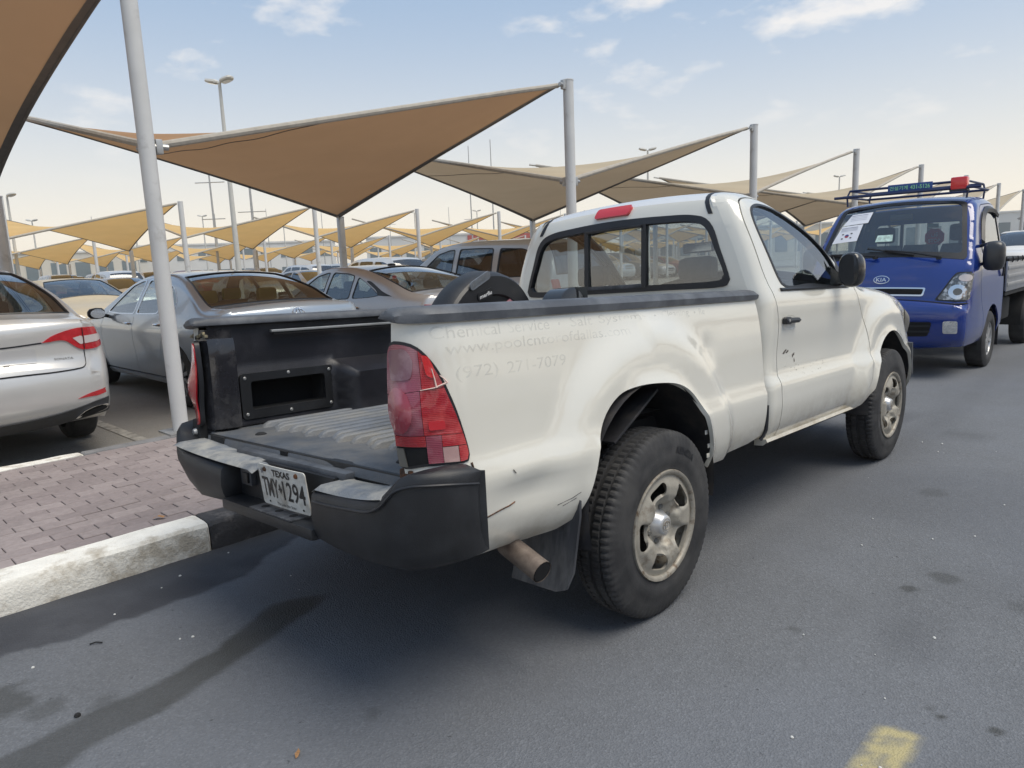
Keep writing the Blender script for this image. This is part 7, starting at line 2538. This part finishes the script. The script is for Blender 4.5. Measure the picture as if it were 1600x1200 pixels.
for zz_ in (0.505, 0.56):
    ktrim('intake_slat', rpoly([(-0.52, zz_), (0.52, zz_), (0.52, zz_ + 0.018), (-0.52, zz_ + 0.018)], 0.004), 'rubber', 0.006, 0.008, False)
ktrim('fog_lamp', rrect(0.70, 0.555, 0.13, 0.13, 0.02), 'reflector', 0.006, 0.006)
bd = ktrim('badge', ellipse(0, 1.025, 0.082, 0.040, 28), 'chrome', 0.004, 0.006, False)
ktrim('badge_field', ellipse(0, 1.025, 0.074, 0.033, 28), 'kblue', 0.0, 0.0085, False, bd)
lettering('badge_lettering', 'KIA', lambda u, v: kf(-u, v), M['chrome'], bd, 0.104, 0.036, (0, 1.025), bold=0.01, off=0.011, flip=False)
ktrim('side_repeater', ellipse(0.93, 0.815, 0.028, 0.026, 14), pm('amber_lens', (0.75, 0.20, 0.06), 0.2, coat=0.8), 0.008, 0.008)
# mirrors
for sx in (1, -1):
    xm = 0.84
    mo = kp(MB().loft([[(sx * (xm + 0.11 + ex * s_), 0.66 + dy, 1.27 + ez * s_) for ex, ez in [(0.10 * math.copysign(abs(math.cos(t)) ** 0.6, math.cos(t)), 0.155 * math.copysign(abs(math.sin(t)) ** 0.6, math.sin(t))) for t in np.linspace(0, 2 * math.pi, 20, endpoint=False)]] for dy, s_ in ((-0.05, 0.93), (-0.03, 1.0), (0.03, 0.98), (0.07, 0.80), (0.085, 0.45))]), 'door_mirror', pm('mirror_black', (0.03, 0.031, 0.034), 0.35, coat=0.2), sharp=50)
    MB().tube([(sx * 0.74, 0.58, 1.36), (sx * (xm + 0.06), 0.64, 1.40), (sx * (xm + 0.10), 0.66, 1.36)], 0.018, 8).tube([(sx * 0.78, 0.58, 1.20), (sx * (xm + 0.10), 0.66, 1.17)], 0.018, 8).build('mirror_arm', M['rubber'], mo)
# cabin
kc = empty('cabin')
kc.parent = lorry
for x in (-0.42, 0.0, 0.42):
    sb = MB().loft([[(x + dx * w_, y_ + dy * 0.06, z) for dx, dy in ((-1, -1), (1, -1), (1, 1), (-1, 1))] for z, y_, w_ in ((0.95, -0.18, 0.20), (1.25, -0.27, 0.21), (1.42, -0.31, 0.17))]).build('seat_back', M['seat'], kc)
    if x:
        MB().box((x, -0.33, 1.55), (0.24, 0.10, 0.20), bev=0.05).build('headrest', M['seat'], sb)
MB().box((0, 0.66, 1.13), (1.46, 0.34, 0.16), bev=0.05).build('dashboard', pm('lorry_dash', (0.09, 0.092, 0.095), 0.7), kc)
MB().tube([Vector((-0.40, 0.36, 1.20)) + Vector((math.cos(t), 0.45 * math.sin(t), 0.75 * math.sin(t) * 0.6)) * 0.21 for t in np.linspace(0, 2 * math.pi, 28, endpoint=False)], 0.015, 6, closed=True).build('steering_wheel', M['lampdark'], kc)
MB().box((0, 0.05, 0.72), (1.44, 1.05, 0.30)).build('cabin_floor', M['dash'], kc)
MB().box((0.0, 0.52, 1.735), (0.24, 0.03, 0.07), bev=0.015).build('rear_view_mirror', M['rubber'], kc)
# roof rack with sign and beacon
rk = empty('roof_rack')
rk.parent = lorry
rb = MB()
zr1, zr2 = 2.015, 2.085
fx = 0.66
for (y_, z_) in ((0.50, zr1), (0.42, zr2), (-0.34, zr2), (-0.36, zr1)):
    rb.tube([(-fx + (0.05 if z_ == zr2 else 0), y_, z_), (fx - (0.05 if z_ == zr2 else 0), y_, z_)], 0.014, 8)
for sx in (1, -1):
    rb.tube([(sx * (fx - 0.05), 0.42, zr2), (sx * (fx - 0.05), -0.34, zr2)], 0.012, 8)
    rb.tube([(sx * fx, 0.50, zr1), (sx * fx, -0.36, zr1)], 0.012, 8)
    for y_ in (0.45, -0.34):
        rb.tube([(sx * (fx - 0.05), y_ - 0.03, zr2), (sx * (fx - 0.03), y_, zr1), (sx * (fx - 0.04), y_, 1.90)], 0.011, 8)
rb.tube([(-fx - 0.1, 0.50, zr1 - 0.005), (fx + 0.1, 0.50, zr1 - 0.005)], 0.018, 6)
rb.build('rack_frame', pm('rack_blue_paint', (0.012, 0.022, 0.075), 0.4), rk)
sgn = MB().box((-0.06, 0.478, 2.066), (0.46, 0.014, 0.085), bev=0.004).build('sign_board', pm('sign_blue', (0.02, 0.07, 0.26), 0.4), rk)
sg = lambda u, v: np.stack([-0.06 - np.asarray(u, float), np.full_like(np.asarray(u, float), 0.4855), 2.066 + np.asarray(v, float)], -1)
grn = pm('sign_green_letters', (0.30, 0.70, 0.36), 0.5)
lettering('sign_lettering', '\uac74\uc124\uae30\uacc4', sg, grn, sgn, 0.19, 0.045, (-0.115, 0), bold=0.01, off=0.001)
lettering('sign_lettering', '431-5126', sg, grn, sgn, 0.20, 0.045, (0.105, 0), bold=0.015, off=0.001)
bc = MB().box((-0.55, 0.46, 2.06), (0.16, 0.12, 0.135), bev=0.02).build('beacon', pm('beacon_red', (0.75, 0.01, 0.015), 0.25, coat=0.8, bump=0.2, bscale=40), rk)
MB().box((-0.55, 0.46, 1.985), (0.17, 0.13, 0.02), bev=0.005).build('beacon_base', M['rubber'], rk)
# load bed: sides, stakes, chassis, wheels
bed = empty('load_bed')
bed.parent = lorry
YB0, YB1 = -0.66, -3.55
for sx in (1, -1):
    sd2 = MB().box((sx * 0.845, (YB0 + YB1) / 2, 1.00), (0.03, YB0 - YB1, 0.36), bev=0.006).build('dropside', M['alu'], bed)
    for z_ in (0.90, 1.0, 1.10):
        MB().box((sx * 0.863, (YB0 + YB1) / 2, z_), (0.012, YB0 - YB1 - 0.04, 0.05), bev=0.004).build('dropside_rib', M['alu'], sd2)
    for k in range(9):
        MB().tube([(sx * 0.868, -0.85 - 0.32 * k, 1.165), (sx * 0.885, -0.85 - 0.32 * k, 1.20), (sx * 0.868, -0.85 - 0.32 * k, 1.235)], 0.008, 6).build('rope_hook', M['rubber'], sd2)
    MB().box((sx * 0.845, (YB0 + YB1) / 2, 1.20), (0.05, YB0 - YB1, 0.03), bev=0.008).build('top_rail', M['under'], sd2)
MB().box((0, (YB0 + YB1) / 2, 0.80), (1.70, YB0 - YB1, 0.06)).build('bed_floor', M['under'], bed)
MB().box((0, YB0 - 0.02, 1.02), (1.68, 0.04, 0.42)).build('headboard', M['under'], bed)
MB().box((0, YB1 + 0.02, 1.0), (1.68, 0.03, 0.36)).build('tailboard', M['alu'], bed)
kp(MB().box((0.35, -1.6, 0.60), (0.08, 4.2, 0.16)).box((-0.35, -1.6, 0.60), (0.08, 4.2, 0.16)).box((-0.58, -1.25, 0.58), (0.36, 0.6, 0.28), bev=0.03).box((0, 0.3, 0.45), (1.1, 1.2, 0.12)), 'chassis', 'under')
for sx in (1, -1):
    for yw, xo in ((0.0, 0.745), (-2.55, 0.745)):
        car_wheel(lorry, sx * xo, yw, KR, 0.205, 0.185, sx, 'silver', 7)
        a = np.linspace(-0.1, math.pi + 0.1, 14)
        P = np.array([[(sx * x, yw + 0.41 * math.cos(t), KR + 0.41 * math.sin(t)) for t in a] for x in (0.80, 0.45)])
        kp(MB().grid(P), 'wheel_well', 'under')
    MB().box((sx * 0.73, -0.47, 0.36), (0.22, 0.012, 0.32)).build('mud_flap', M['rubber'], lorry)
# a low machine standing on the load bed shows as dark shape above the side
# ------------------------------------------------------------------ lamp columns, masts, buildings far behind
def lamp_column(x, y, h, label, heads=2, yaw=0.0, r=0.075, group='lamp columns of the lot'):
    e = empty('lamp_column', (x, y, 0), yaw)
    tag(e, label, 'street lamp', group)
    MB().tube([(0, 0, 0), (0, 0, h * 0.5), (0, 0, h)], [r * 1.5, r * 1.1, r * 0.7], 12).build('shaft', M['lamp_head'], e)
    for k in range(heads):
        s_ = 1 if k == 0 else -1
        hd_ = MB().loft([[(s_ * (0.05 + t * 0.50), w_ * ex, h + 0.02 + 0.10 * t + z_ * ez) for ex, ez in ((-1, 0), (-0.8, 0.7), (0, 1), (0.8, 0.7), (1, 0), (0.8, -0.5), (-0.8, -0.5))] for t, w_, z_ in ((0.0, 0.06, 0.05), (0.15, 0.16, 0.09), (0.5, 0.19, 0.10), (0.85, 0.17, 0.09), (1.0, 0.08, 0.04))]).build('lamp_head', M['lamp_head'], e)
        MB().loft([[(s_ * (0.14 + t * 0.34), w_ * ex, h + 0.075 * t - 0.035) for ex in (-1, 1)] for t, w_ in ((0.0, 0.11), (0.5, 0.14), (1.0, 0.11))], closed=False, caps=False).build('lamp_glass', M['lamp_glass'], hd_)
    return e


lamp_column(-22.6, 9.5, 7.9, 'tall twin-headed lamp column left of the big brown sail', 2, R_(25))
lamp_column(-23.5, 37.2, 8.0, 'twin-headed lamp column above the roof right of the cab post', 2, R_(40))
lamp_column(-23.2, 69.0, 8.1, 'small twin-headed lamp column left of the blue truck rack', 2, R_(45))
lamp_column(-44.2, 7.3, 6.0, 'single-headed lamp column at the far left picture edge', 1, R_(30))
lamp_column(-69.0, 54.7, 8.0, 'far twin-headed lamp column in the gap left of the cab', 2, R_(45))
lamp_column(-64.5, 61.1, 8.0, 'far twin-headed lamp column just left of the cab roof', 2, R_(45))
for i_, (x, y, h) in enumerate(((-75, 24, 7.5), (-80, 33, 8), (-82, 44, 7), (-60, 78, 8), (-40, 92, 8), (-20, 110, 8), (-76, 15.5, 7))):
    lamp_column(x, y, h, 'tiny far lamp column standing in the haze of the lot', 2, R_(40), group='tiny far lamp columns')


def mast(x, y, h, label, arms=((0.7, 1.2), (0.55, 0.9)), r=0.09):
    e = empty('mast', (x, y, 0))
    tag(e, label, 'mast', 'masts beyond the lot')
    MB().tube([(0, 0, 0), (0, 0, h)], [r, r * 0.45], 8).build('shaft', M['galv'], e)
    for f, w_ in arms:
        MB().tube([(-w_ * 0.7, -w_ * 0.7, h * f), (w_ * 0.7, w_ * 0.7, h * f)], 0.035, 6).build('cross_arm', M['galv'], e)


mast(-56.0, 52.2, 14, 'thin mast under the right flank of the big brown sail', ((0.45, 0.8),))
mast(-51.9, 51.5, 14, 'thinner mast just left of the cab post', ())
mast(-46.5, 19.4, 8.6, 'power pole with cross arms right of the nearest post', ((0.88, 1.0), (0.6, 0.8)), 0.11)
mast(-46.5, 22.2, 9.2, 'second power pole with cross arms beside the tall lamp column', ((0.62, 1.0),), 0.14)
for i_, (x, y) in enumerate(((-88, 38), (-90, 46), (-86, 52), (-84, 62), (-80, 70), (-70, 84), (-95, 26))):
    mast(x, y, 9 + (i_ % 3), 'far thin pole standing among the distant sails', ((0.85, 0.9),) if i_ % 2 else (), 0.07)

M['bwall'] = pm('cream_render', (0.62, 0.58, 0.50), 0.9, var=0.06, vscale=0.4)
M['bwhite'] = pm('white_cladding', (0.68, 0.67, 0.64), 0.8, var=0.05, vscale=0.3)
M['bglass'] = pm('office_glazing', (0.16, 0.20, 0.22), 0.15, coat=0.5)
M['bred'] = pm('shop_fascia_red', (0.45, 0.10, 0.08), 0.6)


def building(x, y, w, d, h, rz, label, mat, bays, storeys=1, fascia=None):
    e = empty('building', (x, y, 0), rz)
    tag(e, label, 'building', 'low buildings behind the lot')
    MB().box((0, 0, h / 2), (w, d, h)).build('wall', M[mat], e, smooth=False)
    MB().box((0, 0, h + 0.12), (w + 0.3, d + 0.3, 0.24)).build('parapet', M['bwhite'], e, smooth=False)
    sh_ = h / storeys
    pane = None
    for s_ in range(storeys):
        for k in range(bays):
            cx = -w / 2 + w * (k + 0.5) / bays
            if pane is None:
                pane = MB().box((0, 0, 0), (w / bays * 0.62, 0.08, sh_ * 0.5)).build('window', M['bglass'], e, smooth=False)
                o = pane
            else:
                o = pane.copy()
                C.objects.link(o)
                o.parent = e
            o.location = (cx, -d / 2 - 0.02, sh_ * (s_ + 0.5))
    if fascia:
        MB().box((w * 0.12, -d / 2 - 0.12, h - 0.55), (w * 0.3, 0.2, 0.8)).build('sign_band', M[fascia], e, smooth=False)
    return e


# fronts face back towards the road (+X, -Y)
fr = R_(50)
building(-118, 20, 34, 14, 5.2, R_(78), 'long cream shed at the far left behind the lot', 'bwall', 12)
building(-112, 52, 30, 14, 6.0, R_(62), 'white low office block behind the lot, left of the brown sail tip', 'bwhite', 10, 2)
building(-92, 86, 36, 14, 6.4, R_(48), 'white showroom with red fascia behind the lot, left of the cab', 'bwhite', 12, 1, 'bred')
building(-60, 116, 34, 14, 5.6, R_(30), 'cream showroom far behind the sails right of the cab', 'bwall', 11)
building(-26, 140, 34, 14, 6.0, R_(14), 'white showroom far down the road behind the blue truck', 'bwhite', 11)
building(-118, -10, 26, 14, 6.0, R_(92), 'cream block beyond the left picture edge', 'bwall', 9)
# ------------------------------------------------------------------ the other side of the road: the same sails, mirrored in the pickup glass
sl2 = None
for k in range(-4, 6):
    y0 = -0.12 + 5.12 * k
    e_ = sail([(9.4, y0, ZL), (9.4, y0 + 5.12, ZH), (14.7, y0 + 5.12, 2.30), (14.7, y0, ZH)][::1], 'brown shade sail across the road, seen only as a reflection', 'shade sails across the road', M['sail'], n=10, seam=False, pipes=False)
    post(9.4, y0, 3.62, 0.066, 'white post across the road, seen only as a reflection', 'posts across the road')
    post(14.7, y0, 2.34, 0.066, 'short white post across the road, seen only as a reflection', 'posts across the road')
for i_, (y, pt) in enumerate(((-9.5, 'p_white'), (-6.9, 'p_silver'), (-4.2, 'p_grey'), (-1.7, 'p_white'), (1.0, 'p_sand'), (3.4, 'p_white'), (6.0, 'p_red'), (8.6, 'p_white'))):
    r = copy_tree(fu if i_ % 3 == 1 else fs, None, {M['p_white'].name: M[pt]} if pt != 'p_white' else None, tbl)
    r.location = (12.4, y, 0)
    r.rotation_euler = (0, 0, R_(90))
    r['label'] = '%s car parked across the road, seen only as a reflection' % pn[pt]
    r['group'] = 'cars across the road'
# ------------------------------------------------------------------ litter on the ground
leaf_m = pm('dry_leaf', (0.30, 0.16, 0.07), 0.8, var=0.3, vscale=60)
mb = MB()
P = [(0, 0, 0), (0.03, 0.012, 0.012), (0.06, 0.006, 0.006), (0.075, 0.0, 0.014), (0.058, -0.014, 0.004), (0.03, -0.018, 0.016), (0.012, -0.012, 0.004)]
mb.add(P, [(0, 1, 5, 6), (1, 2, 4, 5), (2, 3, 4)])
lf = mb.build('dry_leaf', leaf_m, smooth=False)
lf.location = (-1.53, -1.07, 0.155)
lf.rotation_euler = (0, 0, 0.9)
tag(lf, 'curled dry brown leaf on the bricks by the kerb', 'leaf')
lf2 = lf.copy()
C.objects.link(lf2)
lf2.location = (0.56, -1.43, 0.002)
lf2.rotation_euler = (0, 0, 2.4)
lf2.scale = (0.5, 0.5, 0.5)
tag(lf2, 'tiny curled leaf on the asphalt at the lower picture edge', 'leaf')
tw = MB().tube([(0, 0, 0.004), (0.02, 0.006, 0.007), (0.045, 0.004, 0.004)], 0.003, 5).build('twig', M['under'])
tw.location = (-0.66, -1.63, 0.0)
tw.rotation_euler = (0, 0, 0.9)
tag(tw, 'short dark twig on the asphalt near the white kerb stone', 'twig')
st = MB().lathe([(0.0, 0.010), (0.008, 0.009), (0.011, 0.003), (0.009, 0.0)], 7, axis='Z').build('pebble', M['under'])
st.location = (-0.18, -1.80, 0.0)
tag(st, 'small dark pebble on the asphalt beside the oil streak', 'pebble')
chips = pm('white_grit', (0.6, 0.6, 0.58), 0.8)
rg = random.Random(3)
first_ = None
for k in range(34):
    if first_ is None:
        first_ = MB().lathe([(0.0, 0.004), (0.004, 0.0035), (0.006, 0.0)], 6, axis='Z').build('grit', chips, smooth=False)
        o = first_
    else:
        o = first_.copy()
        C.objects.link(o)
    if k < 10:
        o.location = (rg.uniform(-1.15, -0.4), rg.uniform(-1.9, -0.7), 0.0)
    else:
        o.location = (rg.uniform(0.9, 2.1), rg.uniform(-0.5, 4.0), 0.0)
    s_ = rg.uniform(0.35, 1.3)
    o.scale = (s_, s_ * rg.uniform(0.6, 1.2), s_)
    o.rotation_euler = (0, 0, rg.uniform(0, 6))
    tag(o, 'tiny pale grit chip lying on the asphalt', 'grit', 'grit chips on the road')
# ------------------------------------------------------------------ dusty air
hm = bpy.data.materials.new('dusty_air')
n, l = nodes_of(hm)
n.clear()
ho = n.new('ShaderNodeOutputMaterial')
hv = n.new('ShaderNodeVolumePrincipled')
hv.inputs['Color'].default_value = (0.98, 0.95, 0.90, 1)
hv.inputs['Density'].default_value = 0.0007
hv.inputs['Anisotropy'].default_value = 0.3
l.new(hv.outputs[0], ho.inputs['Volume'])
hz_ = MB().box((0, 0, 7.5), (1404, 1404, 17.0)).build('haze', hm, smooth=False)
tag(hz_, kind='stuff')
